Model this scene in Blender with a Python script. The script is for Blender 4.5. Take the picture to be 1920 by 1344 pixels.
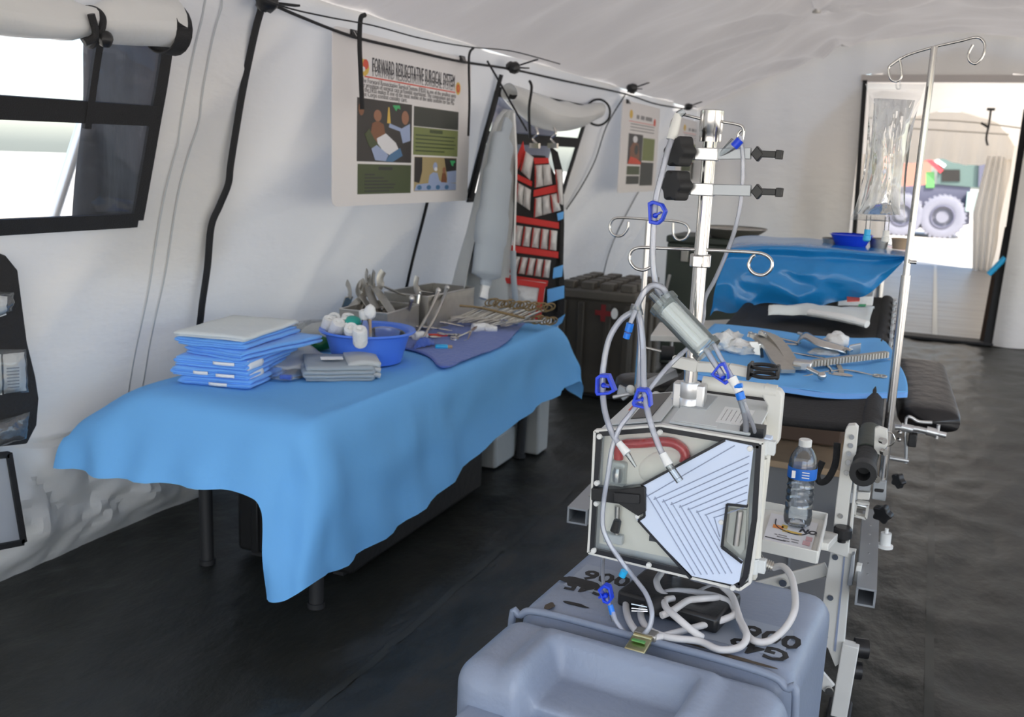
import bpy, bmesh, math, random
from mathutils import Vector, Matrix, noise
import numpy as np
random.seed(7)
for o in list(bpy.data.objects): bpy.data.objects.remove(o)
SC = bpy.context.scene
C = SC.collection

# ---------------------------------------------------------------- camera
FPX, CX, CY, H = 1810.16, 960.0, 672.0, 1.65
RW = np.array([[0.9172503, 0.11424614, -0.38157529],
               [0.39639757, -0.16803268, 0.90257077],
               [0.0389981, -0.97913883, -0.19941492]])   # rows: world axes seen in camera axes (right, down, forward)
cam_d = bpy.data.cameras.new('camera'); cam = bpy.data.objects.new('camera', cam_d); C.objects.link(cam)
cam_d.sensor_width = 36.0; cam_d.lens = 36.0 * FPX / 1920.0
cam_d.clip_start = 0.05; cam_d.clip_end = 400
cm = Matrix.Identity(4)
for i in range(3):
    cm[i][0] = RW[i][0]; cm[i][1] = -RW[i][1]; cm[i][2] = -RW[i][2]
cm[2][3] = H
cam.matrix_world = cm
cam_d.dof.use_dof = True; cam_d.dof.focus_distance = 2.35; cam_d.dof.aperture_fstop = 5.0
SC.camera = cam

# ---------------------------------------------------------------- world, sun, exposure
SC.view_settings.view_transform = 'Standard'; SC.view_settings.look = 'None'
SC.view_settings.gamma = 1.0; SC.view_settings.use_curve_mapping = False
SC.view_settings.exposure = 0.68
w = bpy.data.worlds.new('sky'); SC.world = w; w.use_nodes = True
nt = w.node_tree; nt.nodes.clear()
sky = nt.nodes.new('ShaderNodeTexSky'); sky.sky_type = 'NISHITA'; sky.sun_disc = False
sky.sun_elevation = math.radians(50); sky.sun_rotation = math.radians(140); sky.air_density = 1.0; sky.dust_density = 2.0
bg = nt.nodes.new('ShaderNodeBackground'); bg.inputs['Strength'].default_value = 0.30
wo = nt.nodes.new('ShaderNodeOutputWorld')
nt.links.new(sky.outputs[0], bg.inputs[0]); nt.links.new(bg.outputs[0], wo.inputs[0])
sun_d = bpy.data.lights.new('sun', 'SUN'); sun_d.energy = 6.0; sun_d.angle = math.radians(1.0); sun_d.color = (1.0, 0.95, 0.88)
sun = bpy.data.objects.new('sun', sun_d); C.objects.link(sun)
# sun high above the right rear of the tent
sun.rotation_euler = Vector((-0.45, 0.40, -0.85)).to_track_quat('-Z', 'Y').to_euler()

# ---------------------------------------------------------------- helpers
OFF = {}
def V(*a): return Vector(a)
def _ray(px, py):
    d = RW @ np.array([px - CX, py - CY, FPX]); return d
def atz(px, py, z=0.0):
    d = _ray(px, py); t = (z - H) / d[2]; return Vector((t * d[0], t * d[1], z))
def atx(px, py, x):
    d = _ray(px, py); t = x / d[0]; return Vector((x, t * d[1], H + t * d[2]))
def aty(px, py, y):
    d = _ray(px, py); t = y / d[1]; return Vector((t * d[0], y, H + t * d[2]))
WN = np.array([1, 0, -0.274])
def atwall(px, py, off=0.0):                       # on the sloping left wall
    d = _ray(px, py); p0 = np.array([-3.18 + off, 0, 0]); o = np.array([0, 0, H])
    t = (WN @ (p0 - o)) / (WN @ d); q = o + t * d; return Vector(q)

def tag(o, label=None, cat=None, group=None, kind=None):
    if label: o['label'] = label
    if cat: o['category'] = cat
    if group: o['group'] = group
    if kind: o['kind'] = kind
    return o
def thing(name, label, cat, loc=(0, 0, 0), group=None, rot=None):
    o = bpy.data.objects.new(name, None); C.objects.link(o); o.empty_display_size = 0.05
    o.location = loc
    if rot is not None: o.rotation_euler = rot
    OFF[o.name] = Vector(loc)
    return tag(o, label, cat, group)
def copy_tree(o, parent=None, loc=None, rot=None, scale=None, label=None):
    c = o.copy(); C.objects.link(c)
    if parent is not None: c.parent = parent
    if loc is not None: c.location = loc
    if rot is not None: c.rotation_euler = rot
    if scale is not None: c.scale = scale
    if label: c['label'] = label
    for ch in o.children: copy_tree(ch, c)
    return c

def catmull(pts, sub=6, closed=False):
    P = [Vector(p) for p in pts]; n = len(P)
    if n < 3: return P
    out = []
    rng = range(n if closed else n - 1)
    for i in rng:
        if closed: p0, p1, p2, p3 = P[(i - 1) % n], P[i], P[(i + 1) % n], P[(i + 2) % n]
        else: p0, p1, p2, p3 = P[max(i - 1, 0)], P[i], P[i + 1], P[min(i + 2, n - 1)]
        for k in range(sub):
            t = k / sub
            out.append(0.5 * ((2 * p1) + (-p0 + p2) * t + (2 * p0 - 5 * p1 + 4 * p2 - p3) * t * t + (-p0 + 3 * p1 - 3 * p2 + p3) * t ** 3))
    if not closed: out.append(P[-1])
    return out
def frame(d):
    d = d.normalized(); up = Vector((0, 0, 1)) if abs(d.z) < 0.95 else Vector((1, 0, 0))
    a = d.cross(up).normalized(); return a, a.cross(d).normalized(), d

class MB:
    def __init__(s): s.v = []; s.f = []; s.m = []; s.cur = 0
    def add(s, vs, fs):
        b = len(s.v); s.v += [Vector(q) for q in vs]
        for q in fs: s.f.append([b + i for i in q]); s.m.append(s.cur)
        return s
    def box(s, c, sz, rot=None):
        c = Vector(c); hx, hy, hz = sz[0] / 2, sz[1] / 2, sz[2] / 2
        vs = [Vector((x, y, z)) for x in (-hx, hx) for y in (-hy, hy) for z in (-hz, hz)]
        if rot is not None: vs = [rot @ q for q in vs]
        return s.add([q + c for q in vs], [(0, 1, 3, 2), (4, 6, 7, 5), (0, 4, 5, 1), (2, 3, 7, 6), (0, 2, 6, 4), (1, 5, 7, 3)])
    def beam(s, p0, p1, wd, ht, up=None):            # rectangular bar between two points
        p0, p1 = Vector(p0), Vector(p1); d = (p1 - p0).normalized()
        if up is None: up = Vector((0, 0, 1)) if abs(d.z) < 0.95 else Vector((0, -1, 0))
        a = d.cross(Vector(up)).normalized(); b = a.cross(d).normalized()
        vs = []
        for p in (p0, p1):
            for i, j in ((-1, -1), (1, -1), (1, 1), (-1, 1)): vs.append(p + a * (i * wd / 2) + b * (j * ht / 2))
        return s.add(vs, [(3, 2, 1, 0), (4, 5, 6, 7), (0, 1, 5, 4), (1, 2, 6, 5), (2, 3, 7, 6), (3, 0, 4, 7)])
    def cyl(s, p0, p1, r0, r1=None, n=20, caps=True):
        p0, p1 = Vector(p0), Vector(p1); r1 = r0 if r1 is None else r1; a, b, d = frame(p1 - p0)
        vs = []
        for p, r in ((p0, r0), (p1, r1)):
            for k in range(n):
                t = 2 * math.pi * k / n; vs.append(p + a * (r * math.cos(t)) + b * (r * math.sin(t)))
        fs = [(k, n + k, n + (k + 1) % n, (k + 1) % n) for k in range(n)]
        if caps: fs += [tuple(range(n)), tuple(range(2 * n - 1, n - 1, -1))]
        return s.add(vs, fs)
    def tube(s, pts, r, n=8, closed=False, sub=6, flat=1.0, flatdir=None, caps=True):
        P = catmull(pts, sub, closed) if sub > 1 else [Vector(p) for p in pts]
        m = len(P); rs = r if isinstance(r, (list, tuple)) else None
        if flatdir is not None: a = Vector(flatdir)
        else: a = None
        vs = []
        pa = None
        for i, p in enumerate(P):
            if closed: d = P[(i + 1) % m] - P[i - 1]
            else: d = P[min(i + 1, m - 1)] - P[max(i - 1, 0)]
            d = d.normalized() if d.length > 1e-9 else Vector((0, 0, 1))
            if flatdir is not None: aa = (Vector(flatdir) - d * d.dot(Vector(flatdir))).normalized()
            elif pa is None: aa = frame(d)[0]
            else:
                aa = pa - d * d.dot(pa)
                aa = aa.normalized() if aa.length > 1e-6 else frame(d)[0]
            pa = aa; b = d.cross(aa)
            rr = r if rs is None else rs[min(len(rs) - 1, int(round(i * (len(rs) - 1) / max(1, m - 1))))]
            for k in range(n):
                t = 2 * math.pi * k / n; vs.append(p + aa * (rr * flat * math.cos(t)) + b * (rr * math.sin(t)))
        fs = []
        for i in range(m if closed else m - 1):
            j = (i + 1) % m
            for k in range(n): fs.append((i * n + k, i * n + (k + 1) % n, j * n + (k + 1) % n, j * n + k))
        if caps and not closed: fs += [tuple(range(n - 1, -1, -1)), tuple(range((m - 1) * n, m * n))]
        return s.add(vs, fs)
    def lathe(s, prof, c=(0, 0, 0), axis=(0, 0, 1), n=28, a0=0, a1=2 * math.pi):
        a, b, d = frame(Vector(axis)); c = Vector(c); full = abs(a1 - a0 - 2 * math.pi) < 1e-6
        cols = n if full else n + 1; vs = []
        for (r, z) in prof:
            for k in range(cols):
                t = a0 + (a1 - a0) * k / n; vs.append(c + d * z + a * (r * math.cos(t)) + b * (r * math.sin(t)))
        fs = []
        for i in range(len(prof) - 1):
            for k in range(n):
                kk = (k + 1) % cols
                fs.append((i * cols + k, i * cols + kk, (i + 1) * cols + kk, (i + 1) * cols + k))
        return s.add(vs, fs)
    def prism(s, poly, ext):                          # planar polygon (3-D points) pushed along a vector
        P = [Vector(p) for p in poly]; e = Vector(ext); n = len(P)
        return s.add(P + [p + e for p in P], [tuple(range(n)), tuple(range(2 * n - 1, n - 1, -1))] + [(i, n + i, n + (i + 1) % n, (i + 1) % n) for i in range(n)])
    def pp(s, px, y, depth):                          # outline standing in a real vertical plane y, with real depth
        return s.prism([aty(a, b, y) for a, b in px], (0, depth, 0))
    def grid(s, fn, nu, nv, skip=None, cu=False):
        vs = [fn(i / nu, j / nv) for j in range(nv + 1) for i in range(nu + 1)]
        fs = []
        for j in range(nv):
            for i in range(nu):
                if skip and skip((i + .5) / nu, (j + .5) / nv): continue
                a = j * (nu + 1) + i; fs.append((a, a + 1, a + nu + 2, a + nu + 1))
        return s.add(vs, fs)
    def ell(s, c, r, n=16, m=10, rough=0.0, seed=0, fs_=3.0, rot=None):
        c = Vector(c); vs = []; fs = []
        for j in range(m + 1):
            ph = math.pi * j / m
            for k in range(n):
                t = 2 * math.pi * k / n
                q = Vector((math.sin(ph) * math.cos(t), math.sin(ph) * math.sin(t), math.cos(ph)))
                k_ = 1 + rough * noise.noise(q * fs_ + Vector((seed * 7.3, seed * 1.7, seed)))
                u = Vector((q.x * r[0], q.y * r[1], q.z * r[2])) * k_
                if rot is not None: u = rot @ u
                vs.append(c + u)
        for j in range(m):
            for k in range(n): fs.append((j * n + k, (j + 1) * n + k, (j + 1) * n + (k + 1) % n, j * n + (k + 1) % n))
        return s.add(vs, fs)
    def build(s, name, mats, parent=None, world=True, bevel=0.0, solid=0.0, sub=0, ang=38, segs=2):
        me = bpy.data.meshes.new(name)
        off = OFF.get(parent.name, Vector()) if (parent is not None and world) else Vector()
        me.from_pydata([tuple(q - off) for q in s.v], [], s.f)
        ml = mats if isinstance(mats, (list, tuple)) else [mats]
        for q in ml: me.materials.append(M[q] if isinstance(q, str) else q)
        me.polygons.foreach_set('material_index', s.m)
        me.update()
        bm = bmesh.new(); bm.from_mesh(me)
        if not name.startswith('open_'): bmesh.ops.recalc_face_normals(bm, faces=bm.faces)
        bm.to_mesh(me); bm.free()
        me.polygons.foreach_set('use_smooth', [True] * len(me.polygons))
        me.set_sharp_from_angle(angle=math.radians(ang))
        o = bpy.data.objects.new(name, me); C.objects.link(o)
        if parent is not None: o.parent = parent
        OFF[o.name] = off
        if bevel:
            md = o.modifiers.new('bevel', 'BEVEL'); md.width = bevel; md.segments = segs; md.limit_method = 'ANGLE'; md.angle_limit = math.radians(40)
            md.harden_normals = False
        if solid:
            md = o.modifiers.new('solid', 'SOLIDIFY'); md.thickness = solid; md.offset = 0
        if sub:
            md = o.modifiers.new('sub', 'SUBSURF'); md.levels = sub; md.render_levels = sub
        return o

TEXTS = []
def texts_to_mesh():
    bpy.context.view_layer.update(); dg = bpy.context.evaluated_depsgraph_get()
    for o, fit in TEXTS:
        me = bpy.data.meshes.new_from_object(o.evaluated_get(dg)); nm = o.name
        if fit:
            xs = [q.co.x for q in me.vertices]; k = fit / max(1e-6, max(xs) - min(xs))
            for q in me.vertices: q.co.x *= k
        n = bpy.data.objects.new(nm, me); C.objects.link(n); n.parent = o.parent; n.matrix_local = o.matrix_local.copy()
        bpy.data.objects.remove(o); n.name = nm
def text(name, body, mat, size, loc, xdir, up, parent=None, align='LEFT', ext=0.0004, sx=1.0, fit=None, bold=0.0):
    cu = bpy.data.curves.new(name, 'FONT'); cu.body = body; cu.size = size; cu.align_x = align; cu.extrude = ext; cu.offset = bold
    cu.materials.append(M[mat]); cu.resolution_u = 2
    o = bpy.data.objects.new(name, cu); C.objects.link(o)
    x = Vector(xdir).normalized(); n = x.cross(Vector(up)).normalized(); y = n.cross(x).normalized()
    off = OFF.get(parent.name, Vector()) if parent is not None else Vector()
    m = Matrix.Identity(4); L = Vector(loc) - off
    for i in range(3): m[i][0] = x[i] * sx; m[i][1] = y[i]; m[i][2] = n[i]; m[i][3] = L[i]
    if parent is not None: o.parent = parent
    o.matrix_local = m
    TEXTS.append((o, fit))
    return o

# ---------------------------------------------------------------- materials
M = {}
def mat(name, col, rough=0.5, metal=0.0, bump=0.0, bscale=40.0, var=0.0, vscale=6.0, spec=0.5, coat=0.0, stretch=None, detail=4.0, sheen=0.0):
    m = bpy.data.materials.new(name); m.use_nodes = True; n = m.node_tree; b = n.nodes['Principled BSDF']
    b.inputs['Base Color'].default_value = (*col, 1); b.inputs['Roughness'].default_value = rough; b.inputs['Metallic'].default_value = metal
    b.inputs['Specular IOR Level'].default_value = spec; b.inputs['Coat Weight'].default_value = coat
    b.inputs['Sheen Weight'].default_value = sheen
    tc = n.nodes.new('ShaderNodeTexCoord'); mp = n.nodes.new('ShaderNodeMapping'); n.links.new(tc.outputs['Object'], mp.inputs[0])
    if stretch: mp.inputs['Scale'].default_value = stretch
    if var > 0:
        t = n.nodes.new('ShaderNodeTexNoise'); t.inputs['Scale'].default_value = vscale; t.inputs['Detail'].default_value = detail
        n.links.new(mp.outputs[0], t.inputs['Vector'])
        mx = n.nodes.new('ShaderNodeMix'); mx.data_type = 'RGBA'
        mx.inputs[6].default_value = (*[c * (1 - var) for c in col], 1); mx.inputs[7].default_value = (*[min(1, c * (1 + var)) for c in col], 1)
        n.links.new(t.outputs[0], mx.inputs[0]); n.links.new(mx.outputs[2], b.inputs['Base Color'])
    if bump > 0:
        t2 = n.nodes.new('ShaderNodeTexNoise'); t2.inputs['Scale'].default_value = bscale; t2.inputs['Detail'].default_value = detail
        n.links.new(mp.outputs[0], t2.inputs['Vector'])
        bp = n.nodes.new('ShaderNodeBump'); bp.inputs['Strength'].default_value = bump; bp.inputs['Distance'].default_value = 0.02
        n.links.new(t2.outputs[0], bp.inputs['Height']); n.links.new(bp.outputs[0], b.inputs['Normal'])
    M[name] = m; return m
def sheet(name, col, trans=0.35, rough=0.6, bump=0.25, bscale=5.0, stretch=(1, 1, 1), tcol=None, spec=0.3):
    """thin cloth or plastic that lets light through"""
    m = mat(name, col, rough, bump=bump, bscale=bscale, stretch=stretch, spec=spec); n = m.node_tree; b = n.nodes['Principled BSDF']
    tr = n.nodes.new('ShaderNodeBsdfTranslucent'); tr.inputs[0].default_value = (*(tcol or col), 1)
    mx = n.nodes.new('ShaderNodeMixShader'); mx.inputs[0].default_value = trans
    n.links.new(b.outputs[0], mx.inputs[1]); n.links.new(tr.outputs[0], mx.inputs[2])
    n.links.new(mx.outputs[0], n.nodes['Material Output'].inputs[0])
    return m
def clear(name, tint=(0.95, 0.97, 1.0), ior=1.45, base=0.06, rough=0.04, haze=0.0, hazecol=(0.85, 0.9, 0.95)):
    """clear plastic: sees through, reflects by Fresnel, with a slight milky haze"""
    m = bpy.data.materials.new(name); m.use_nodes = True; n = m.node_tree; n.nodes.clear()
    out = n.nodes.new('ShaderNodeOutputMaterial'); t = n.nodes.new('ShaderNodeBsdfTransparent'); t.inputs[0].default_value = (*tint, 1)
    g = n.nodes.new('ShaderNodeBsdfGlossy'); g.inputs['Roughness'].default_value = rough
    fr = n.nodes.new('ShaderNodeFresnel'); fr.inputs[0].default_value = ior
    ad = n.nodes.new('ShaderNodeMath'); ad.operation = 'ADD'; ad.inputs[1].default_value = base; ad.use_clamp = True
    n.links.new(fr.outputs[0], ad.inputs[0])
    mx = n.nodes.new('ShaderNodeMixShader'); n.links.new(ad.outputs[0], mx.inputs[0])
    src = t.outputs[0]
    if haze > 0:
        df = n.nodes.new('ShaderNodeBsdfDiffuse'); df.inputs[0].default_value = (*hazecol, 1)
        m2 = n.nodes.new('ShaderNodeMixShader'); m2.inputs[0].default_value = haze
        n.links.new(t.outputs[0], m2.inputs[1]); n.links.new(df.outputs[0], m2.inputs[2]); src = m2.outputs[0]
    n.links.new(src, mx.inputs[1]); n.links.new(g.outputs[0], mx.inputs[2]); n.links.new(mx.outputs[0], out.inputs[0])
    M[name] = m; return m
def liquid(name, col=(0.95, 0.98, 1.0), ior=1.33, rough=0.0):
    m = bpy.data.materials.new(name); m.use_nodes = True; b = m.node_tree.nodes['Principled BSDF']
    b.inputs['Base Color'].default_value = (*col, 1); b.inputs['Transmission Weight'].default_value = 1.0
    b.inputs['IOR'].default_value = ior; b.inputs['Roughness'].default_value = rough
    M[name] = m; return m

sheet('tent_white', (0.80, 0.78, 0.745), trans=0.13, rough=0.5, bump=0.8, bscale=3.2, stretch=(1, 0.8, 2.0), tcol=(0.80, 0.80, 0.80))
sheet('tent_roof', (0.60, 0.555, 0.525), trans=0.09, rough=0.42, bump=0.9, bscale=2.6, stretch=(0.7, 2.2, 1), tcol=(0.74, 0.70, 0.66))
sheet('tent_liner', (0.82, 0.82, 0.80), trans=0.22, rough=0.35, bump=0.3, bscale=9, spec=0.5)
sheet('vestibule_tan', (0.72, 0.66, 0.58), trans=0.28, rough=0.7, bump=0.25, bscale=3)
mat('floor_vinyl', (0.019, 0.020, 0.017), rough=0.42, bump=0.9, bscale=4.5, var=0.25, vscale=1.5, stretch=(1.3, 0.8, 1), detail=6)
mat('floor_lit', (0.22, 0.21, 0.20), rough=0.4, bump=0.6, bscale=2.5, var=0.3, vscale=2, stretch=(0.5, 4, 1))  # daylight from the exit and its streaks put into the floor colour
mat('floor_seam', (0.027, 0.029, 0.025), rough=0.45)
mat('sand', (0.62, 0.57, 0.49), rough=0.95, var=0.15, vscale=0.8)
mat('black_web', (0.012, 0.012, 0.013), rough=0.7, bump=0.3, bscale=220)
mat('black_plastic', (0.014, 0.014, 0.015), rough=0.38, bump=0.05, bscale=60)
mat('black_rubber', (0.02, 0.02, 0.021), rough=0.6)
mat('black_leather', (0.016, 0.015, 0.016), rough=0.33, bump=0.25, bscale=14)
mat('black_canvas', (0.016, 0.015, 0.015), rough=0.75, bump=0.25, bscale=90)
mat('black_case', (0.014, 0.014, 0.014), rough=0.42, bump=0.1, bscale=30)
mat('dark_fly', (0.018, 0.018, 0.022), rough=0.45, bump=0.4, bscale=4, stretch=(1, 3, 0.6))
mat('dark_blue_cloth', (0.02, 0.022, 0.04), rough=0.8, bump=0.3, bscale=10)
mat('paper_white', (0.80, 0.77, 0.755), rough=0.45, var=0.03, vscale=3)
mat('white_plastic', (0.78, 0.78, 0.75), rough=0.35)
mat('ivory_plastic', (0.74, 0.72, 0.64), rough=0.38, var=0.04)
mat('device_grey', (0.68, 0.70, 0.69), rough=0.38, bump=0.03, bscale=200)
mat('device_grey_dark', (0.42, 0.44, 0.45), rough=0.4)
mat('device_blue_grey', (0.68, 0.77, 0.94), rough=0.5, bump=0.08, bscale=900)
mat('groove_blue', (0.30, 0.35, 0.48), rough=0.5)
mat('device_inner', (0.95, 0.91, 0.80), rough=0.4)
mat('screen_dark', (0.03, 0.028, 0.026), rough=0.12, spec=0.6)
mat('gasket_black', (0.013, 0.014, 0.018), rough=0.4)
mat('blood_red', (0.62, 0.045, 0.04), rough=0.25, coat=0.4)
mat('red_fabric', (0.62, 0.025, 0.02), rough=0.6, bump=0.2, bscale=60)
mat('red_plastic', (0.66, 0.06, 0.03), rough=0.35)
mat('case_grey', (0.265, 0.31, 0.40), rough=0.36, bump=0.10, bscale=70, var=0.10, vscale=7)
mat('case_rim', (0.24, 0.28, 0.36), rough=0.4)
mat('stencil', (0.012, 0.012, 0.013), rough=0.6)
mat('stencil_white', (0.55, 0.55, 0.55), rough=0.7)
mat('dirt_brown', (0.09, 0.07, 0.05), rough=0.9)
mat('cable_grey', (0.62, 0.60, 0.59), rough=0.45)
mat('steel', (0.60, 0.585, 0.56), rough=0.17, metal=1.0)
mat('steel_satin', (0.66, 0.64, 0.61), rough=0.34, metal=1.0, bump=0.04, bscale=120)
mat('steel_dull', (0.50, 0.475, 0.43), rough=0.42, metal=0.9, var=0.15, vscale=30)
mat('gold_dull', (0.36, 0.26, 0.13), rough=0.45, metal=0.8)
mat('case_patch', (0.34, 0.385, 0.46), rough=0.5)
mat('gold_handle', (0.62, 0.42, 0.16), rough=0.3, metal=1.0)
mat('aluminium', (0.74, 0.74, 0.74), rough=0.32, metal=0.85)
mat('alu_beam', (0.42, 0.44, 0.46), rough=0.42, metal=0.6)
mat('white_enamel', (0.74, 0.73, 0.68), rough=0.4, var=0.05, vscale=18)
mat('yellow_zinc', (0.55, 0.50, 0.28), rough=0.3, metal=1.0, var=0.3, vscale=50)
mat('blue_clamp', (0.012, 0.06, 0.72), rough=0.3)
mat('blue_cap', (0.01, 0.20, 0.80), rough=0.3)
mat('cyan_cap', (0.02, 0.42, 0.78), rough=0.3)
mat('basin_blue', (0.07, 0.20, 0.78), rough=0.35)
sheet('drape_blue', (0.20, 0.54, 1.0), trans=0.15, rough=0.75, bump=0.22, bscale=7, spec=0.2)
mat('towel_blue', (0.055, 0.12, 0.46), rough=0.85, bump=0.35, bscale=50, sheen=0.3)
mat('gown_blue', (0.16, 0.43, 0.95), rough=0.8, bump=0.25, bscale=18, sheen=0.2)
mat('gown_pale', (0.72, 0.76, 0.75), rough=0.85, bump=0.25, bscale=18)
mat('film_blue', (0.012, 0.22, 0.56), rough=0.24, bump=0.5, bscale=6, coat=0.3)
mat('tag_white', (0.88, 0.88, 0.86), rough=0.7, bump=0.2, bscale=60)
mat('gauze', (0.84, 0.84, 0.82), rough=0.95, bump=0.6, bscale=35)
mat('gown_grey', (0.33, 0.38, 0.42), rough=0.8, bump=0.2, bscale=12)
mat('gown_grey_light', (0.52, 0.54, 0.54), rough=0.8, bump=0.2, bscale=12)
mat('gown_hang', (0.42, 0.47, 0.52), rough=0.8, bump=0.25, bscale=10)
mat('teal', (0.02, 0.36, 0.30), rough=0.4)
mat('green_plastic', (0.01, 0.14, 0.03), rough=0.35)
mat('olive_paint', (0.045, 0.055, 0.042), rough=0.5, bump=0.08, bscale=50)
mat('olive_brown', (0.055, 0.047, 0.036), rough=0.6, var=0.25, vscale=8, bump=0.15, bscale=40)
mat('olive_rib', (0.10, 0.088, 0.07), rough=0.6, var=0.25, vscale=8)
mat('cross_red', (0.20, 0.012, 0.012), rough=0.6)
mat('brown_box', (0.085, 0.052, 0.036), rough=0.7, var=0.2, vscale=5)
mat('tan_wood', (0.45, 0.32, 0.20), rough=0.7, var=0.2, vscale=12)
mat('grey_panel', (0.20, 0.20, 0.205), rough=0.55, var=0.1)
mat('case_silver', (0.45, 0.46, 0.44), rough=0.42, var=0.08)
mat('label_blue', (0.02, 0.16, 0.62), rough=0.3)
mat('print_dark', (0.05, 0.05, 0.06), rough=0.6)
mat('print_grey', (0.28, 0.27, 0.27), rough=0.6)
mat('print_red', (0.70, 0.10, 0.06), rough=0.6)
mat('print_yellow', (0.75, 0.50, 0.10), rough=0.6)
mat('print_orange', (0.80, 0.28, 0.06), rough=0.6)
mat('print_pink', (0.66, 0.40, 0.42), rough=0.6)
mat('print_lime', (0.20, 0.235, 0.075), rough=0.45)
mat('print_olive', (0.055, 0.075, 0.022), rough=0.4)
mat('print_charcoal', (0.028, 0.032, 0.024), rough=0.4)
mat('print_night', (0.022, 0.018, 0.016), rough=0.35)
mat('print_brown', (0.22, 0.085, 0.035), rough=0.4)
mat('print_skin', (0.34, 0.15, 0.08), rough=0.4)
mat('print_white', (0.78, 0.78, 0.80), rough=0.4)
mat('print_paleblue', (0.34, 0.42, 0.62), rough=0.4)
mat('print_blue', (0.07, 0.18, 0.34), rough=0.4)
mat('print_sand', (0.42, 0.33, 0.16), rough=0.4)
mat('print_green', (0.05, 0.45, 0.15), rough=0.4)
mat('tyre', (0.20, 0.20, 0.235), rough=0.8, var=0.1, vscale=6)
mat('truck_grey', (0.10, 0.10, 0.14), rough=0.6)
mat('truck_green', (0.10, 0.15, 0.13), rough=0.5)
mat('truck_palegreen', (0.32, 0.42, 0.38), rough=0.5)
mat('brick_red', (0.42, 0.17, 0.12), rough=0.7)
mat('truck_red', (0.55, 0.05, 0.06), rough=0.5)
mat('truck_bright_green', (0.12, 0.35, 0.10), rough=0.5)
clear('vinyl_window', (0.93, 0.95, 0.97), 1.4, 0.02, 0.06, haze=0.03)
clear('clear_tube', (0.97, 0.98, 1.0), 1.45, 0.03, 0.08, haze=0.34, hazecol=(0.86, 0.89, 1.0))
clear('clear_hard', (0.90, 0.94, 0.95), 1.49, 0.05, 0.03, haze=0.10)
clear('clear_door', (0.97, 0.98, 0.98), 1.4, 0.015, 0.05, haze=0.02)
clear('filter_shell', (0.96, 0.99, 0.99), 1.45, 0.02, 0.06, haze=0.17, hazecol=(0.82, 0.95, 0.95))
clear('clear_bag', (0.96, 0.96, 0.96), 1.45, 0.05, 0.05, haze=0.10)
clear('bottle_pet', (0.95, 0.97, 0.98), 1.5, 0.05, 0.03, haze=0.03)
clear('water', (0.95, 0.97, 0.99), 1.33, 0.03, 0.03, haze=0.08, hazecol=(0.80, 0.86, 0.95)); liquid('bag_fluid', (0.96, 0.97, 0.97), 1.34, 0.02)
# ================================================================ STRUCTURE
def struct(o): o['kind'] = 'structure'; return o
def lines(a, b, step, marks):
    L = set([a, b] + list(marks)); n = int((b - a) / step)
    for i in range(n): L.add(round(a + (b - a) * i / n, 4))
    L = sorted(L); out = [L[0]]
    for q in L[1:]:
        if q - out[-1] > step * 0.25 or q in marks:
            if q in marks and q - out[-1] <= step * 0.25 and out[-1] not in marks and len(out) > 1: out[-1] = q
            else: out.append(q)
    return out
def sheetgrid(us, vs, fn, holes):
    mb = MB(); nu = len(us)
    vv = [fn(u, v) for v in vs for u in us]; fs = []
    for j in range(len(vs) - 1):
        for i in range(nu - 1):
            cu, cv = (us[i] + us[i + 1]) / 2, (vs[j] + vs[j + 1]) / 2
            if any(h[0] < cu < h[1] and h[2] < cv < h[3] for h in holes): continue
            a = j * nu + i; fs.append((a, a + 1, a + nu + 1, a + nu))
    return mb.add(vv, fs)

# floor and ground
def floor_z(x, y):
    k = noise.noise(Vector((x * 1.3, y * 0.9, 1.0))) * 0.006 + noise.noise(Vector((x * 4.0 + y * 1.8, y * 3.0 - x * 1.5, 3.0))) * 0.008
    r = 1 - abs(noise.noise(Vector((x * 2.2 - y * 1.1, y * 1.5 + x * 1.2, 9.0)))) * 2
    r2 = 1 - abs(noise.noise(Vector((x * 3.0 + y * 1.7, y * 2.2 - x * 2.0, 21.0)))) * 2.5
    return min(0.0, k + max(0, r) ** 4 * 0.014 + max(0, r2) ** 3 * 0.012 - 0.013)
mb = sheetgrid(lines(-3.6, 3.4, 0.045, []), lines(-3.2, 11.05, 0.055, []), lambda x, y: V(x, y, floor_z(x, y)), [])
floor = struct(mb.build('floor', 'floor_vinyl', ang=80))
for i, (x, wd) in enumerate([(0.172, 0.030), (-1.55, 0.03), (1.9, 0.03)]):
    mb = MB(); mb.grid(lambda u, v: V(x - wd / 2 + wd * u, -3 + 14 * v, floor_z(x - wd / 2 + wd * u, -3 + 14 * v) + 0.0015), 2, 250)
    mb.build('floor_seam', 'floor_seam', floor, ang=80)
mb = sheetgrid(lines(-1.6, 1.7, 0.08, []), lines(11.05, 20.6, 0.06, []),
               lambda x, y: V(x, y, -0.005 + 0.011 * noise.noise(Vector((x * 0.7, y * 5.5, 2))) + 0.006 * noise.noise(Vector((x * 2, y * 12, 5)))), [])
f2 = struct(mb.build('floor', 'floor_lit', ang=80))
mb = MB(); mb.grid(lambda u, v: V(0.155 + 0.05 * u, 11.1 + 9.4 * v, 0.010), 1, 40); mb.build('floor_seam', 'gown_grey_light', f2)
mb = MB(); mb.grid(lambda u, v: V(-150 + 300 * u, -100 + 300 * v, -0.045), 8, 8)
ground = struct(mb.build('ground', 'sand'))

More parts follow.
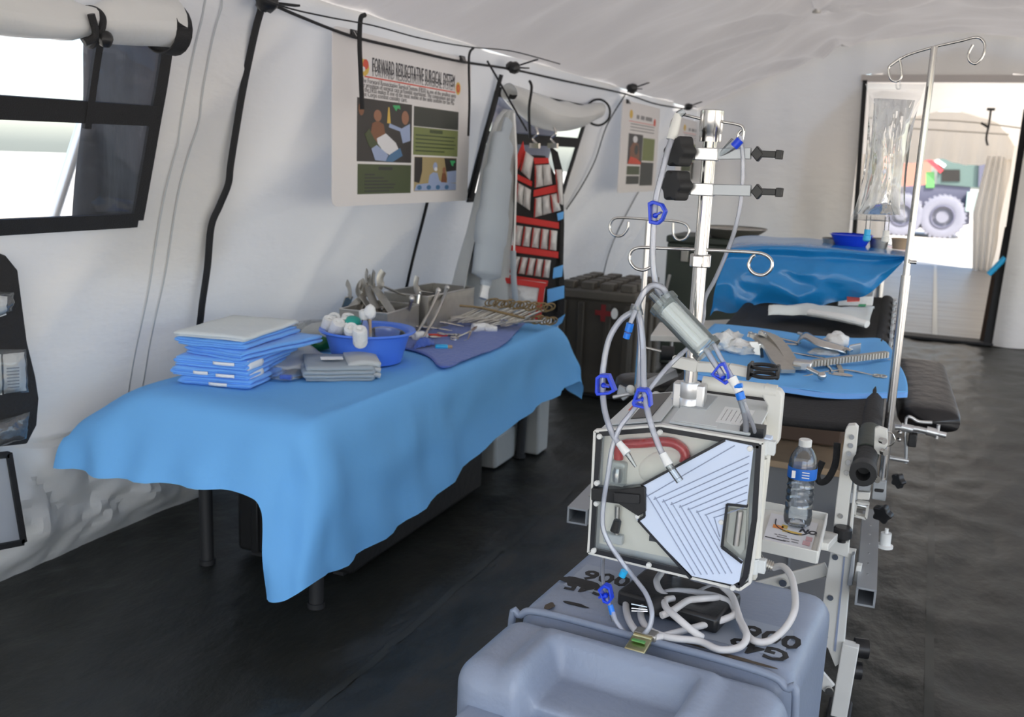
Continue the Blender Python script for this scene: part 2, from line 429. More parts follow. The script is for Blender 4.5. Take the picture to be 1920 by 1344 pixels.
# left wall, leaning inwards
WIN1 = (1.70, 2.86, 1.375, 2.03); WIN2 = (5.74, 7.50, 1.41, 2.08)
def wall_d(y, z):
    d = 0.020 * noise.noise(Vector((0, y * 1.1 + z * 0.9, z * 0.6 - y * 0.25)))
    d += 0.022 * noise.noise(Vector((4, (y - z * 1.6) * 1.6, z * 0.5)))
    r = 1 - abs(noise.noise(Vector((9, (y - z * 1.25) * 1.15, z * 0.35 + y * 0.12)))) * 2.4
    d += max(0, r) ** 3 * 0.030
    for h in (WIN1, WIN2):
        q = max(h[0] - y, y - h[1], h[2] - z, z - h[3])
        if q < 0.2: d *= max(0, q) / 0.2
    return d
def wpt(y, z, off=0.0): return V(-3.18 + 0.274 * z + off, y, z)
mb = sheetgrid(lines(-1.3, 11, 0.05, [WIN1[0], WIN1[1], WIN2[0], WIN2[1]]), lines(-0.08, 2.3, 0.05, [WIN1[2], WIN1[3], WIN2[2], WIN2[3]]),
               lambda y, z: wpt(y, z, wall_d(y, z)), [WIN1, WIN2])
wall_left = struct(mb.build('wall_left', 'tent_white', ang=80))
for y0 in (2.98, 3.06):                                   # stitched seam tapes
    mb = MB(); mb.grid(lambda u, v: wpt(y0 + 0.008 * u + 0.02 * v, 2.28 * v + 0.01, wall_d(y0, 2.28 * v) + 0.006), 1, 40)
    mb.build('seam_tape', 'gown_grey_light', wall_left)
# loose liner bunched along the foot of the wall
def liner(u, v):
    y = 1.6 + 2.0 * u; z = -0.04 + (0.66 - 0.30 * max(0, u - 0.35) * 1.6 + 0.05 * noise.noise(Vector((u * 6, 0, 0)))) * v
    b = 0.03 + 0.09 * math.sin(math.pi * min(1, v * 1.05)) * (1 - 0.75 * u)
    b += 0.13 * abs(noise.noise(Vector((y * 3.6 + z * 2.5, z * 3.4 - y * 1.2, 4)))) * math.sin(math.pi * v) + 0.05 * abs(noise.noise(Vector((y * 8 - z * 5, z * 7, 1)))) * math.sin(math.pi * v)
    if v > 0.97: b = 0.015
    return wpt(y, z, b + 0.012)
mb = MB(); mb.grid(liner, 56, 34); mb.build('skirt_liner', 'tent_liner', wall_left, ang=25)

# ceiling: eave, shoulder, almost flat crown, mirrored
prof = [(-2.55, 2.30), (-1.03, 3.00), (-0.03, 3.10), (0.97, 3.00), (2.49, 2.30)]
def roof(x):
    for (a, b), (c, d) in zip(prof, prof[1:]):
        if a <= x <= c + 1e-6: return b + (d - b) * (x - a) / (c - a)
    return 2.3
NODES = [(-1.03, 2.2), (-1.03, 5.3), (-1.03, 8.4), (-1.03, 11.0), (0.97, 5.3), (0.97, 8.4)]
def roof_d(x, y):
    d = -0.07 * abs(noise.noise(Vector((x * 0.5 + 3, y * 1.7, 0)))) + 0.05 * noise.noise(Vector((x * 1.2, y * 2.8 + x * 1.5, 2)))
    for nx, ny in NODES:                                   # creases that fan out from the roof hubs
        dx, dy = x - nx, y - ny; r = math.hypot(dx, dy)
        if 0.02 < r < 2.2:
            a = math.atan2(dy, dx); d += 0.035 * math.cos(a * 11 + nx) * math.exp(-((r - 0.7) / 0.7) ** 2)
    e = min(1, (x + 2.55) / 0.35) if x < 0 else min(1, (2.49 - x) / 0.35)
    sag = -0.05 * math.sin(math.pi * ((y / 3.1) % 1)) * max(0, 1 - abs(x + 1.03) / 1.5)
    return (d + sag) * max(0, e) * max(0, min(1, (11.0 - y) / 0.4))
mb = sheetgrid(lines(-2.55, 2.49, 0.05, [-1.03, 0.97]), lines(-1.3, 11.12, 0.06, []), lambda x, y: V(x, y, roof(x) + roof_d(x, y)), [])
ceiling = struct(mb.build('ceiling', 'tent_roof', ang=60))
for (nx, ny) in [(-1.03, 5.3), (-1.03, 8.4), (-1.03, 10.95)]:
    mb = MB(); z = roof(nx) + roof_d(nx, ny); mb.lathe([(0, -0.03), (0.03, -0.028), (0.035, -0.01), (0.02, 0.0)], (nx, ny, z), n=14); mb.build('roof_hub', 'steel_dull', ceiling)
# right and rear walls, out of the picture; openings added and widened to admit daylight
RW_H = [(-0.8, 3.4, 0.6, 2.1), (4.0, 9.4, 0.6, 2.1)]
mb = sheetgrid(lines(-1.3, 11, 0.2, [q for h in RW_H for q in h[:2]]), lines(0, 2.3, 0.15, [0.6, 2.1]), lambda y, z: V(3.12 - 0.274 * z, y, z), RW_H)
struct(mb.build('wall_right', 'tent_white', ang=80))
def endz(x): return min(roof(max(-2.55, min(2.49, x))), 2.3 + 0 if -2.55 < x < 2.49 else max(0, (3.18 - abs(x + 0.03)) / 0.274))
def end_wall(y, x0, x1, ztop, name, matn, wr=0.0):
    mb = MB(); xs = lines(-3.15, 3.1, 0.06, [x0, x1, -2.55, 2.49]); zs = [i / 44 for i in range(45)]
    def top(x): 
        if x < -2.55: return (x + 3.18) / 0.274
        if x > 2.49: return (3.12 - x) / 0.274
        return roof(x)
    cols = []
    vs = []; fs = []
    for x in xs:
        t = top(x); inside = x0 - 1e-6 <= x <= x1 + 1e-6
        for k, s in enumerate(zs):
            z = t * s
            d = wr * (0.05 * noise.noise(Vector((x * 2.2 + s, z * 0.7, 1))) + 0.035 * noise.noise(Vector((x * 5, z * 1.1 + x, 7))))
            vs.append(V(x, y + d, z))
    n = len(zs)
    for i in range(len(xs) - 1):
        cx = (xs[i] + xs[i + 1]) / 2
        for k in range(n - 1):
            zc = top(cx) * (zs[k] + zs[k + 1]) / 2
            if x0 < cx < x1 and zc < ztop: continue
            a = i * n + k; fs.append((a, a + n, a + n + 1, a + 1))
    mb.add(vs, fs); return struct(mb.build(name, matn, ang=70))
wall_far = end_wall(11.0, -0.79, 0.73, 2.66, 'wall_far', 'tent_white', 1.0)
wall_rear = end_wall(-1.3, -2.43, 2.37, 2.27, 'wall_rear', 'tent_white')  # unseen opening, cut nearly full width for more light from behind the camera
mb = MB(); mb.box((-0.03, 10.98, 2.64), (1.6, 0.05, 0.07)); mb.build('header_hem', 'tent_roof', wall_far)
# dark door binding
t = struct(thing('door_1', 'black bound doorway through the far tent wall', 'doorway', (0, 10.97, 0)))
mb = MB(); mb.beam((-0.79, 10.96, 2.62), (-0.715, 10.96, 0.6), 0.045, 0.03, (0, 1, 0)); mb.beam((-0.715, 10.96, 0.6), (-0.72, 10.96, 0.0), 0.045, 0.03, (0, 1, 0)); mb.build('door_binding', 'black_web', t)
mb = MB(); mb.beam((0.76, 10.94, 2.35), (0.75, 10.94, 1.2), 0.10, 0.04, (0, 1, 0)); mb.beam((0.75, 10.94, 1.2), (0.70, 10.94, 0.0), 0.12, 0.04, (0, 1, 0)); mb.build('door_binding', 'black_web', t)
mb = MB(); mb.beam((0.69, 11.06, 0.75), (0.66, 11.06, 0.0), 0.10, 0.05, (0, 1, 0)); mb.build('door_binding', 'brown_box', t)
mb = MB(); mb.box((-0.02, 11.0, 0.008), (1.5, 0.26, 0.03)); mb.build('threshold', 'black_web', t, bevel=0.008)
mb = MB(); mb.cyl((0.60, 10.9, 0.72), (0.73, 10.9, 0.90), 0.028, 0.028); mb.build('handle_wrap', 'cyan_cap', t)
# white flap tied back right of the doorway
def flap(u, v):
    x = 0.72 + 1.0 * u + 0.05 * v * (1 - u); z = 0.0 + 2.35 * v
    return V(x, 10.9 - 0.05 * math.sin(u * 9 + v * 2) - 0.03 * noise.noise(Vector((u * 4, v * 3, 0))), z)
mb = MB(); mb.grid(flap, 24, 30); mb.build('door_flap', 'tent_white', t, ang=80)

# second, tan tent section beyond the doorway
vp = [(-1.45, 0.0), (-1.35, 2.05), (-0.7, 2.75), (0.05, 2.95), (0.9, 2.75), (1.28, 2.3), (1.16, 0.0)]
def vest(i0, i1, name):
    P = vp[i0:i1]
    def fn(u, v):
        k = u * (len(P) - 1); a = min(int(k), len(P) - 2); f = k - a
        x = P[a][0] + (P[a + 1][0] - P[a][0]) * f; z = P[a][1] + (P[a + 1][1] - P[a][1]) * f
        y = 11.06 + 9.5 * v; d = 0.05 * noise.noise(Vector((x * 1.5, y * 1.6, z * 1.5)))
        return V(x + d, y, z + d * (0.5 if z > 0.1 else 0))
    mb = MB(); mb.grid(fn, 18, 60); return struct(mb.build(name, 'vestibule_tan', ang=70))
vest(0, 2, 'wall_left'); vest(1, 6, 'ceiling'); vest(5, 7, 'wall_right')
def exitw():
    mb = MB(); xs = [-1.45 + 2.75 * i / 44 for i in range(45)]
    def head(x): return 1.97 + 0.05 * math.cos(x * 5.5) + 0.03 * noise.noise(Vector((x * 6, 0, 0)))
    vs = []; fs = []
    for x in xs:
        for k in range(9): vs.append(V(x, 20.55 + 0.06 * math.sin(x * 20) * (1 - k / 8), head(x) + (2.9 - head(x)) * k / 8))
    for i in range(44):
        for k in range(8): a = i * 9 + k; fs.append((a, a + 9, a + 10, a + 1))
    mb.add(vs, fs)
    for x0, x1 in ((-1.45, -0.82), (0.93, 1.3)):
        mb.grid(lambda u, v: V(x0 + (x1 - x0) * u, 20.5 + 0.05 * math.sin(u * 14 + v * 2), 2.05 * v), 14, 12)
    return struct(mb.build('wall_exit', 'vestibule_tan', ang=70))
exitw()
# drawn-back curtain on the right of the exit
def curt(u, v):
    z = 2.1 * v; return V(0.82 + 0.3 * u + 0.12 * (1 - abs(v - 0.5) * 2) * (1 - u) * -1, 20.1 + 0.06 * math.sin(u * 22), z)
mb = MB(); mb.grid(curt, 26, 14)
tag(mb.build('door_curtain', 'tent_white', ang=80), 'pale curtain drawn back beside the far exit', 'curtain')
# cords and a hanging fitting below the tan roof
mb = MB(); mb.tube([(-1.0, 17, 2.44), (0.0, 17, 2.40), (0.95, 17, 2.36)], 0.012)
tag(mb.build('roof_rope', 'steel_dull'), 'thin rope strung across the tan roof nearer the far exit', 'rope')
mb = MB(); mb.tube([(-1.0, 15.0, 2.46), (0.2, 15, 2.44), (1.0, 15, 2.36)], 0.010)
tag(mb.build('roof_rope', 'steel_dull'), 'thin rope strung across the tan roof by the black hanging fitting', 'rope')
t = thing('hanging_fitting', 'small black fitting hanging from the tan roof beyond the doorway', 'fitting', aty(1858, 205, 15.0))
mb = MB(); p = aty(1858, 205, 15.0); mb.box(p, (0.10, 0.06, 0.035)); mb.build('mount', 'black_plastic', t)
mb = MB(); mb.tube([p, p + V(0, 0, -0.2), p + V(-0.01, 0, -0.38), p + V(0.02, 0, -0.48)], 0.014); mb.tube([p + V(0, 0, -0.24), p + V(-0.10, 0, -0.18)], 0.016, sub=1); mb.build('drop_cord', 'black_web', t)

# ================================================================ windows in the left wall
def wquad(mb, y0, z0, y1, z1, wd, off=0.012, th=0.012, bow=0.0):
    n = 12; pts = []
    for i in range(n + 1):
        f = i / n; y = y0 + (y1 - y0) * f; z = z0 + (z1 - z0) * f
        pts.append(wpt(y, z, off + bow * math.sin(math.pi * f) + 0.004 * noise.noise(Vector((y * 5, z * 5, 0)))))
    for a, b in zip(pts, pts[1:]): mb.beam(a, b + (b - a) * 0.02, wd, th, (1, 0, -0.274))
def make_window(name, h, mids, mullion, wd):
    t = thing(name, None, None, wpt(h[0], h[2])); t['kind'] = 'structure'
    y0, y1, z0, z1 = h
    for a in ((y0, z0, y1, z0), (y1, z0, y1, z1), (y0, z1, y1, z1), (y0, z0, y0, z1)):
        mb = MB(); wquad(mb, *a, wd); mb.build('window_frame', 'black_web', t)
    for z in mids:
        mb = MB(); wquad(mb, y0, z, y1, z + 0.02, 0.075, 0.016); mb.build('mullion', 'black_web', t)
    for y in mullion:
        mb = MB(); wquad(mb, y, z0 + 0.33, y, z1, 0.03, 0.018); mb.build('mullion', 'black_web', t)
    mb = MB(); mb.grid(lambda u, v: wpt(y0 + (y1 - y0) * u, z0 + (z1 - z0) * v, 0.004 + 0.012 * noise.noise(Vector((u * 5 + v * 3, v * 4, 0)))), 30, 18)
    mb.build('pane', 'vinyl_window', t, ang=80)
    return t
w1 = make_window('window_1', WIN1, [1.745], [2.545], 0.055)
w2 = make_window('window_2', WIN2, [1.80], [], 0.06)

# outside the left window: aluminium tent leg, dark outer fly, sand-coloured bundle
t = thing('tent_frame_leg', 'aluminium tent frame leg seen slanting behind the nearest window', 'tent pole', (-3.1, 3.0, 0))
mb = MB(); a, b = atx(216, 45, -2.98), atx(128, 318, -3.12); d = (b - a).normalized(); mb.cyl(a - d * 0.35, b + d * 1.6, 0.024, n=20); mb.build('tube', 'aluminium', t)
mb = MB(); q = a + d * 0.2; mb.cyl(q - d * 0.03, q + d * 0.03, 0.03); mb.build('collar', 'steel_satin', t)
def fly(u, v):
    y = 2.72 + 0.75 * u - 0.05 * (1 - v); z = 1.20 + 1.15 * v
    return V(-3.24 + 0.26 * z * 0.6 + 0.10 * (1 - v) + 0.04 * math.sin(u * 7 + v * 2) + 0.02 * noise.noise(Vector((u * 5, v * 3, 0))), y, z)
mb = MB(); mb.grid(fly, 28, 24)
tag(mb.build('outer_fly', 'dark_fly', ang=80, solid=0.004), 'dark outer fly hanging outside behind the right half of the nearest window', 'tent fly')
mb = MB(); mb.ell((-3.45, 2.55, 1.16), (0.20, 0.55, 0.34), 28, 18, 0.25, 3, 2.0)
tag(mb.build('canvas_bundle', 'sand', ang=80), 'sand coloured canvas bundle outside at the foot of the nearest window', 'bundle')
def fly2(u, v):
    y = 6.5 + 1.25 * u; z = 1.3 + 0.95 * v
    return V(-3.36 + 0.2 * z + 0.02 * math.sin(u * 9), y, z)
mb = MB(); mb.grid(fly2, 20, 10)
tag(mb.build('outer_fly', 'dark_blue_cloth', ang=80, solid=0.004), 'dark blue outer fly behind the window beyond the hanging gown', 'tent fly')

# rolled-up window flap above the near window
t = thing('rolled_window_flap', 'white plastic window cover rolled up and tied above the nearest window', 'rolled flap', wpt(2.3, 1.98, 0.1))
def rollf(u, v):
    y = 1.55 + 1.24 * u; zc = 1.985 + 0.085 * u + 0.012 * math.sin(u * 8); xo = 0.075
    pin = 1 - 0.35 * math.exp(-((y - 2.44) / 0.06) ** 2)
    r = (0.062 + 0.018 * max(0, u - 0.6) / 0.4) * pin * (1 + 0.14 * noise.noise(Vector((y * 5, math.cos(v * 6.283) * 1.2, math.sin(v * 6.283) * 1.2))))
    a = v * 2 * math.pi; return wpt(y, zc, xo) + V(r * math.cos(a), 0, r * 1.05 * math.sin(a))
mb = MB(); mb.grid(rollf, 44, 20); mb.build('roll', 'tent_liner', t, ang=80)
mb = MB()
def cuff(u, v):
    a = v * 2 * math.pi; y = 2.74 + 0.075 * u; r = 0.080; return wpt(y, 2.062, 0.075) + V(r * math.cos(a), 0, r * 1.1 * math.sin(a))
mb.grid(cuff, 4, 20); mb.build('end_binding', 'black_web', t, ang=80, solid=0.004)
mb = MB(); c = wpt(2.44, 2.02, 0.08)
mb.tube([c + V(0.05 * math.cos(a), 0.012 * math.sin(a * 2), 0.056 * math.sin(a)) for a in [i * 0.7 for i in range(9)]], 0.012, closed=True); mb.build('tie_strap', 'black_web', t)
mb = MB(); mb.ell(wpt(2.45, 1.985, 0.14), (0.022, 0.028, 0.026), 12, 8, 0.2, 2); mb.build('toggle', 'black_plastic', t)
mb = MB(); mb.tube([wpt(2.38, 2.05, 0.14), wpt(2.40, 1.99, 0.15), wpt(2.37, 1.965, 0.14)], 0.012); mb.build('tie_strap', 'black_web', t)
# rolled flap over the second window
t = thing('rolled_window_flap', 'white flap rolled loosely above the window behind the hanging gown', 'rolled flap', wpt(6.5, 2.05, 0.1))
def rollg(u, v):
    y = 5.75 + 1.8 * u; sag = -0.10 * math.sin(math.pi * u); r = 0.055 + 0.05 * math.sin(math.pi * u)
    r *= 1 + 0.2 * noise.noise(Vector((y * 3, math.cos(v * 6.28), math.sin(v * 6.28)))); a = v * 2 * math.pi
    return wpt(y, 2.08 + sag, 0.09) + V(r * math.cos(a), 0, r * math.sin(a))
mb = MB(); mb.grid(rollg, 30, 16); mb.build('roll', 'tent_liner', t, ang=80)
mb = MB(); c = wpt(7.5, 2.06, 0.1)
mb.tube([c + V(0.08 * math.cos(a), 0.06 * math.cos(a), 0.10 * math.sin(a)) for a in [i * 0.7 for i in range(9)]], 0.009, closed=True); mb.build('tie_strap', 'black_web', t)

# ---------------------------------------------------------------- straps, cords and hubs on the left wall
def wstrap(px, wd, label, name='wall_strap', off=0.03, cat='strap', th=0.35, matn='black_web'):
    mb = MB(); mb.tube([atwall(a, b, off) for a, b in px], wd / 2, n=8, sub=5, flat=th, flatdir=(1, 0, -0.274))
    return tag(mb.build(name, matn, ang=60), label, cat)
wstrap([(496, -25), (490, 15), (478, 60), (456, 165), (440, 260), (432, 312), (428, 345), (412, 385), (396, 425), (389, 500), (379, 570), (374, 612), (352, 760), (340, 880), (318, 938)], 0.045,
       'wide black webbing strap running down the wall behind the folded gowns')
wstrap([(848, 105), (830, 220), (808, 345), (795, 405), (778, 470), (764, 530), (750, 600)], 0.034, 'black strap coming out below the large poster behind the steel trays')
wstrap([(1172, 178), (1138, 235), (1116, 300), (1090, 350), (1062, 392)], 0.022, 'thin black cord slanting down right of the red supply pouches', 'wall_rope')
wstrap([(1206, 345), (1190, 372), (1160, 430), (1140, 480), (1126, 540)], 0.022, 'thin black cord below the second poster above the brown crate', 'wall_rope')
wstrap([(940, 140), (925, 195), (913, 240), (905, 285), (893, 335), (884, 372)], 0.05, 'black zip edge left of the hanging grey gown', 'window_zip', 0.035, 'zip')
mb = MB(); pts = [(430, -28), (480, -6), (560, 30), (660, 68), (760, 92), (862, 115), (960, 130), (1060, 152), (1172, 176), (1230, 195), (1290, 205)]
mb.tube([atwall(a, b, 0.08) for a, b in pts], 0.007, n=8)
tag(mb.build('eave_rope', 'black_web'), 'black rope strung along the eave that carries the posters', 'rope')
mb = MB(); pts = [(470, -10), (540, 15), (620, 33), (700, 48), (790, 72), (880, 88), (960, 96), (1050, 120)]
mb.tube([atwall(a, b, 0.2) for a, b in pts], 0.0035, n=6)
tag(mb.build('roof_rope', 'black_web'), 'thin dark cord stitched along the roof above the poster rope', 'cord')
HUBL = ['knotted black hub at the top of the wide wall strap', 'black hub with loose straps above the hanging gown', 'black buckle on the eave above the thin slanting cord', 'small black hub at the far end of the eave']
for i, ((px, py), r) in enumerate(zip([(500, 4), (962, 126), (1185, 166), (1291, 200)], [0.045, 0.045, 0.05, 0.045])):
    c = atwall(px, py, 0.10); t = thing('eave_hub', HUBL[i], 'hub', c, 'black hubs along the eave')
    mb = MB(); mb.ell(c, (r, r * 1.1, r * 0.8), 12, 8, 0.35, i); mb.build('knot', 'black_plastic', t)
    mb = MB(); mb.beam(c, c + V(0.10, 0.14, 0.06), 0.03, 0.008); mb.beam(c, c + V(0.03, 0.16, 0.01), 0.03, 0.008); mb.build('loose_strap', 'black_web', t)
def cord(px, x, r, label, name='hanging_rope'):
    mb = MB(); mb.tube([atx(a, b, x) for a, b in px], r, n=7); return tag(mb.build(name, 'black_web'), label, 'cord')
cord([(684, 28), (676, 36), (674, 80), (676, 130), (679, 205)], -2.44, 0.011, 'black cord hanging in front of the large poster')
cord([(888, 90), (881, 98), (879, 118), (880, 190), (878, 255)], -2.46, 0.007, 'black cord hanging at the right edge of the large poster')
cord([(993, 152), (997, 165), (992, 205), (994, 258)], -2.42, 0.009, 'short black cord hanging above the red supply pouches')
cord([(914, 115), (940, 160), (965, 205), (988, 245)], -2.44, 0.006, 'thin grey line that holds up the hanging gown')
# ================================================================ POSTERS
def poster(name, label, x, tl, tr, bl, br, full, sheen=True, clips=((0.16,), (0.94,))):
    """board hanging in the vertical plane x; tl.. are its picture corners, real size follows from the plane"""
    A, B, D = atx(*tl, x), atx(*tr, x), atx(*bl, x)
    y0, y1 = A.y, (B.y + atx(*br, x).y) / 2; zt, zb = (A.z + B.z) / 2, (D.z + atx(*br, x).z) / 2
    Wd, Hh = y1 - y0, zt - zb
    t = thing(name, label, 'poster', (x, y0, zb), 'posters hanging from the eave rope')
    def P(u, v, off=0.0): return V(x + 0.004 + off, y0 + Wd * u, zt - Hh * v)
    r = 0.03; poly = []
    for cx, cy, a0 in ((1 - r, r, -90), (1 - r, 1 - r, 0), (r, 1 - r, 90), (r, r, 180)):
        for k in range(5):
            a = math.radians(a0 + 22.5 * k); poly.append(P(cx + r * math.cos(a), cy + r * 1.5 * math.sin(a), -0.004))
    mb = MB(); mb.prism(poly, (0.004, 0, 0)); mb.build('board', 'paper_white', t)
    def rect(nm, u0, v0, u1, v1, m, off=0.001, parent=t):
        mb = MB(); mb.prism([P(u0, v0, 0), P(u1, v0, 0), P(u1, v1, 0), P(u0, v1, 0)], (off, 0, 0)); return mb.build(nm, m, parent)
    def blob(mb, u, v, ru, rv, k, off, n=14):
        mb.cur = k; pts = [P(u + ru * math.cos(2 * math.pi * i / n), v + rv * math.sin(2 * math.pi * i / n), off) for i in range(n)]; mb.prism(pts, (0.0003, 0, 0))
    def polyp(mb, pts, k, off): mb.cur = k; mb.prism([P(u, v, off) for u, v in pts], (0.0003, 0, 0))
    def lines_(nm, txt, u, v, size, m, parent=t, sx=1.0, off=0.002, fit=None): return text(nm, txt, m, size, P(u, v, off), (0, 1, 0), (0, 0, 1), parent, sx=sx, fit=fit * Wd if fit else None)
    return t, P, rect, blob, polyp, lines_, Wd, Hh, y0, zt

t, P, rect, blob, polyp, tl_, Wd, Hh, y0, zt = poster('poster', 'large white poster titled FORWARD RESUSCITATIVE SURGICAL SYSTEM', -2.53, (622, 60), (880, 110), (630, 383), (878, 372), True)
tl_('title', 'FORWARD RESUSCITATIVE SURGICAL SYSTEM', 0.235, 0.200, 0.094, 'print_dark', fit=0.615)
tl_('title_shadow', 'FORWARD RESUSCITATIVE SURGICAL SYSTEM', 0.239, 0.226, 0.07, 'print_grey', fit=0.61, off=0.0012)
rect('red_rule', 0.19, 0.232, 0.86, 0.240, 'print_red')
body = ['The Forward Resuscitative Surgical System (FRSS) is one of the smallest units', 'for provision of surgical care in combat operations. The composition and size',
        'of the FRSS makes it one of the most mobile of the units available for the Ma-', 'rine Corps combat casualty care.']
for i, b in enumerate(body): tl_('body_line', b, 0.165, 0.274 + 0.0265 * i, 0.034, 'print_grey', fit=(0.70, 0.69, 0.69, 0.31)[i])
mb = MB(); blob(mb, 0.185, 0.185, 0.032, 0.050, 0, 0.001); blob(mb, 0.195, 0.165, 0.018, 0.030, 1, 0.0015); blob(mb, 0.18, 0.195, 0.012, 0.015, 2, 0.0016); mb.build('emblem', ['print_yellow', 'print_red', 'print_white'], t)
mb = MB(); blob(mb, 0.885, 0.205, 0.022, 0.045, 0, 0.001); blob(mb, 0.885, 0.205, 0.014, 0.030, 1, 0.0014); blob(mb, 0.885, 0.205, 0.006, 0.016, 2, 0.0018); mb.build('emblem', ['print_yellow', 'print_red', 'print_orange'], t)
# photographs and text panels printed on the board
ph = rect('photo_panel', 0.145, 0.365, 0.515, 0.745, 'print_night')
mb = MB()
blob(mb, 0.275, 0.46, 0.026, 0.036, 1, 0.0012); polyp(mb, [(0.225, 0.60), (0.24, 0.51), (0.275, 0.49), (0.315, 0.51), (0.33, 0.585), (0.30, 0.62), (0.25, 0.62)], 0, 0.0014)
polyp(mb, [(0.345, 0.40), (0.352, 0.40), (0.363, 0.50), (0.338, 0.50)], 6, 0.0014); polyp(mb, [(0.355, 0.50), (0.44, 0.525), (0.50, 0.49), (0.505, 0.60), (0.45, 0.62), (0.43, 0.545), (0.35, 0.525)], 3, 0.0016)
blob(mb, 0.465, 0.455, 0.026, 0.045, 1, 0.0014); polyp(mb, [(0.27, 0.60), (0.33, 0.565), (0.40, 0.62), (0.42, 0.66), (0.36, 0.70), (0.28, 0.66)], 2, 0.0018)
polyp(mb, [(0.235, 0.665), (0.27, 0.64), (0.35, 0.70), (0.33, 0.74), (0.26, 0.735)], 3, 0.0020); polyp(mb, [(0.33, 0.74), (0.36, 0.695), (0.43, 0.65), (0.45, 0.70), (0.38, 0.742)], 4, 0.0021)
polyp(mb, [(0.375, 0.385), (0.425, 0.38), (0.43, 0.405), (0.41, 0.40), (0.40, 0.42), (0.385, 0.40)], 5, 0.0012); blob(mb, 0.17, 0.43, 0.018, 0.04, 0, 0.0012)
polyp(mb, [(0.19, 0.58), (0.22, 0.545), (0.25, 0.60), (0.30, 0.66), (0.28, 0.69), (0.22, 0.65)], 7, 0.0019)
mb.build('photo_print', ['print_brown', 'print_skin', 'print_white', 'print_paleblue', 'print_blue', 'print_green', 'print_yellow', 'print_olive'], ph)
rect('text_panel', 0.530, 0.370, 0.895, 0.500, 'print_charcoal')
q = rect('text_panel', 0.530, 0.505, 0.895, 0.690, 'print_lime'); rect('panel_title', 0.655, 0.515, 0.76, 0.538, 'print_olive', 0.0016, q)
for i in range(5): rect('panel_line', 0.545, 0.553 + 0.026 * i, (0.87, 0.86, 0.875, 0.865, 0.78)[i], 0.562 + 0.026 * i, 'print_olive', 0.0016, q)
q = rect('text_panel', 0.150, 0.760, 0.515, 0.945, 'print_olive'); rect('panel_title', 0.285, 0.775, 0.38, 0.795, 'print_charcoal', 0.0016, q)
for i in range(6): rect('panel_line', 0.195, 0.820 + 0.0205 * i, (0.26, 0.32, 0.35, 0.40, 0.39, 0.36)[i], 0.829 + 0.0205 * i, 'print_charcoal', 0.0016, q)
ph = rect('photo_panel', 0.540, 0.702, 0.888, 0.935, 'print_sand')
mb = MB(); polyp(mb, [(0.54, 0.705), (0.60, 0.705), (0.60, 0.80), (0.58, 0.88), (0.54, 0.87)], 0, 0.0012); polyp(mb, [(0.78, 0.705), (0.887, 0.705), (0.887, 0.80), (0.80, 0.80)], 0, 0.0012)
polyp(mb, [(0.65, 0.885), (0.66, 0.825), (0.69, 0.805), (0.725, 0.81), (0.74, 0.86), (0.78, 0.885)], 1, 0.0015); blob(mb, 0.705, 0.765, 0.018, 0.030, 1, 0.0016); blob(mb, 0.71, 0.783, 0.013, 0.014, 2, 0.0019)
polyp(mb, [(0.755, 0.885), (0.765, 0.81), (0.79, 0.80), (0.805, 0.85), (0.80, 0.885)], 3, 0.0017); blob(mb, 0.78, 0.79, 0.014, 0.022, 4, 0.0018)
polyp(mb, [(0.805, 0.80), (0.887, 0.79), (0.887, 0.88), (0.81, 0.88)], 5, 0.0014); polyp(mb, [(0.54, 0.93), (0.56, 0.89), (0.65, 0.88), (0.77, 0.875), (0.887, 0.885), (0.887, 0.933)], 6, 0.0020)
for k in range(4): blob(mb, 0.58 + 0.075 * k, 0.91, 0.018, 0.016, 7, 0.0023)
polyp(mb, [(0.83, 0.72), (0.875, 0.72), (0.875, 0.735), (0.86, 0.74), (0.858, 0.76), (0.845, 0.755)], 8, 0.0014)
mb.build('photo_print', ['print_night', 'print_paleblue', 'print_white', 'print_brown', 'print_skin', 'print_paleblue', 'print_paleblue', 'print_blue', 'print_green'], ph)
def clip(px, py, x, label):
    c = atx(px, py, x); t = thing('binder_clip', label, 'clip', c, 'binder clips on the posters')
    mb = MB(); mb.prism([c + V(-0.012, -0.028, 0.0), c + V(0.016, -0.028, 0.0), c + V(0.006, -0.028, 0.035), c + V(-0.004, -0.028, 0.035)], (0, 0.056, 0)); mb.build('clip_body', 'black_plastic', t)
    mb = MB(); mb.tube([c + V(0.008, -0.012, 0.028), c + V(0.03, -0.010, -0.005), c + V(0.03, 0.010, -0.005), c + V(0.008, 0.012, 0.028)], 0.0022, sub=1); mb.build('clip_lever', 'steel', t)
clip(663, 71, -2.525, 'black binder clip at the upper left of the large poster'); clip(866, 117, -2.525, 'black binder clip at the upper right of the large poster')
clip(1176, 194, -2.525, 'black binder clip on the second poster')

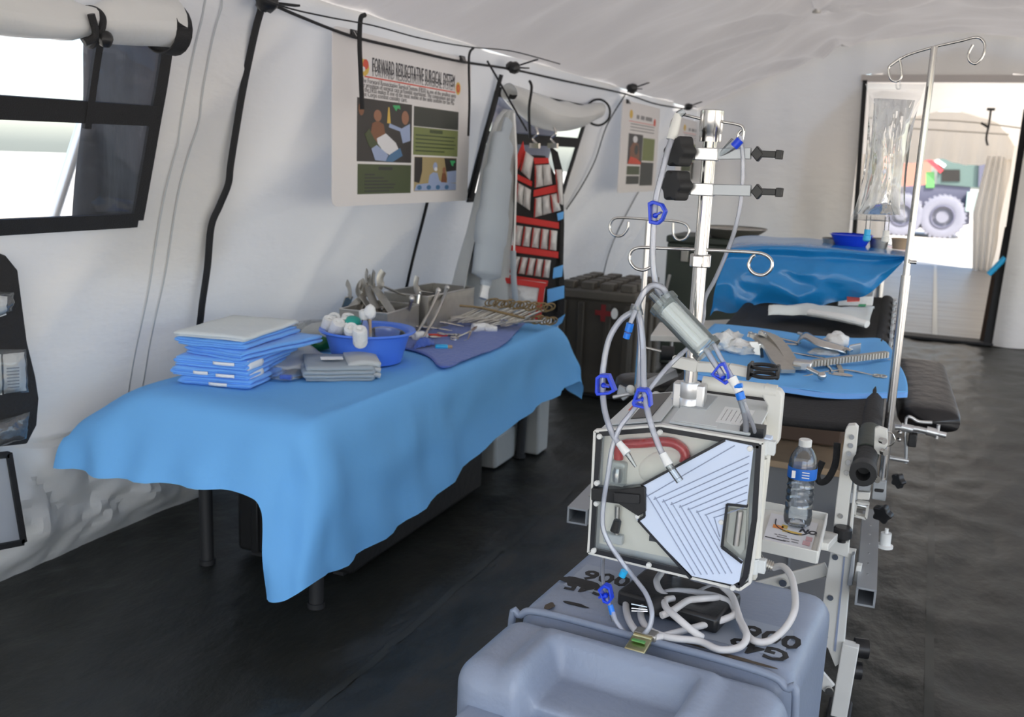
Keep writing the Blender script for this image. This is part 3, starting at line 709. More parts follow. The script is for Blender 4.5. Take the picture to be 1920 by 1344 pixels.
def small_poster(label, tl, tr, bl, br):
    t, P, rect, blob, polyp, tl_, Wd, Hh, y0, zt = poster('poster', label, -2.53, tl, tr, bl, br, False)
    for u0, u1 in ((0.36, 0.43), (0.47, 0.57), (0.60, 0.78)): rect('title_word', u0, 0.12, u1, 0.165, 'print_grey')
    for i in range(3): rect('body_line', 0.22, 0.225 + 0.035 * i, 0.86, 0.235 + 0.035 * i, 'print_grey')
    mb = MB(); blob(mb, 0.22, 0.125, 0.04, 0.05, 0, 0.001); mb.build('emblem', ['print_yellow'], t)
    mb = MB(); blob(mb, 0.86, 0.17, 0.03, 0.045, 0, 0.001); mb.build('emblem', ['print_red'], t)
    rect('red_rule', 0.18, 0.20, 0.9, 0.206, 'print_red')
    ph = rect('photo_panel', 0.19, 0.34, 0.56, 0.69, 'print_night')
    mb = MB(); polyp(mb, [(0.25, 0.66), (0.24, 0.50), (0.33, 0.42), (0.45, 0.45), (0.50, 0.60), (0.46, 0.68)], 0, 0.0013); blob(mb, 0.36, 0.40, 0.06, 0.04, 2, 0.0015)
    polyp(mb, [(0.20, 0.685), (0.26, 0.60), (0.42, 0.62), (0.54, 0.66), (0.54, 0.687)], 1, 0.0017); blob(mb, 0.40, 0.52, 0.05, 0.06, 3, 0.0018); mb.build('photo_print', ['print_brown', 'print_red', 'print_white', 'print_charcoal'], ph)
    rect('text_panel', 0.57, 0.37, 0.90, 0.64, 'print_lime'); rect('text_panel', 0.19, 0.71, 0.52, 0.81, 'print_olive'); rect('text_panel', 0.19, 0.825, 0.52, 0.92, 'print_charcoal')
    rect('photo_panel', 0.54, 0.66, 0.90, 0.94, 'print_charcoal')
small_poster('second white poster on the left wall, partly behind the steel pole knobs', (1167, 190), (1238, 205), (1148, 355), (1226, 360))
small_poster('farthest white poster, mostly hidden behind the steel pole', (1272, 222), (1322, 232), (1268, 340), (1316, 346))

# ================================================================ HANGING THINGS
# long grey gown on the line
GX = -2.42
t = thing('hanging_gown', 'grey surgical gown hanging long from the line in front of the window', 'gown', atx(945, 205, GX))
L = [(944, 205), (922, 232), (905, 290), (895, 350), (880, 420), (862, 490), (850, 545), (846, 580)]
Rr = [(962, 207), (966, 240), (968, 290), (967, 350), (966, 420), (963, 490), (962, 545), (960, 590)]
La = catmull([atx(a, b, GX) for a, b in L], 4); Ra = catmull([atx(a, b, GX) for a, b in Rr], 4)
def gown(u, v):
    k = v * (len(La) - 1); i = min(int(k), len(La) - 2); f = k - i; a = La[i].lerp(La[i + 1], f); b = Ra[i].lerp(Ra[i + 1], f)
    p = a.lerp(b, u); return p + V(0.07 * math.sin(u * 17 + v * 1.5) * (0.3 + v) + 0.035 * math.sin(u * 34 + 1 + v * 3) * v, 0, 0.0)
mb = MB(); mb.grid(gown, 60, 30); mb.build('gown_body', 'gown_grey_light', t, ang=80, solid=0.003)
sl = [atx(a, b, GX + 0.13) for a, b in [(953, 228), (938, 290), (930, 360), (922, 430), (915, 490), (910, 535)]]
mb = MB(); mb.tube(sl, [0.05, 0.12, 0.15, 0.17, 0.15, 0.06], n=16, sub=6, flat=0.42, flatdir=(1, 0, 0)); s_ = mb.build('sleeve', 'gown_hang', t, ang=80)
mb = MB(); a, b = atx(911, 530, GX + 0.13), atx(906, 560, GX + 0.13); mb.tube([a, a.lerp(b, .5), b], [0.045, 0.04, 0.045], n=12, flat=0.5, flatdir=(1, 0, 0)); mb.build('cuff', 'tag_white', s_)
mb = MB(); mb.tube([atx(a, b, GX + 0.09) for a, b in [(964, 212), (968, 300), (966, 400), (964, 470)]], 0.012, n=8, flat=0.4, flatdir=(1, 0, 0)); mb.build('neck_binding', 'tag_white', t)

# red and black roll-down supply pouches, facing into the room
OX, OY = -2.20, 5.62
ux = Vector((0.93, 0.36, 0)).normalized(); un = Vector((ux.y, -ux.x, 0))          # panel direction and its face normal
def op(px, py, off=0.0):                                                            # on the vertical plane of the organiser
    d = _ray(px, py); o = np.array([0, 0, H]); nn = np.array(un); p0 = np.array([OX, OY, 0]) + nn * off
    tt = nn @ (p0 - o) / (nn @ d); return Vector(o + tt * d)
def quad(mb, pts, off, th=0.012): mb.prism([op(a, b, off) for a, b in pts], un * th)
def organiser(name, label, panels, bands, cells, clips, straps=()):
    t = thing(name, label, 'organiser', op(*panels[0][0]), 'hanging supply pouches')
    for p in panels: mb = MB(); quad(mb, p, 0.0, 0.02); mb.build('back_panel', 'black_canvas', t, bevel=0.004)
    for p in bands: mb = MB(); quad(mb, p, 0.022, 0.012); mb.build('red_band', 'red_fabric', t, bevel=0.003)
    for (c, n, kk) in cells:                      # rows of clear sachets
        (ax, ay), (bx, by), (cx, cy), (dx, dy) = c
        for i in range(n):
            f0, f1 = i / n + 0.012, (i + 1) / n - 0.012
            tlx, tly = ax + (bx - ax) * f0, ay + (by - ay) * f0; trx, try_ = ax + (bx - ax) * f1, ay + (by - ay) * f1
            blx, bly = dx + (cx - dx) * f0, dy + (cy - dy) * f0; brx, bry = dx + (cx - dx) * f1, dy + (cy - dy) * f1
            A, B, Cc, D = op(tlx, tly, 0.03), op(trx, try_, 0.03), op(brx, bry, 0.03), op(blx, bly, 0.03)
            def pil(u, v): 
                p = (A.lerp(B, u)).lerp(D.lerp(Cc, u), v)
                return p + un * (0.03 * math.sin(math.pi * u) ** .6 * math.sin(math.pi * v) ** .6 + 0.004 * noise.noise(Vector((u * 4 + i, v * 6, kk))))
            mb = MB(); mb.grid(pil, 8, 8); s_ = mb.build('sachet', 'sachet_foil', t, ang=80)
            if i % 2 == 0 or n > 3:
                mb = MB(); mb.prism([A.lerp(B, 0.02) + un * 0.012, A.lerp(B, 0.16) + un * 0.02, D.lerp(Cc, 0.16) + un * 0.02, D.lerp(Cc, 0.02) + un * 0.012], un * 0.008); mb.build('red_edge', 'red_fabric', s_)
    for (px, py) in clips:
        c = op(px, py, 0.03); mb = MB(); mb.tube([c + V(0, 0, 0.10), c + V(0.015, 0, 0.06), c + V(-0.015, 0, 0.03), c + V(0.012, 0, 0)], 0.008, n=8); mb.box(c + V(0, 0, -0.01), (0.06, 0.03, 0.03)); mb.build('hanger_clip', 'steel', t)
    return t
mat('sachet_foil', (0.66, 0.64, 0.62), rough=0.22, bump=0.5, bscale=28, coat=0.4)
organiser('supply_organiser', 'red and black roll-down supply organiser with clear sachets beside the grey gown',
    [[(990, 290), (1022, 292), (1042, 330), (1052, 395), (1052, 500), (1046, 595), (968, 595), (962, 500), (962, 400), (966, 300)]],
    [[(966, 300), (981, 264), (985, 290), (969, 322)], [(968, 325), (998, 340), (997, 350), (967, 336)], [(1000, 296), (1028, 296), (1030, 306), (1002, 308)], [(1001, 356), (1043, 346), (1045, 360), (1000, 369)],
     [(964, 403), (1048, 417), (1048, 429), (964, 416)], [(958, 459), (1047, 472), (1047, 484), (958, 472)], [(948, 514), (1028, 526), (1026, 537), (948, 524)]],
    [([(983, 282), (1001, 295), (994, 338), (974, 318)], 1, 1), ([(1002, 310), (1032, 308), (1036, 345), (1002, 352)], 2, 2), ([(970, 342), (996, 356), (994, 395), (966, 376)], 2, 3), ([(1002, 372), (1045, 362), (1052, 394), (1000, 408)], 3, 4),
     ([(966, 422), (1046, 433), (1044, 470), (960, 458)], 5, 5), ([(962, 480), (1034, 488), (1030, 521), (954, 510)], 5, 6)],
    [(1003, 270), (1037, 270)])
t2 = organiser('supply_organiser', 'narrow black pouch strip with blue packets at the right edge of the red organiser',
    [[(1030, 272), (1046, 285), (1055, 320), (1058, 420), (1056, 500), (1060, 545), (1056, 606), (1034, 606), (1040, 500), (1046, 400), (1040, 320)]], [], [([(1040, 318), (1054, 318), (1056, 385), (1046, 380)], 1, 8)], [])
for pts in ([(1044, 400), (1057, 396), (1056, 410), (1046, 414)], [(1038, 502), (1056, 496), (1054, 518), (1036, 522)], [(1026, 542), (1058, 535), (1058, 558), (1026, 568)], [(1034, 606), (1060, 588), (1054, 604), (1030, 622)]):
    mb = MB(); quad(mb, pts, 0.05, 0.02); mb.build('blue_packet', 'drape_blue', t2, bevel=0.004)
# large foil pack at the bottom of the organiser
t = thing('foil_pack', 'large clear foil pack with red edges hanging lowest under the red organiser', 'pack', op(985, 560))
A, B, Cc, D = op(946, 520, .06), op(1024, 530, .06), op(1014, 600, .06), op(936, 585, .06)
mb = MB(); mb.grid(lambda u, v: (A.lerp(B, u)).lerp(D.lerp(Cc, u), v) + un * (0.05 * math.sin(math.pi * u) ** .5 * math.sin(math.pi * v) ** .5 + 0.012 * noise.noise(Vector((u * 5, v * 5, 3)))), 18, 14); mb.build('pouch', 'sachet_foil', t, ang=60)
mb = MB(); quad(mb, [(1012, 534), (1022, 535), (1014, 600), (1002, 598)], 0.09, 0.012); mb.build('red_edge', 'red_fabric', t)
mb = MB(); quad(mb, [(948, 520), (1024, 531), (1022, 541), (946, 530)], 0.10, 0.012); mb.build('red_edge', 'red_fabric', t)
mb = MB(); mb.tube([op(a, b, 0.14) for a, b in [(962, 470), (963, 520), (966, 560), (965, 588)]], 0.018, n=8, flat=0.4, flatdir=tuple(un)); tag(mb.build('grey_tie', 'gown_hang'), 'grey cloth tie hanging over the foil pack', 'tie')

# black organiser at the left edge of the picture
t = thing('wall_organiser', 'black wall organiser with clear pockets at the left edge of the photo', 'organiser', wpt(2.2, 0.62, 0.12))
def wl(px, py, off): return atx(px, py, -2.84 + off)
mb = MB(); mb.prism([wl(a, b, 0) for a, b in [(-60, 455), (0, 478), (22, 505), (40, 640), (56, 705), (62, 745), (58, 795), (40, 830), (-60, 840)]], (0.03, 0, 0)); mb.build('back_panel', 'black_canvas', t, bevel=0.006)
def packet(name, pts, m, amp, seed, par, off=0.035):
    A, B, Cc, D = [wl(a, b, off) for a, b in pts]
    mb = MB(); mb.grid(lambda u, v: (A.lerp(B, u)).lerp(D.lerp(Cc, u), v) + V(amp * math.sin(math.pi * u) ** .5 * math.sin(math.pi * v) ** .5 + 0.006 * noise.noise(Vector((u * 5, v * 5, seed))), 0, 0), 14, 12); return mb.build(name, m, par, ang=60)
for i, pts in enumerate([[(-40, 545), (26, 548), (24, 582), (-40, 612)], [(-40, 655), (49, 655), (54, 735), (-40, 742)], [(-40, 800), (56, 772), (50, 822), (-40, 850)]]):
    packet('pocket', pts, 'clear_bag', 0.03, i, t)
for i, (pts, lb) in enumerate([([(-30, 550), (14, 556), (12, 590), (-30, 605)], 'white dressing in the upper clear pocket of the black organiser'), ([(6, 664), (46, 660), (50, 732), (8, 738)], 'white printed dressing packet in the middle pocket of the black organiser'), ([(-45, 664), (2, 664), (4, 740), (-45, 742)], 'white dressing at the far left in the middle pocket of the black organiser')]):
    o = packet('dressing_packet', pts, 'tag_white', 0.012, i + 9, None, 0.036); tag(o, lb, 'packet', 'dressings in the wall organiser')
    if i == 1:
        a = wl(12, 672, 0.056)
        for k in range(7): mb = MB(); mb.prism([wl(12 + k * 0.4, 690 + 6 * k, 0.054), wl(36, 688 + 6 * k, 0.054), wl(36, 690 + 6 * k, 0.054), wl(12 + k * .4, 692 + 6 * k, 0.054)], (0.0008, 0, 0)); mb.build('print_line', 'print_grey', o)
# framed sheet under it
t = thing('framed_sheet', 'white sheet in a black bound frame under the black wall organiser', 'sign', wpt(2.2, 0.27, 0.1))
mb = MB(); mb.prism([wl(a, b, 0.03) for a, b in [(-70, 862), (14, 855), (42, 1014), (-70, 1036)]], (0.004, 0, 0)); mb.build('sheet', 'print_white', t)
for (a, b) in (((-70, 860), (16, 852)), ((16, 850), (44, 1017)), ((44, 1016), (-70, 1038))):
    mb = MB(); mb.beam(wl(*a, 0.036), wl(*b, 0.036), 0.022, 0.012, (1, 0, 0)); mb.build('binding', 'black_web', t)
mb = MB(); mb.grid(lambda u, v: (wl(-70, 858, 0.042).lerp(wl(14, 853, 0.042), u)).lerp(wl(-70, 1034, 0.042).lerp(wl(42, 1014, 0.042), u), v) + V(0.006 * noise.noise(Vector((u * 4, v * 4, 0))), 0, 0), 8, 8); mb.build('clear_cover', 'vinyl_window', t, ang=80)

# ================================================================ TABLE, DRAPE AND WHAT STANDS UNDER IT
TZ = 0.75
t = thing('folding_table', 'long folding table with black legs under the blue drape', 'table', (-2.25, 3.9, 0))
mb = MB(); mb.box((-2.245, 3.88, TZ - 0.025), (0.74, 2.38, 0.04)); mb.build('tabletop', 'black_plastic', t, bevel=0.01)
for x, y, dx, dy in ((-2.545, 2.92, -0.02, 0.02), (-1.935, 2.80, 0.0, 0.03), (-2.0, 4.90, 0.02, 0.0), (-2.55, 4.90, 0, 0)):
    mb = MB(); mb.cyl((x + dx, y + dy, TZ - 0.04), (x, y, 0.012), 0.028, 0.026); l_ = mb.build('leg', 'black_rubber', t)
    mb = MB(); mb.cyl((x, y, 0.02), (x, y, 0.0), 0.032); mb.build('foot_cap', 'black_rubber', l_)
Z0 = TZ + 0.004
NET = [
 [(-2.93, 2.56, .455), (-2.80, 2.52, .463), (-2.62, 2.50, .475), (-2.25, 2.50, .505), (-2.03, 2.51, .515), (-1.945, 2.50, .48), (-1.93, 2.50, .33), (-1.915, 2.50, .17)],
 [(-2.925, 2.60, .56), (-2.78, 2.57, .60), (-2.60, 2.575, .63), (-2.25, 2.58, .645), (-1.98, 2.58, .655), (-1.89, 2.555, .57), (-1.85, 2.50, .36), (-1.83, 2.47, .19)],
 [(-2.90, 2.70, .63), (-2.76, 2.68, .69), (-2.60, 2.67, Z0), (-2.25, 2.665, Z0), (-1.95, 2.665, Z0), (-1.835, 2.65, .715), (-1.77, 2.58, .46), (-1.76, 2.52, .24)],
 [(-2.86, 2.95, .70), (-2.72, 2.95, .74), (-2.60, 2.95, Z0), (-2.25, 2.95, Z0), (-1.93, 2.95, Z0), (-1.845, 2.95, .725), (-1.80, 2.93, .47), (-1.78, 2.90, .22)],
 [(-2.78, 3.40, .72), (-2.68, 3.40, .75), (-2.60, 3.40, Z0), (-2.25, 3.40, Z0), (-1.93, 3.40, Z0), (-1.845, 3.40, .725), (-1.815, 3.40, .49), (-1.79, 3.40, .25)],
 [(-2.72, 3.95, .70), (-2.66, 3.95, .75), (-2.60, 3.95, Z0), (-2.25, 3.95, Z0), (-1.93, 3.95, Z0), (-1.845, 3.95, .725), (-1.83, 3.95, .53), (-1.80, 3.94, .335)],
 [(-2.70, 4.50, .68), (-2.66, 4.50, .75), (-2.60, 4.50, Z0), (-2.25, 4.50, Z0), (-1.93, 4.50, Z0), (-1.845, 4.50, .725), (-1.82, 4.50, .55), (-1.79, 4.52, .385)],
 [(-2.70, 5.00, .68), (-2.66, 5.00, .75), (-2.60, 5.00, Z0), (-2.25, 5.02, Z0), (-1.93, 5.02, Z0), (-1.84, 5.02, .73), (-1.79, 5.05, .57), (-1.75, 5.08, .43)],
 [(-2.70, 5.10, .60), (-2.66, 5.11, .64), (-2.60, 5.12, .66), (-2.25, 5.12, .66), (-1.93, 5.12, .66), (-1.83, 5.14, .60), (-1.76, 5.16, .50), (-1.72, 5.17, .40)],
 [(-2.70, 5.12, .50), (-2.66, 5.13, .50), (-2.60, 5.14, .50), (-2.25, 5.14, .48), (-1.93, 5.15, .42), (-1.84, 5.18, .36), (-1.78, 5.20, .33), (-1.75, 5.21, .31)]]
def netcloth(NET, sub=6):
    rows = [catmull(r, sub) for r in NET]; cols = []
    for k in range(len(rows[0])): cols.append(catmull([r[k] for r in rows], sub))
    return cols
def clothmesh(NET, sub, wr):
    cols = netcloth(NET, sub); nu, nv = len(cols), len(cols[0]); vs = []
    for j in range(nv):
        for i in range(nu): p = cols[i][j]; vs.append(p + wr(p))
    fs = [(j * nu + i, j * nu + i + 1, (j + 1) * nu + i + 1, (j + 1) * nu + i) for j in range(nv - 1) for i in range(nu - 1)]
    return MB().add(vs, fs)
def wr(p):
    hang = max(0.0, min(1.0, (TZ - 0.01 - p.z) / 0.2))
    k = noise.noise(Vector((p.x * 7, p.y * 6, p.z * 6))) * 0.026 + 0.012 * abs(noise.noise(Vector((p.x * 12 + p.z * 8, p.y * 11, p.z * 5)))) + 0.010 * math.sin(p.y * 21 + 3 * p.z) * (1 if p.x > -1.9 else 0) + 0.012 * math.sin(p.x * 26 + p.z * 5) * (1 if p.y < 2.62 else 0)
    if hang > 0: return V(k * hang * (1 if p.y > 2.6 else 0.2), k * hang * (-1 if p.y < 2.62 else 0), 0)
    r = 1 - abs(noise.noise(Vector((p.x * 2.5 + 5, p.y * 2.2, 0)))) * 3.0
    return V(0, 0, max(0, r) ** 3 * 0.005)
mb = clothmesh(NET, 8, wr)
tag(mb.build('table_drape', 'drape_blue', ang=70), 'light blue paper drape hanging over the long table', 'drape')

# black footlocker under the near end
t = thing('transit_case', 'black transit case stencilled G45 006 under the near end of the table', 'case', (-2.2, 3.6, 0))
mb = MB(); mb.box((-2.22, 3.66, 0.25), (0.56, 1.22, 0.46)); mb.build('body', 'black_case', t, bevel=0.02)
mb = MB(); mb.box((-2.22, 3.66, 0.505), (0.58, 1.24, 0.05)); mb.build('lid', 'black_case', t, bevel=0.015)
for x in (-2.40, -2.27, -2.12, -2.02): mb = MB(); mb.box((x, 3.045, 0.23), (0.035, 0.02, 0.40)); mb.build('rib', 'black_case', t, bevel=0.006)
for x in (-2.34, -2.07):
    mb = MB(); mb.box((x, 3.04, 0.40), (0.10, 0.012, 0.11)); h_ = mb.build('handle_plate', 'black_case', t, bevel=0.004)
    mb = MB(); mb.tube([(x - 0.045, 3.03, 0.43), (x - 0.045, 3.00, 0.425), (x - 0.045, 2.985, 0.355), (x + 0.045, 2.985, 0.355), (x + 0.045, 3.00, 0.425), (x + 0.045, 3.03, 0.43)], 0.006, sub=1); mb.build('handle', 'steel_satin', h_)
for i, s_ in enumerate(['G45', '006']): text('stencil_text', s_, 'stencil_white', 0.07, (-2.10, 3.045, 0.19 - 0.07 * i), (1, 0, 0), (0, 0, 1), t)
for fx, fy in ((-2.42, 3.1), (-2.02, 3.1), (-2.42, 4.22), (-2.02, 4.22)):
    mb = MB(); mb.box((fx, fy, 0.011), (0.05, 0.05, 0.022)); mb.build('foot', 'black_rubber', t)
# silver case at the far end
t = thing('silver_case', 'small silver grey case with a black latch under the far end of the table', 'case', (-2.1, 4.72, 0))
mb = MB(); mb.box((-2.16, 4.76, 0.095), (0.27, 0.28, 0.19)); mb.build('body', 'case_silver', t, bevel=0.018)
mb = MB(); mb.box((-2.16, 4.76, 0.225), (0.28, 0.29, 0.06)); mb.build('lid', 'case_silver', t, bevel=0.018)
mb = MB(); mb.box((-2.23, 4.605, 0.16), (0.055, 0.02, 0.045)); la = mb.build('latch', 'black_plastic', t, bevel=0.004)
mb = MB(); mb.tube([(-2.25, 4.60, 0.175), (-2.19, 4.58, 0.18), (-2.17, 4.585, 0.135), (-2.23, 4.59, 0.125)], 0.004, sub=2); mb.build('latch_wire', 'steel', la)
mb = MB(); mb.box((-2.215, 4.608, 0.222), (0.03, 0.012, 0.03)); mb.build('badge', 'black_plastic', t)
t = thing('silver_case', 'tall pale case standing behind the far table leg', 'case', (-2.1, 5.0, 0))
mb = MB(); mb.box((-2.02, 5.06, 0.16), (0.2, 0.16, 0.32)); mb.build('body', 'case_silver', t, bevel=0.015)
mb = MB(); mb.box((-2.02, 4.975, 0.28), (0.10, 0.012, 0.02)); mb.build('handle', 'black_plastic', t)
mb = MB(); mb.box((-2.45, 4.62, 0.2), (0.3, 0.5, 0.4))
tc = thing('dark_case', 'dark case in shadow beside the black transit case under the table', 'case', (-2.3, 4.6, 0))
mb.build('body', 'black_case', tc, bevel=0.02); mb = MB(); mb.box((-2.45, 4.36, 0.3), (0.14, 0.02, 0.05)); mb.build('handle', 'black_rubber', tc)
# ================================================================ ON THE BLUE TABLE
ZT = TZ + 0.008
def rz(a): return Matrix.Rotation(math.radians(a), 3, 'Z')
def folded(name, label, cat, c, w_, l_, h_, ang, matn, passes=4, seed=0, group=None, tags=(), tilt=0.0):
    """cloth folded in accordion layers; folds show on the near end"""
    t = thing(name, label, cat, c, group, (tilt, 0, math.radians(ang)))
    pts = []; step = h_ / passes
    for k in range(passes):
        xs = (-w_ / 2, w_ / 2) if k % 2 == 0 else (w_ / 2, -w_ / 2)
        z = step * (k + 0.5)
        pts += [(xs[0] * 0.96, z), (xs[0] * 0.5, z), (0, z), (xs[1] * 0.5, z), (xs[1] * 0.96, z)]
        if k < passes - 1: pts.append((xs[1] * 1.03, z + step / 2))
    cl = catmull([V(a, 0, b) for a, b in pts], 3)
    def fn(u, v):
        p = cl[min(len(cl) - 1, int(round(u * (len(cl) - 1))))]
        y = (v - 0.5) * l_; n_ = noise.noise(Vector((p.x * 6 + seed, y * 5, p.z * 30)))
        b = 1 - 0.10 * (2 * abs(v - 0.5)) ** 6
        return V(p.x * (1 + 0.03 * n_), y + 0.010 * n_ + 0.006 * math.sin(p.z * 300 + seed), p.z * b + 0.004 * noise.noise(Vector((p.x * 9, y * 9, seed))))
    mb = MB(); mb.grid(fn, len(cl) - 1, 12); mb.build('cloth', matn, t, world=False, ang=60, solid=step * 0.72)
    for (tx, tz, tw) in tags:
        mb = MB(); mb.grid(lambda u, v: V(tx + tw * (u - .5), -l_ / 2 - 0.010 - 0.004 * math.sin(u * 3.1), tz + 0.012 * (v - .5)), 6, 2); mb.build('tag', 'tag_white', t, world=False, solid=0.003)
    return t
B0 = V(-2.52, 3.10, ZT)
G = 'stack of folded surgical gowns'
folded('folded_gown', 'lowest blue folded gown in the stack on the table', 'folded gown', B0 + V(0.015, 0.0, 0), 0.29, 0.44, 0.034, 12, 'gown_blue', 4, 1, G, [(0.02, 0.012, 0.075)])
folded('folded_gown', 'second lowest blue folded gown with two white tags', 'folded gown', B0 + V(-0.015, 0.0, 0.035), 0.31, 0.45, 0.034, 14, 'gown_blue', 4, 2, G, [(-0.03, 0.017, 0.06), (0.07, 0.012, 0.075)])
g3 = folded('folded_gown', 'blue folded gown with knitted white cuffs in the middle of the stack', 'folded gown', B0 + V(-0.005, 0.01, 0.070), 0.30, 0.44, 0.036, 10, 'gown_blue', 4, 3, G, [(0.065, 0.022, 0.09)])
for dz in (-0.004, -0.045):
    mb = MB(); mb.grid(lambda u, v: V(0.145 + 0.01 * math.sin(v * 3.1), -0.20 + 0.11 * u, dz + 0.034 * v), 6, 4); mb.build('cuff', 'tag_white', g3, world=False, solid=0.012)
folded('folded_gown', 'blue folded gown third from the top, turned to the right', 'folded gown', B0 + V(0.045, 0.06, 0.108), 0.28, 0.48, 0.036, -4, 'gown_blue', 4, 4, G)
folded('folded_gown', 'blue folded gown just under the pale top one', 'folded gown', B0 + V(-0.01, 0.03, 0.146), 0.29, 0.44, 0.030, 8, 'gown_blue', 3, 5, G)
folded('folded_gown', 'pale off-white folded gown on top of the blue stack', 'folded gown', B0 + V(-0.02, 0.03, 0.178), 0.30, 0.46, 0.022, 10, 'gown_pale', 2, 6, G)

# face mask with clear visor
c = V(-2.39, 3.34, ZT); t = thing('visor_mask', 'grey face mask with a clear visor lying beside the folded gowns', 'face mask', c)
mb = MB(); mb.grid(lambda u, v: c + rz(25) @ V((u - .5) * 0.20, (v - .5) * 0.30, 0.03 + 0.05 * v * math.sin(math.pi * min(1, u + .15)) + 0.01 * noise.noise(Vector((u * 4, v * 4, 0)))), 16, 16); mb.build('mask', 'gown_grey_light', t, ang=70, solid=0.006)
vp_ = [atz(a, b, ZT + 0.012) for a, b in [(500, 672), (487, 690), (500, 705), (540, 711), (585, 702)]]
mb = MB(); P_ = catmull(vp_, 6); mb.grid(lambda u, v: P_[min(len(P_) - 1, int(u * (len(P_) - 1)))] + V(-0.02 * v, 0.03 * v, 0.045 * v), len(P_) - 1, 3); mb.build('visor', 'clear_hard', t, ang=80)
mb = MB(); mb.tube(vp_, 0.006, n=8); mb.build('visor_rim', 'clear_hard', t)
mb = MB(); p = atz(536, 707, ZT + 0.02); mb.tube([p + V(-0.02, -0.01, 0), p, p + V(0.022, 0.008, 0)], 0.011, n=10); mb.build('blue_pad', 'towel_blue', t)
# grey folded gown
c = V(-2.27, 3.40, ZT); t = folded('folded_gown', 'grey folded gown with pale sleeves in front of the blue basin', 'folded gown', V(-2.20, 3.33, ZT), 0.27, 0.30, 0.062, 38, 'gown_grey', 4, 11)
for k in range(3):
    mb = MB(); mb.grid(lambda u, v: V(0.04 + 0.13 * u, -0.12 + 0.27 * v, 0.012 + 0.022 * k + 0.012 * math.sin(u * 3.1)), 8, 8); mb.build('sleeve', 'gown_grey_light', t, world=False, ang=70, solid=0.018)
mb = MB(); mb.box((-0.02, -0.02, 0.070), (0.09, 0.05, 0.002)); mb.build('label', 'tag_white', t, world=False)
# clear wrapped pack behind
c = atz(580, 634, ZT) + V(0.10, -0.06, 0); t = thing('wrapped_pack', 'white dressing in a clear wrapper behind the visor mask', 'pack', c)
mb = MB(); mb.ell(c + V(0.0, 0.06, 0.045), (0.10, 0.17, 0.045), 18, 10, 0.2, 4); mb.build('dressing', 'gown_pale', t, ang=80)
mb = MB(); mb.ell(c + V(-0.01, 0.03, 0.048), (0.15, 0.26, 0.05), 20, 10, 0.3, 8); mb.build('wrapper', 'clear_bag', t, ang=60)
# green mask strap item
c = atz(606, 650, ZT + 0.02); t = thing('green_bottle', 'dark green plastic bottle lying against the basin', 'bottle', c)
mb = MB(); mb.lathe([(0, -0.07), (0.03, -0.07), (0.036, -0.05), (0.036, 0.03), (0.014, 0.06), (0.014, 0.08), (0, 0.08)], c + V(0, 0, 0.02), (0.75, 0.5, 0.25), n=18); mb.build('body', 'green_plastic', t)
mb = MB(); mb.lathe([(0, 0.0), (0.018, 0), (0.018, 0.03), (0, 0.03)], c + V(-0.06, -0.045, 0.0), (-0.75, -0.5, -0.05), n=14); mb.build('cap', 'green_plastic', t)

# basin
c = V(-2.225, 3.615, ZT + 0.002); t = thing('basin', 'round blue plastic basin standing on the table', 'basin', c)
mb = MB(); mb.lathe([(0, 0.004), (0.13, 0.004), (0.146, 0.014), (0.178, 0.125), (0.185, 0.140), (0.210, 0.146), (0.213, 0.138), (0.206, 0.132), (0.186, 0.128), (0.150, 0.004), (0.13, -0.001), (0, -0.001)], c, n=56); mb.build('bowl', 'basin_blue', t, ang=50)
mb = MB(); mb.lathe([(0.166, 0.080), (0.1705, 0.084), (0.169, 0.090)], c, n=56); mb.build('bead', 'basin_blue', t)
GR = [(612, 608), (628, 614), (643, 612), (656, 622), (622, 602), (671, 628), (648, 603)]
GL = ['leftmost white gauze roll in the blue basin', 'gauze roll second from the left rim of the basin', 'gauze roll in the middle of the basin heap', 'gauze roll on the near rim of the basin', 'gauze roll behind the others at the left of the basin', 'rightmost gauze roll in front of the teal cap', 'gauze roll behind the teal cap in the basin']
for i, (px, py) in enumerate(GR):
    p = atz(px + 4, py, ZT + 0.160); t = thing('gauze_roll', GL[i], 'gauze roll', p, 'gauze rolls in the basin')
    ax = Vector((0.3 + 0.2 * math.sin(i * 2), -0.45 + 0.3 * math.cos(i), 0.75)).normalized()
    mb = MB(); mb.lathe([(0, -0.055), (0.026, -0.052), (0.031, -0.04), (0.031, 0.02), (0.027, 0.032), (0.014, 0.034), (0.012, 0.026), (0, 0.024)], p, ax, n=18); mb.build('roll', 'gauze', t)
    mb = MB(); mb.tube([p + ax * 0.03 + rz(40 * k) @ V(0.003 * k, 0, 0.002) for k in range(7)], 0.003, n=6, sub=3); mb.build('end_turn', 'tag_white', t)
p = atz(661, 606, ZT + 0.175); t = thing('teal_cap', 'round teal cap sticking up among the gauze rolls', 'cap', p)
mb = MB(); mb.lathe([(0, 0.03), (0.02, 0.028), (0.034, 0.018), (0.038, 0.0), (0.034, -0.08), (0, -0.08)], p, (0.2, -0.3, 0.9), n=24); mb.build('dome', 'teal', t)
mb = MB(); mb.lathe([(0.0385, -0.004), (0.041, -0.01), (0.0385, -0.016)], p, (0.2, -0.3, 0.9), n=24); mb.build('rim', 'teal', t)
p = atz(686, 620, ZT + 0.15); t = thing('spray_bottle', 'pale plastic bottle with a white nozzle standing in the basin', 'bottle', p)
mb = MB(); mb.lathe([(0, -0.10), (0.034, -0.10), (0.034, -0.01), (0.014, 0.045), (0.012, 0.06), (0, 0.06)], p, (-0.1, 0, 1), n=20); mb.build('body', 'clear_bag', t)
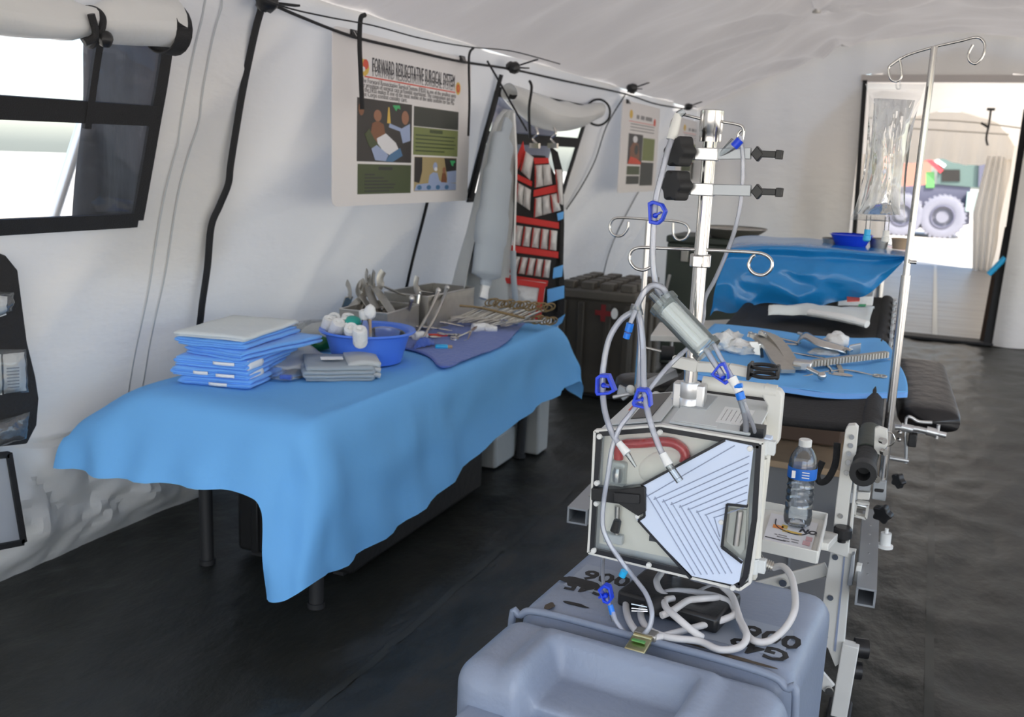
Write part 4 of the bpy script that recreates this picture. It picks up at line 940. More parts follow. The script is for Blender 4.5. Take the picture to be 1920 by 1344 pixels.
mb = MB(); mb.lathe([(0, 0.05), (0.018, 0.05), (0.024, 0.062), (0.024, 0.088), (0.010, 0.095), (0, 0.095)], p, (-0.1, 0, 1), n=16); mb.build('nozzle', 'white_plastic', t)
p = atz(694, 600, ZT + 0.2); t = thing('swab_stick', 'white swab on a brown stick standing in the basin', 'swab', p)
mb = MB(); mb.cyl(p + V(0.01, -0.01, -0.18), p + V(0, 0, 0.01), 0.006); mb.build('stick', 'tan_wood', t)
mb = MB(); mb.ell(p + V(0, 0, 0.035), (0.026, 0.026, 0.032), 16, 10, 0.15, 5); mb.build('swab_head', 'gauze', t)
p = V(-2.16, 3.66, ZT + 0.03); t = thing('clear_tub', 'clear plastic tub sitting in the right half of the basin', 'tub', p)
mb = MB(); mb.lathe([(0, 0), (0.06, 0), (0.075, 0.10), (0.080, 0.102), (0.077, 0.095), (0.062, 0.006), (0, 0.004)], p, (0.15, -0.1, 1), n=26); mb.build('tub_wall', 'clear_bag', t)
mb = MB(); mb.lathe([(0.079, 0.099), (0.083, 0.102), (0.079, 0.105), (0.076, 0.102), (0.079, 0.099)], p, (0.15, -0.1, 1), n=26); mb.build('rim', 'clear_bag', t)

# steel instrument trays and what sticks out of them
def tray(label, c, sx, sy, sz, ang, wall=0.004):
    t = thing('steel_tray', label, 'tray', c, 'steel instrument trays', (0, 0, math.radians(ang)))
    mb = MB(); mb.box((0, 0, 0.003), (sx, sy, 0.006)); mb.build('bottom', 'steel_dull', t, world=False)
    for (x, y, a, b) in ((-sx / 2, 0, wall, sy), (sx / 2, 0, wall, sy), (0, -sy / 2, sx, wall), (0, sy / 2, sx, wall)):
        mb = MB(); mb.box((x, y, sz / 2), (a, b, sz)); s_ = mb.build('side', 'steel_dull', t, world=False)
        mb = MB(); mb.beam((x - (a / 2 if a > b else 0), y - (b / 2 if b > a else 0), sz), (x + (a / 2 if a > b else 0), y + (b / 2 if b > a else 0), sz), 0.010, 0.007); mb.build('rolled_rim', 'steel_satin', s_, world=False, bevel=0.002)
    return t
tray('nearer open steel tray full of retractors behind the basin', V(-2.50, 4.18, ZT), 0.26, 0.36, 0.15, 4)
tray('farther open steel tray leaning full of long instruments', V(-2.47, 4.66, ZT), 0.27, 0.50, 0.19, -3)
def bar(label, a, b, wd, th, hook=0.05, m='steel_dull', name='retractor'):
    a, b = Vector(a), Vector(b); d = (b - a).normalized(); side = d.cross(V(0, 0, 1)).normalized(); dn = side.cross(d)
    t = thing(name, label, 'retractor', a, 'retractors in the steel trays')
    mb = MB(); mb.beam(a, b, wd, th); mb.build('handle', m, t, bevel=0.002)
    mb = MB(); mb.tube([b, b + d * 0.02 + dn * 0.004, b + d * 0.035 + dn * hook * 0.5, b + d * 0.03 + dn * hook], wd / 2, n=8, flat=0.25, sub=4); mb.build('blade', m, t)
    return t
T0 = V(-2.5, 4.2, ZT)
RT = [((660, 575), (690, 545), .20, .22, 'wide flat retractor standing up at the left of the nearer tray'), ((705, 578), (688, 535), .20, .25, 'broad grey retractor blade slanting out of the nearer tray'), ((735, 585), (702, 537), .20, .25, 'long flat retractor slanting left between the two trays'),
      ((770, 560), (718, 536), .22, .26, 'long flat retractor lying across the top of the farther tray'), ((648, 575), (655, 556), .18, .2, 'short bent retractor at the near corner of the nearer tray'), ((672, 580), (680, 556), .18, .2, 'shiny bent retractor in the middle of the nearer tray'),
      ((700, 585), (676, 553), .17, .21, 'narrow retractor crossing the middle of the nearer tray'), ((845, 555), (785, 545), .22, .24, 'flat bar lying along the rim of the farther tray')]
for (a, b, za, zb, lb) in RT: bar(lb, atz(*a, ZT + za - 0.06), atz(*b, ZT + zb - 0.02), 0.044, 0.006, 0.07)
for i, (a, b, lb) in enumerate([((790, 640), (838, 540), 'long steel instrument leaning against the farther tray, rightmost'), ((778, 630), (822, 545), 'long steel instrument leaning against the farther tray, second from the right'), ((752, 612), (772, 560), 'short steel instrument leaning against the middle of the farther tray'), ((770, 618), (786, 548), 'thin steel probe leaning against the farther tray')]):
    p, q = atz(*a, ZT + 0.015), atz(*b, ZT + 0.21); t = thing('long_instrument', lb, 'instrument', p, 'instruments leaning on the trays')
    mb = MB(); mb.tube([p, p.lerp(q, .5) + V(0.01, 0, 0.0), q], [0.006, 0.009, 0.010], n=10); mb.build('shaft', 'steel', t)
    mb = MB(); mb.ell(q, (0.014, 0.014, 0.018), 12, 8); mb.build('tip', 'steel_satin', t)
p = atz(722, 590, ZT + 0.1); t = thing('steel_beaker', 'small shiny steel beaker between basin and trays', 'beaker', p)
mb = MB(); mb.lathe([(0, -0.1), (0.035, -0.1), (0.037, 0.03), (0.040, 0.034), (0.035, 0.03), (0.033, -0.095), (0, -0.095)], p, n=24); mb.build('cup', 'steel', t)
mb = MB(); mb.lathe([(0.037, 0.03), (0.041, 0.033), (0.037, 0.037)], p, n=24); mb.build('lip', 'steel', t)

# dark blue towel with the clamps
TW = [[(745, 652), (760, 615), (790, 600), (835, 590)], [(800, 668), (822, 640), (850, 615), (890, 598)], [(830, 692), (868, 660), (905, 632), (940, 606)], [(870, 678), (920, 655), (948, 640), (975, 604)], [(880, 672), (925, 658), (950, 642), (990, 602)]]
NT = [[tuple(atz(a, b, ZT + 0.003)) for a, b in r] for r in TW]
mb = clothmesh(NT, 6, lambda p: V(0, 0, 0.004 + 0.008 * abs(noise.noise(Vector((p.x * 9, p.y * 7, 1))))))
tag(mb.build('surgical_towel', 'towel_blue', ang=70, solid=0.004), 'dark blue towel spread on the far half of the table drape', 'towel')
def make_clamp(rm='steel', sm_='steel'):
    t = thing('artery_clamp', 'x', 'clamp', (0, 0, 0), 'artery clamps on the dark blue towel')
    for s in (-1, 1):
        mb = MB(); mb.tube([(-0.085, s * 0.020, 0), (-0.05, s * 0.013, 0), (0, s * 0.002, 0), (0.045, -s * 0.0035, 0), (0.075, -s * 0.001, 0)], [0.0028, 0.003, 0.0042, 0.0035, 0.0015], n=7, sub=4); h_ = mb.build('shank', sm_, t, world=False)
        mb = MB(); mb.tube([(-0.105 + 0.020 * math.cos(a), s * 0.026 + 0.013 * math.sin(a), 0) for a in [k * math.pi / 5 for k in range(10)]], 0.0026, n=6, closed=True, sub=2); mb.build('finger_ring', rm, h_, world=False)
    mb = MB(); mb.cyl((0, 0, -0.005), (0, 0, 0.005), 0.005, n=12); mb.build('pivot', 'steel_satin', t, world=False)
    return t
c0 = make_clamp('gold_dull', 'steel_dull'); c1 = make_clamp()
SP = []
N_ = 16
for i in range(N_):                                     # row of clamps strung side by side, rings up
    f = i / (N_ - 1); a = atz(868 + (978 - 868) * f, 592 + 10 * f, ZT + 0.06)
    SP.append((a, (math.radians(75 + 8 * math.sin(i * 3)), math.radians(14), math.radians(212 + 10 * math.sin(i * 1.7))), f'artery clamp number {i + 1} from the near end of the row at the table\'s far edge'))
ORD = ['first', 'second', 'third', 'fourth', 'fifth', 'sixth', 'seventh', 'eighth', 'ninth', 'tenth', 'eleventh', 'twelfth', 'thirteenth', 'fourteenth', 'fifteenth', 'last']
SP = [(a, r, f'{ORD[i]} artery clamp, counted from the near end of the upright row') for i, (a, r, l) in enumerate(SP)]
LO = [((855, 628), 0.03, (12, 8, 100), 'artery clamp lying with its rings toward the towel edge, left of the pair'), ((882, 622), 0.03, (12, -8, 96), 'artery clamp lying with its rings toward the towel edge, right of the pair'), ((835, 605), 0.035, (5, 10, 30), 'clamp lying flat pointing left beside the farther tray'),
      ((812, 615), 0.03, (0, 6, 24), 'long clamp lying flat behind the red marker'), ((790, 630), 0.02, (8, 0, 18), 'clamp lying flat next to the basin'), ((925, 605), 0.03, (20, 10, 150), 'clamp lying flat in front of the upright row')]
for (px, dz, r, lb) in LO: SP.append((atz(*px, ZT + dz), tuple(math.radians(q) for q in r), lb))
for i, (a, r, lb) in enumerate(SP):
    sc = 1.35 if i >= N_ else 1.55
    if i == 0: c0.location = a; c0.rotation_euler = r; c0['label'] = lb; c0.scale = (sc,) * 3
    elif i < N_: copy_tree(c0, None, a, r, (sc,) * 3, lb)
    elif i == N_: c1.location = a; c1.rotation_euler = r; c1['label'] = lb; c1.scale = (sc,) * 3
    else: copy_tree(c1, None, a, r, (sc,) * 3, lb)
for i, s_ in enumerate([0.0, 0.012]):
    mb = MB(); mb.tube([atz(862, 573, ZT + 0.12) + V(s_, 0, 0), atz(905, 578, ZT + 0.115) + V(s_, 0, 0), atz(980, 596, ZT + 0.09) + V(s_, 0, 0)], 0.006, n=8)
    tag(mb.build('stringer', 'gold_dull'), ['gold coloured stringer bar through the clamp rings, nearer the tent wall', 'gold coloured stringer bar through the clamp rings, nearer the aisle'][i], 'stringer', 'gold stringer bars')
def roll(label, px, L, r, ang, m, cat, name, cap=None):
    c = atz(*px, ZT + r + 0.004); d = rz(ang) @ V(1, 0, 0); t = thing(name, label, cat, c)
    mb = MB(); mb.lathe([(0, -L / 2), (r * .8, -L / 2), (r, -L / 2 + 0.004), (r, L / 2 - 0.004), (r * .8, L / 2), (0, L / 2)], c, d, n=18); mb.build('barrel', m, t)
    mb = MB(); e = c + d * (L / 2); mb.lathe([(0, -0.004), (r * 0.86, -0.004), (r * 0.7, 0.02), (0, 0.022)], e, d, n=16); mb.build('cap', cap or m, t); return t
roll('white gauze roll lying on the dark blue towel', (898, 614), 0.08, 0.024, 60, 'gauze', 'gauze roll', 'gauze_roll')
roll('short white gauze roll right of the longer one on the towel', (918, 616), 0.04, 0.020, 20, 'gauze', 'gauze roll', 'gauze_roll')
roll('red marker with a dark tip on the dark blue towel', (815, 629), 0.13, 0.010, 38, 'red_plastic', 'marker', 'marker_pen', 'print_dark')
roll('small blue cap with a tan end on the dark blue towel', (828, 650), 0.06, 0.012, 30, 'cyan_cap', 'cap', 'needle_cap', 'tan_wood')
roll('white paper cup lying at the near corner of the towel', (785, 630), 0.06, 0.024, 70, 'gauze', 'cup', 'paper_cup')
c = atz(972, 596, ZT + 0.02); t = thing('vessel_loop_pack', 'flat white dish with a bright red rim at the far end of the table', 'dish', c)
mb = MB(); mb.tube([c + rz(40) @ V(0.085 * math.cos(a), 0.035 * math.sin(a), 0.012) for a in [k * math.pi / 6 for k in range(12)]], 0.011, n=8, closed=True, sub=3); mb.build('rim', 'red_plastic', t)
mb = MB(); mb.prism([c + rz(40) @ V(0.083 * math.cos(a), 0.034 * math.sin(a), 0.0) for a in [k * math.pi / 8 for k in range(16)]], (0, 0, 0.01)); mb.build('dish_base', 'tag_white', t)
mb = MB(); mb.grid(lambda u, v: atz(775 + 40 * u, 652 - 6 * v - 6 * u, ZT + 0.02) + V(0, 0, 0.03 * math.sin(math.pi * u) * math.sin(math.pi * v) + 0.02 * noise.noise(Vector((u * 5, v * 5, 1)))), 16, 10)
tag(mb.build('crumpled_towel', 'towel_blue', ang=70, solid=0.006), 'crumpled dark blue towel end beside the basin', 'towel')
# ================================================================ CRATES AT THE BACK
t = thing('ribbed_crate', 'dark brown ribbed medical crate standing beyond the end of the table', 'crate', (-2.1, 6.8, 0))
mb = MB(); mb.box((-2.12, 6.86, 0.37), (0.56, 0.72, 0.70)); mb.build('body', 'olive_brown', t, bevel=0.02)
mb = MB(); mb.box((-2.12, 6.86, 0.745), (0.60, 0.76, 0.07)); lid = mb.build('lid', 'olive_rib', t, bevel=0.015)
for i in range(4):
    for j in range(5):
        mb = MB(); mb.box((-2.34 + 0.147 * i, 6.56 + 0.15 * j, 0.805), (0.095, 0.10, 0.055)); mb.build('stacking_lug', 'olive_rib', lid, bevel=0.008)
for y in (6.58, 6.76, 6.94, 7.12): mb = MB(); mb.box((-1.83, y, 0.36), (0.03, 0.07, 0.66)); mb.build('rib', 'olive_rib', t, bevel=0.008)
for x in (-2.36, -2.22, -2.02, -1.88): mb = MB(); mb.box((x, 6.49, 0.36), (0.05, 0.03, 0.66)); mb.build('rib', 'olive_brown', t, bevel=0.008)
q = aty(1131, 587, 6.475); mb = MB(); mb.box(q, (0.12, 0.006, 0.035)); mb.box(q, (0.035, 0.0061, 0.12)); mb.build('red_cross', 'cross_red', t)
q = aty(1152, 588, 6.47); mb = MB(); mb.prism([q + V(0.025 * math.cos(a), 0, 0.04 * math.sin(a)) for a in [k * math.pi / 8 for k in range(16)]], (0, 0.004, 0)); mb.build('label', 'tag_white', t)
mb = MB(); mb.box((-2.12, 6.86, 0.012), (0.5, 0.66, 0.024)); mb.build('base_skid', 'black_rubber', t)
t = thing('green_crate', 'dark green equipment chest behind the steel pole', 'crate', (-1.6, 8.3, 0))
mb = MB(); mb.box((-1.62, 8.3, 0.52), (0.78, 0.6, 1.04)); mb.build('body', 'olive_paint', t, bevel=0.015)
mb = MB(); mb.box((-1.62, 8.3, 1.07), (0.80, 0.62, 0.06)); mb.build('lid', 'olive_paint', t, bevel=0.015)
for x in (-1.85, -1.4): mb = MB(); mb.box((x, 7.985, 0.95), (0.06, 0.02, 0.12)); mb.build('latch', 'steel_dull', t, bevel=0.004)
t = thing('steel_basin', 'wide shallow steel dish on top of the dark green chest', 'dish', (-1.5, 8.2, 1.1))
mb = MB(); mb.lathe([(0, 0.004), (0.16, 0.004), (0.26, 0.075), (0.28, 0.08), (0.27, 0.07), (0.165, -0.0), (0, 0)], (-1.5, 8.15, 1.103), n=32); mb.build('dish_wall', 'steel_dull', t)
mb = MB(); mb.lathe([(0.27, 0.075), (0.285, 0.08), (0.275, 0.086)], (-1.5, 8.15, 1.103), n=32); mb.build('lip', 'steel', t)
t = thing('folding_chair', 'grey folding chair frame standing in front of the dark green chest', 'chair', (-1.42, 7.3, 0))
mb = MB(); mb.tube([aty(a, b, 7.3) for a, b in [(1256, 515), (1244, 560), (1232, 600), (1226, 640)]], 0.012); mb.build('leg', 'steel_satin', t)
mb = MB(); mb.tube([aty(a, b, 7.3) for a, b in [(1216, 520), (1228, 585), (1236, 612), (1262, 606)]], 0.012); mb.build('leg', 'steel_satin', t)
a_, b_ = aty(1226, 640, 7.3), aty(1262, 606, 7.3)
mb = MB(); mb.cyl(a_, V(a_.x, a_.y, 0), 0.012); mb.build('leg', 'steel_satin', t)
mb = MB(); mb.cyl(b_, V(b_.x, b_.y, 0), 0.012); mb.build('leg', 'steel_satin', t)

# ================================================================ LITTER ON ITS STAND
def lx(y): return -0.10 - 0.028 * (y - 3.15)
def lz(y): return 0.865 + 0.053 * (y - 3.15)
LW = 0.66; Y0, Y1 = 3.15, 5.62
t = thing('field_stretcher', 'black canvas field stretcher with a dark green carrying handle', 'stretcher', (-0.45, 4.3, 0.86))
def bed(u, v):
    y = Y0 + (Y1 - Y0) * v; xr = lx(y); x = xr - LW * u; sag = -0.012 * math.sin(math.pi * u)
    return V(x, y, lz(y) + sag + 0.004 * noise.noise(Vector((x * 6, y * 5, 0))))
mb = MB(); mb.grid(bed, 26, 60); mb.build('canvas_bed', 'black_canvas', t, ang=80, solid=0.02)
for k, s in ((0, 0), (1, -LW)):
    mb = MB(); mb.cyl((lx(Y0) + s, Y0, lz(Y0) - 0.012), (lx(Y1) + s, Y1, lz(Y1) - 0.012), 0.034, n=20); pl = mb.build('pole', 'black_canvas', t)
    p0, p1 = V(lx(2.8) + s - 0.004, 2.80, lz(2.80) - 0.022), V(lx(Y0) + s, Y0 + 0.02, lz(Y0) - 0.012); d = (p0 - p1).normalized(); L = (p0 - p1).length
    mb = MB(); mb.cyl(p1, p1 + d * L * 0.55, 0.037, 0.036, n=22); mb.build('handle_sleeve', 'olive_paint', pl)
    pr = [(0.034, L * .53)]
    for i in range(4): z = L * (.57 + .07 * i); pr += [(0.031, z), (0.034, z + .008), (0.031, z + .016)]
    pr += [(0.030, L * .86), (0.037, L * .90), (0.037, L), (0.020, L), (0.018, L - 0.05), (0, L - 0.05)]
    mb = MB(); mb.lathe(pr, p1, d, n=22); mb.build('grip', 'black_rubber', pl)
for i in range(9):
    y = 4.1 + 0.17 * i; mb = MB(); mb.box((lx(y) + 0.037, y, lz(y) + 0.0), (0.014, 0.10, 0.05)); r_ = mb.build('rail_plate', 'alu_beam', t, bevel=0.003)
    mb = MB(); mb.cyl((lx(y) + 0.043, y, lz(y) + 0.005), (lx(y) + 0.049, y, lz(y) + 0.005), 0.009, n=10); mb.build('rivet', 'steel', r_)

# stand: posts, channels, struts (plane y about 2.9)
YS = 2.90
t = thing('stretcher_stand', 'white painted folding stand that carries the stretcher', 'stand', aty(1590, 1000, YS) * V(1, 1, 0).dot(V(0, 0, 0)) if False else V(-0.13, YS, 0))
def post(name, px, m='white_enamel', y=YS, d=0.035, par=None, bevel=0.002): mb = MB(); mb.pp(px, y, d); return mb.build(name, m, par or t, bevel=bevel)
up = post('upper_post', [(1585, 806), (1590, 798), (1603, 797), (1609, 803), (1603, 868), (1594, 930), (1585, 1012), (1560, 1012), (1568, 935), (1577, 868)])
for px in [(1597, 819), (1595, 835), (1592, 850), (1590, 866), (1587, 886), (1576, 967)]:
    mb = MB(); q = aty(*px, YS - 0.002); mb.cyl(q, q + V(0, -0.004, 0), 0.0075, n=12); b_ = mb.build('bolt', 'steel', up)
post('side_channel', [(1604, 880), (1608, 880), (1596, 1010), (1590, 1010)], d=0.05)
post('bracket_plate', [(1640, 803), (1648, 800), (1664, 806), (1664, 835), (1650, 853), (1638, 848)], y=2.96, d=0.02)
lp = post('lower_post', [(1558, 1030), (1604, 1038), (1592, 1100), (1580, 1240), (1566, 1250), (1552, 1215), (1536, 1206), (1540, 1150), (1548, 1090)], d=0.045)
for px in [(1566, 1044), (1557, 1120), (1547, 1193)]:
    mb = MB(); q = aty(*px, YS - 0.002); mb.cyl(q, q + V(0, -0.004, 0), 0.009, n=12); mb.build('bolt', 'steel', lp)
post('post_groove', [(1582, 1042), (1585, 1042), (1567, 1222), (1563, 1220)], 'groove_blue', YS - 0.003, 0.004, lp, 0)
q0, q1 = aty(1596, 1206, YS), aty(1575, 1344, YS); dd = (q1 - q0); f_ = (q0.z) / (q0.z - q1.z) if q0.z > q1.z else 1
mb = MB(); e = q0 + V(-0.012, 0, -q0.z); mb.beam(q0 + V(0, 0, 0.0), e, 0.048, 0.04, (0, 1, 0)); mb.build('foot_post', 'white_enamel', t, bevel=0.003)
mb = MB(); mb.box(e + V(0.0, 0.02, 0.012), (0.07, 0.16, 0.024)); mb.build('foot', 'black_rubber', t, bevel=0.006)
post('top_bracket', [(1544, 1010), (1592, 1017), (1590, 1046), (1546, 1032)], y=YS - 0.01, d=0.04)
mb = MB(); c = aty(1580, 998, YS - 0.02); mb.lathe([(0, 0.018), (0.022, 0.018), (0.027, 0.012), (0.027, -0.012), (0.022, -0.018), (0.012, -0.02), (0.012, -0.03), (0, -0.03)], c, n=18); mb.build('knob', 'black_plastic', t)
for (a, b, dy) in (((1412, 1104), (1552, 1066), 0.05), ((1478, 1200), (1556, 1290), -0.02)):
    mb = MB(); A, B = aty(*a, YS + dy), aty(*b, YS + dy); mb.beam(A, B, 0.012, 0.042, (0, 0, 1)); s_ = mb.build('strut', 'white_enamel', t, bevel=0.003)
    mb = MB(); e = B if dy < 0 else A.lerp(B, 0.42); mb.cyl(e + V(0, -0.012, 0), e + V(0, -0.022, 0), 0.012, n=14); mb.build('bolt', 'steel', s_)
def channel(name, a, b, wd, ht, m='alu_beam'):              # U channel lying open towards its near end
    d = (b - a).normalized(); s = d.cross(V(0, 0, 1)).normalized(); u = s.cross(d); th = 0.006
    mb = MB(); mb.beam(a + u * ht / 2, b + u * ht / 2, wd, th); o = mb.build(name, m, t)
    mb = MB(); mb.beam(a - u * ht / 2, b - u * ht / 2, wd, th); mb.build('channel_flange', m, o)
    mb = MB(); mb.beam(a - s * (wd / 2 - th / 2), b - s * (wd / 2 - th / 2), th, ht); mb.build('channel_web', m, o)
    mb = MB(); mb.beam(a + s * (wd / 2 - th / 2), b + s * (wd / 2 - th / 2), th, ht); mb.build('channel_web', m, o)
    for i in range(6):
        q = a.lerp(b, 0.15 + 0.12 * i) + u * (ht / 2 + th / 2); mb = MB(); mb.cyl(q, q + u * 0.001, 0.003, n=8); mb.build('rivet', 'steel', o)
    return o
a, b = atz(1623, 1120, 0.46), atz(1632, 968, 0.46); channel('channel', a, b, 0.055, 0.05)
a2, b2 = atz(1082, 968, 0.50), atz(1122, 925, 0.50); channel('channel', a2, a2 + (b2 - a2).normalized() * 0.9, 0.07, 0.05)
mb = MB(); mb.beam(a2 + V(0.05, 0.55, -0.03), b + V(-0.05, 0.3, -0.03), 0.04, 0.04); mb.build('cross_bar', 'alu_beam', t)
for x in (lx(Y1) - 0.05, lx(Y1) - LW + 0.05): mb = MB(); mb.cyl((x, 5.3, 0), (x, 5.3, lz(5.3) - 0.045), 0.02); mb.build('rear_post', 'alu_beam', t)
mb = MB(); mb.cyl((lx(3) - LW, 3.0, 0), (lx(3) - LW, 3.0, lz(3.0) - 0.06), 0.02); mb.build('left_post', 'alu_beam', t)
for px, r in (((1615, 1215), 0.03), ((1602, 1255), 0.028)):
    c = aty(*px, YS + 0.03); mb = MB(); mb.lathe([(0, -0.02), (r, -0.02), (r, 0.02), (0, 0.02)], c, (1, 0.2, 0), n=12); mb.build('star_knob', 'black_plastic', t)
post('spacer', [(1597, 1040), (1603, 1040), (1598, 1098), (1588, 1098)], 'alu_beam', YS - 0.02, 0.03)
post('stop_block', [(1606, 1060), (1616, 1062), (1610, 1092), (1600, 1090)], 'white_enamel', YS + 0.02, 0.03)
mb = MB(); mb.tube([aty(a, b, 2.95) for a, b in [(1570, 830), (1566, 870), (1552, 898), (1538, 904), (1532, 890), (1542, 865)]], 0.010, n=8, flat=0.35, flatdir=(0, 1, 0)); mb.build('webbing_strap', 'black_web', t)

# IV pole clamp group on the right of the stretcher
YP = 3.30
pole_x = aty(1700, 500, YP).x
t = thing('iv_pole', 'tall slim steel IV pole with curled hooks holding the fluid bag', 'iv pole', V(-0.05, YP, 0.6))
top = aty(1752, 88, YP); mid = aty(1698, 520, YP); bot = aty(1651, 930, YP)
mb = MB(); mb.cyl(mid, top, 0.0105, n=18); mb.build('upper_tube', 'steel', t)
mb = MB(); mb.cyl(bot, mid + (top - mid) * 0.01, 0.0145, n=18); mb.build('lower_tube', 'steel', t)
hk = [(1668, 124), (1700, 104), (1752, 88), (1800, 77), (1832, 70), (1846, 82), (1843, 104), (1830, 119), (1818, 114), (1816, 100), (1824, 84)]
mb = MB(); mb.tube([aty(a, b, YP) for a, b in hk], 0.0042, n=10); mb.build('hook', 'steel', t)
hk = [(1690, 108), (1668, 124), (1667, 138), (1672, 150), (1683, 152), (1690, 143), (1690, 126), (1686, 109)]
mb = MB(); mb.tube([aty(a, b, YP) for a, b in hk], 0.0042, n=10); mb.build('hook', 'steel', t)
mb = MB(); q = aty(1706, 490, YP); mb.cyl(q + V(0, -0.02, 0), q + V(0.02, -0.02, 0), 0.006); mb.build('set_screw', 'steel', t)
# clamps
t = thing('pole_clamp', 'silver clamp blocks with black star knobs at the foot of the right IV pole', 'clamp', V(-0.08, YP, 0.55))
def ppart(name, px, m, y=YP - 0.05, d=0.05, bevel=0.003): mb = MB(); mb.pp(px, y, d); return mb.build(name, m, t, bevel=bevel)
ppart('clamp_block', [(1610, 892), (1634, 893), (1632, 922), (1608, 920)], 'alu_beam'); ppart('clamp_block', [(1638, 898), (1662, 904), (1660, 940), (1634, 936)], 'alu_beam', YP - 0.03)
ppart('clamp_jaw', [(1640, 916), (1658, 918), (1656, 924), (1639, 922)], 'black_plastic', YP - 0.034, 0.006)
ppart('clamp_plate', [(1608, 922), (1632, 924), (1630, 938), (1606, 936)], 'white_enamel')
fr_ = [(1606, 940), (1628, 944), (1624, 970), (1602, 964)]
for i in range(4):
    mb = MB(); mb.beam(aty(*fr_[i], YP - 0.05), aty(*fr_[(i + 1) % 4], YP - 0.05), 0.008, 0.03, (0, 1, 0)); mb.build('frame_bar', 'white_enamel', t)
mb = MB(); mb.cyl(aty(1608, 946, YP - 0.03), aty(1626, 950, YP - 0.03), 0.014); mb.build('roller', 'steel', t)
def star(px, r, y, ax):
    c = aty(*px, y); a, b, d = frame(Vector(ax)); pts = []
    for k in range(40):
        g = 2 * math.pi * k / 40; rr = r * (0.86 + 0.14 * math.cos(5 * g)); pts.append(c + a * rr * math.cos(g) + b * rr * math.sin(g))
    mb = MB(); mb.prism(pts, d * r * 0.8); return mb
star((1680, 902), 0.026, YP - 0.05, (0.7, 0.7, 0.1)).build('star_knob', 'black_plastic', t, bevel=0.003); star((1652, 966), 0.033, YP - 0.09, (0.3, 0.9, 0.2)).build('star_knob', 'black_plastic', t, bevel=0.004)
mb = MB(); c = aty(1660, 1015, YP - 0.04); mb.lathe([(0, 0.045), (0.006, 0.045), (0.006, 0.03), (0.017, 0.03), (0.017, -0.01), (0.026, -0.012), (0.026, -0.02), (0, -0.02)], c, n=20); mb.build('foot_bush', 'white_plastic', t)
mb = MB(); mb.tube([aty(1665 + 13 * math.cos(g), 823 + 13 * math.sin(g), YP - 0.06) for g in [k * 0.6 for k in range(10)]], 0.002, n=6, closed=True); mb.build('pull_ring', 'steel', t)
for px in ((1652, 825), (1654, 846), (1640, 897)):
    mb = MB(); c = aty(*px, YP - 0.36); mb.cyl(c, c + V(0.01, -0.01, 0.0), 0.010, n=12); mb.build('bolt', 'steel', t)

# fluid bag
t = thing('iv_bag', 'clear fluid bag hanging from the right IV pole', 'iv bag', aty(1683, 160, YP - 0.03))
OL = [(1622, 157), (1629, 185), (1627, 240), (1622, 300), (1614, 350), (1603, 390), (1593, 412)]
OR = [(1735, 158), (1725, 190), (1712, 240), (1703, 300), (1698, 350), (1697, 390), (1699, 417)]
La = catmull([aty(a, b, YP - 0.03) for a, b in OL], 4); Ra = catmull([aty(a, b, YP - 0.03) for a, b in OR], 4)
def bagf(side, inner=1.0):
    def fn(u, v):
        k = v * (len(La) - 1); i = min(int(k), len(La) - 2); f = k - i; a = La[i].lerp(La[i + 1], f); b = Ra[i].lerp(Ra[i + 1], f)
        uu = 0.5 + (u - 0.5) * inner; p = a.lerp(b, uu)
        w_ = math.sin(math.pi * u) ** 0.7 * (min(1, max(0, v - 0.10) * 5) ** .8) * (min(1, (1 - v) * 5) ** .7)
        th = 0.030 * w_ * (0.75 + 0.25 * math.sin(3.14 * v))
        th += w_ * (0.006 * noise.noise(Vector((u * 7, v * 5, side * 3))) + (0.010 * noise.noise(Vector((u * 12, v * 9, side))) if v < 0.45 else 0.0025 * noise.noise(Vector((u * 18, v * 30, side)))))
        return p + V(0, side * (th + 0.0006), 0)
    return fn
mb = MB(); mb.grid(bagf(-1), 30, 44); mb.grid(bagf(1), 30, 44); mb.build('bag_film', 'clear_bag', t, ang=80)
def fl(side):
    g = bagf(side, 0.80)
    def fn(u, v):
        p = g(u, 0.16 + 0.74 * v); q = aty(1665, 300, YP - 0.03)
        return V(p.x, q.y + (p.y - q.y) * 0.72, p.z)
    return fn
mb = MB(); mb.grid(fl(-1), 26, 36); mb.grid(fl(1), 26, 36); mb.build('fluid', 'bag_fluid', t, ang=80)
mb = MB(); mb.tube([aty(a, b, YP - 0.03) for a, b in [(1680, 150), (1681, 165), (1688, 165), (1687, 150)]], 0.003, n=6); mb.build('hang_loop', 'clear_bag', t)
for (x, y1, y2, m) in ((1627, 412, 455, 'cyan_cap'), (1662, 414, 455, 'white_plastic')):
    a, b, c = aty(x + 2, y1 - 8, YP - 0.03), aty(x, y1 + 18, YP - 0.03), aty(x, y2, YP - 0.03)
    mb = MB(); mb.cyl(a, b, 0.0075, n=14); p_ = mb.build('port_tube', 'clear_bag', t)
    mb = MB(); mb.lathe([(0, 0), (0.010, 0), (0.010, -0.018), (0.012, -0.02), (0.012, -0.034), (0.007, -0.038), (0, -0.038)], b, n=14); mb.build('port_cap', m, p_)

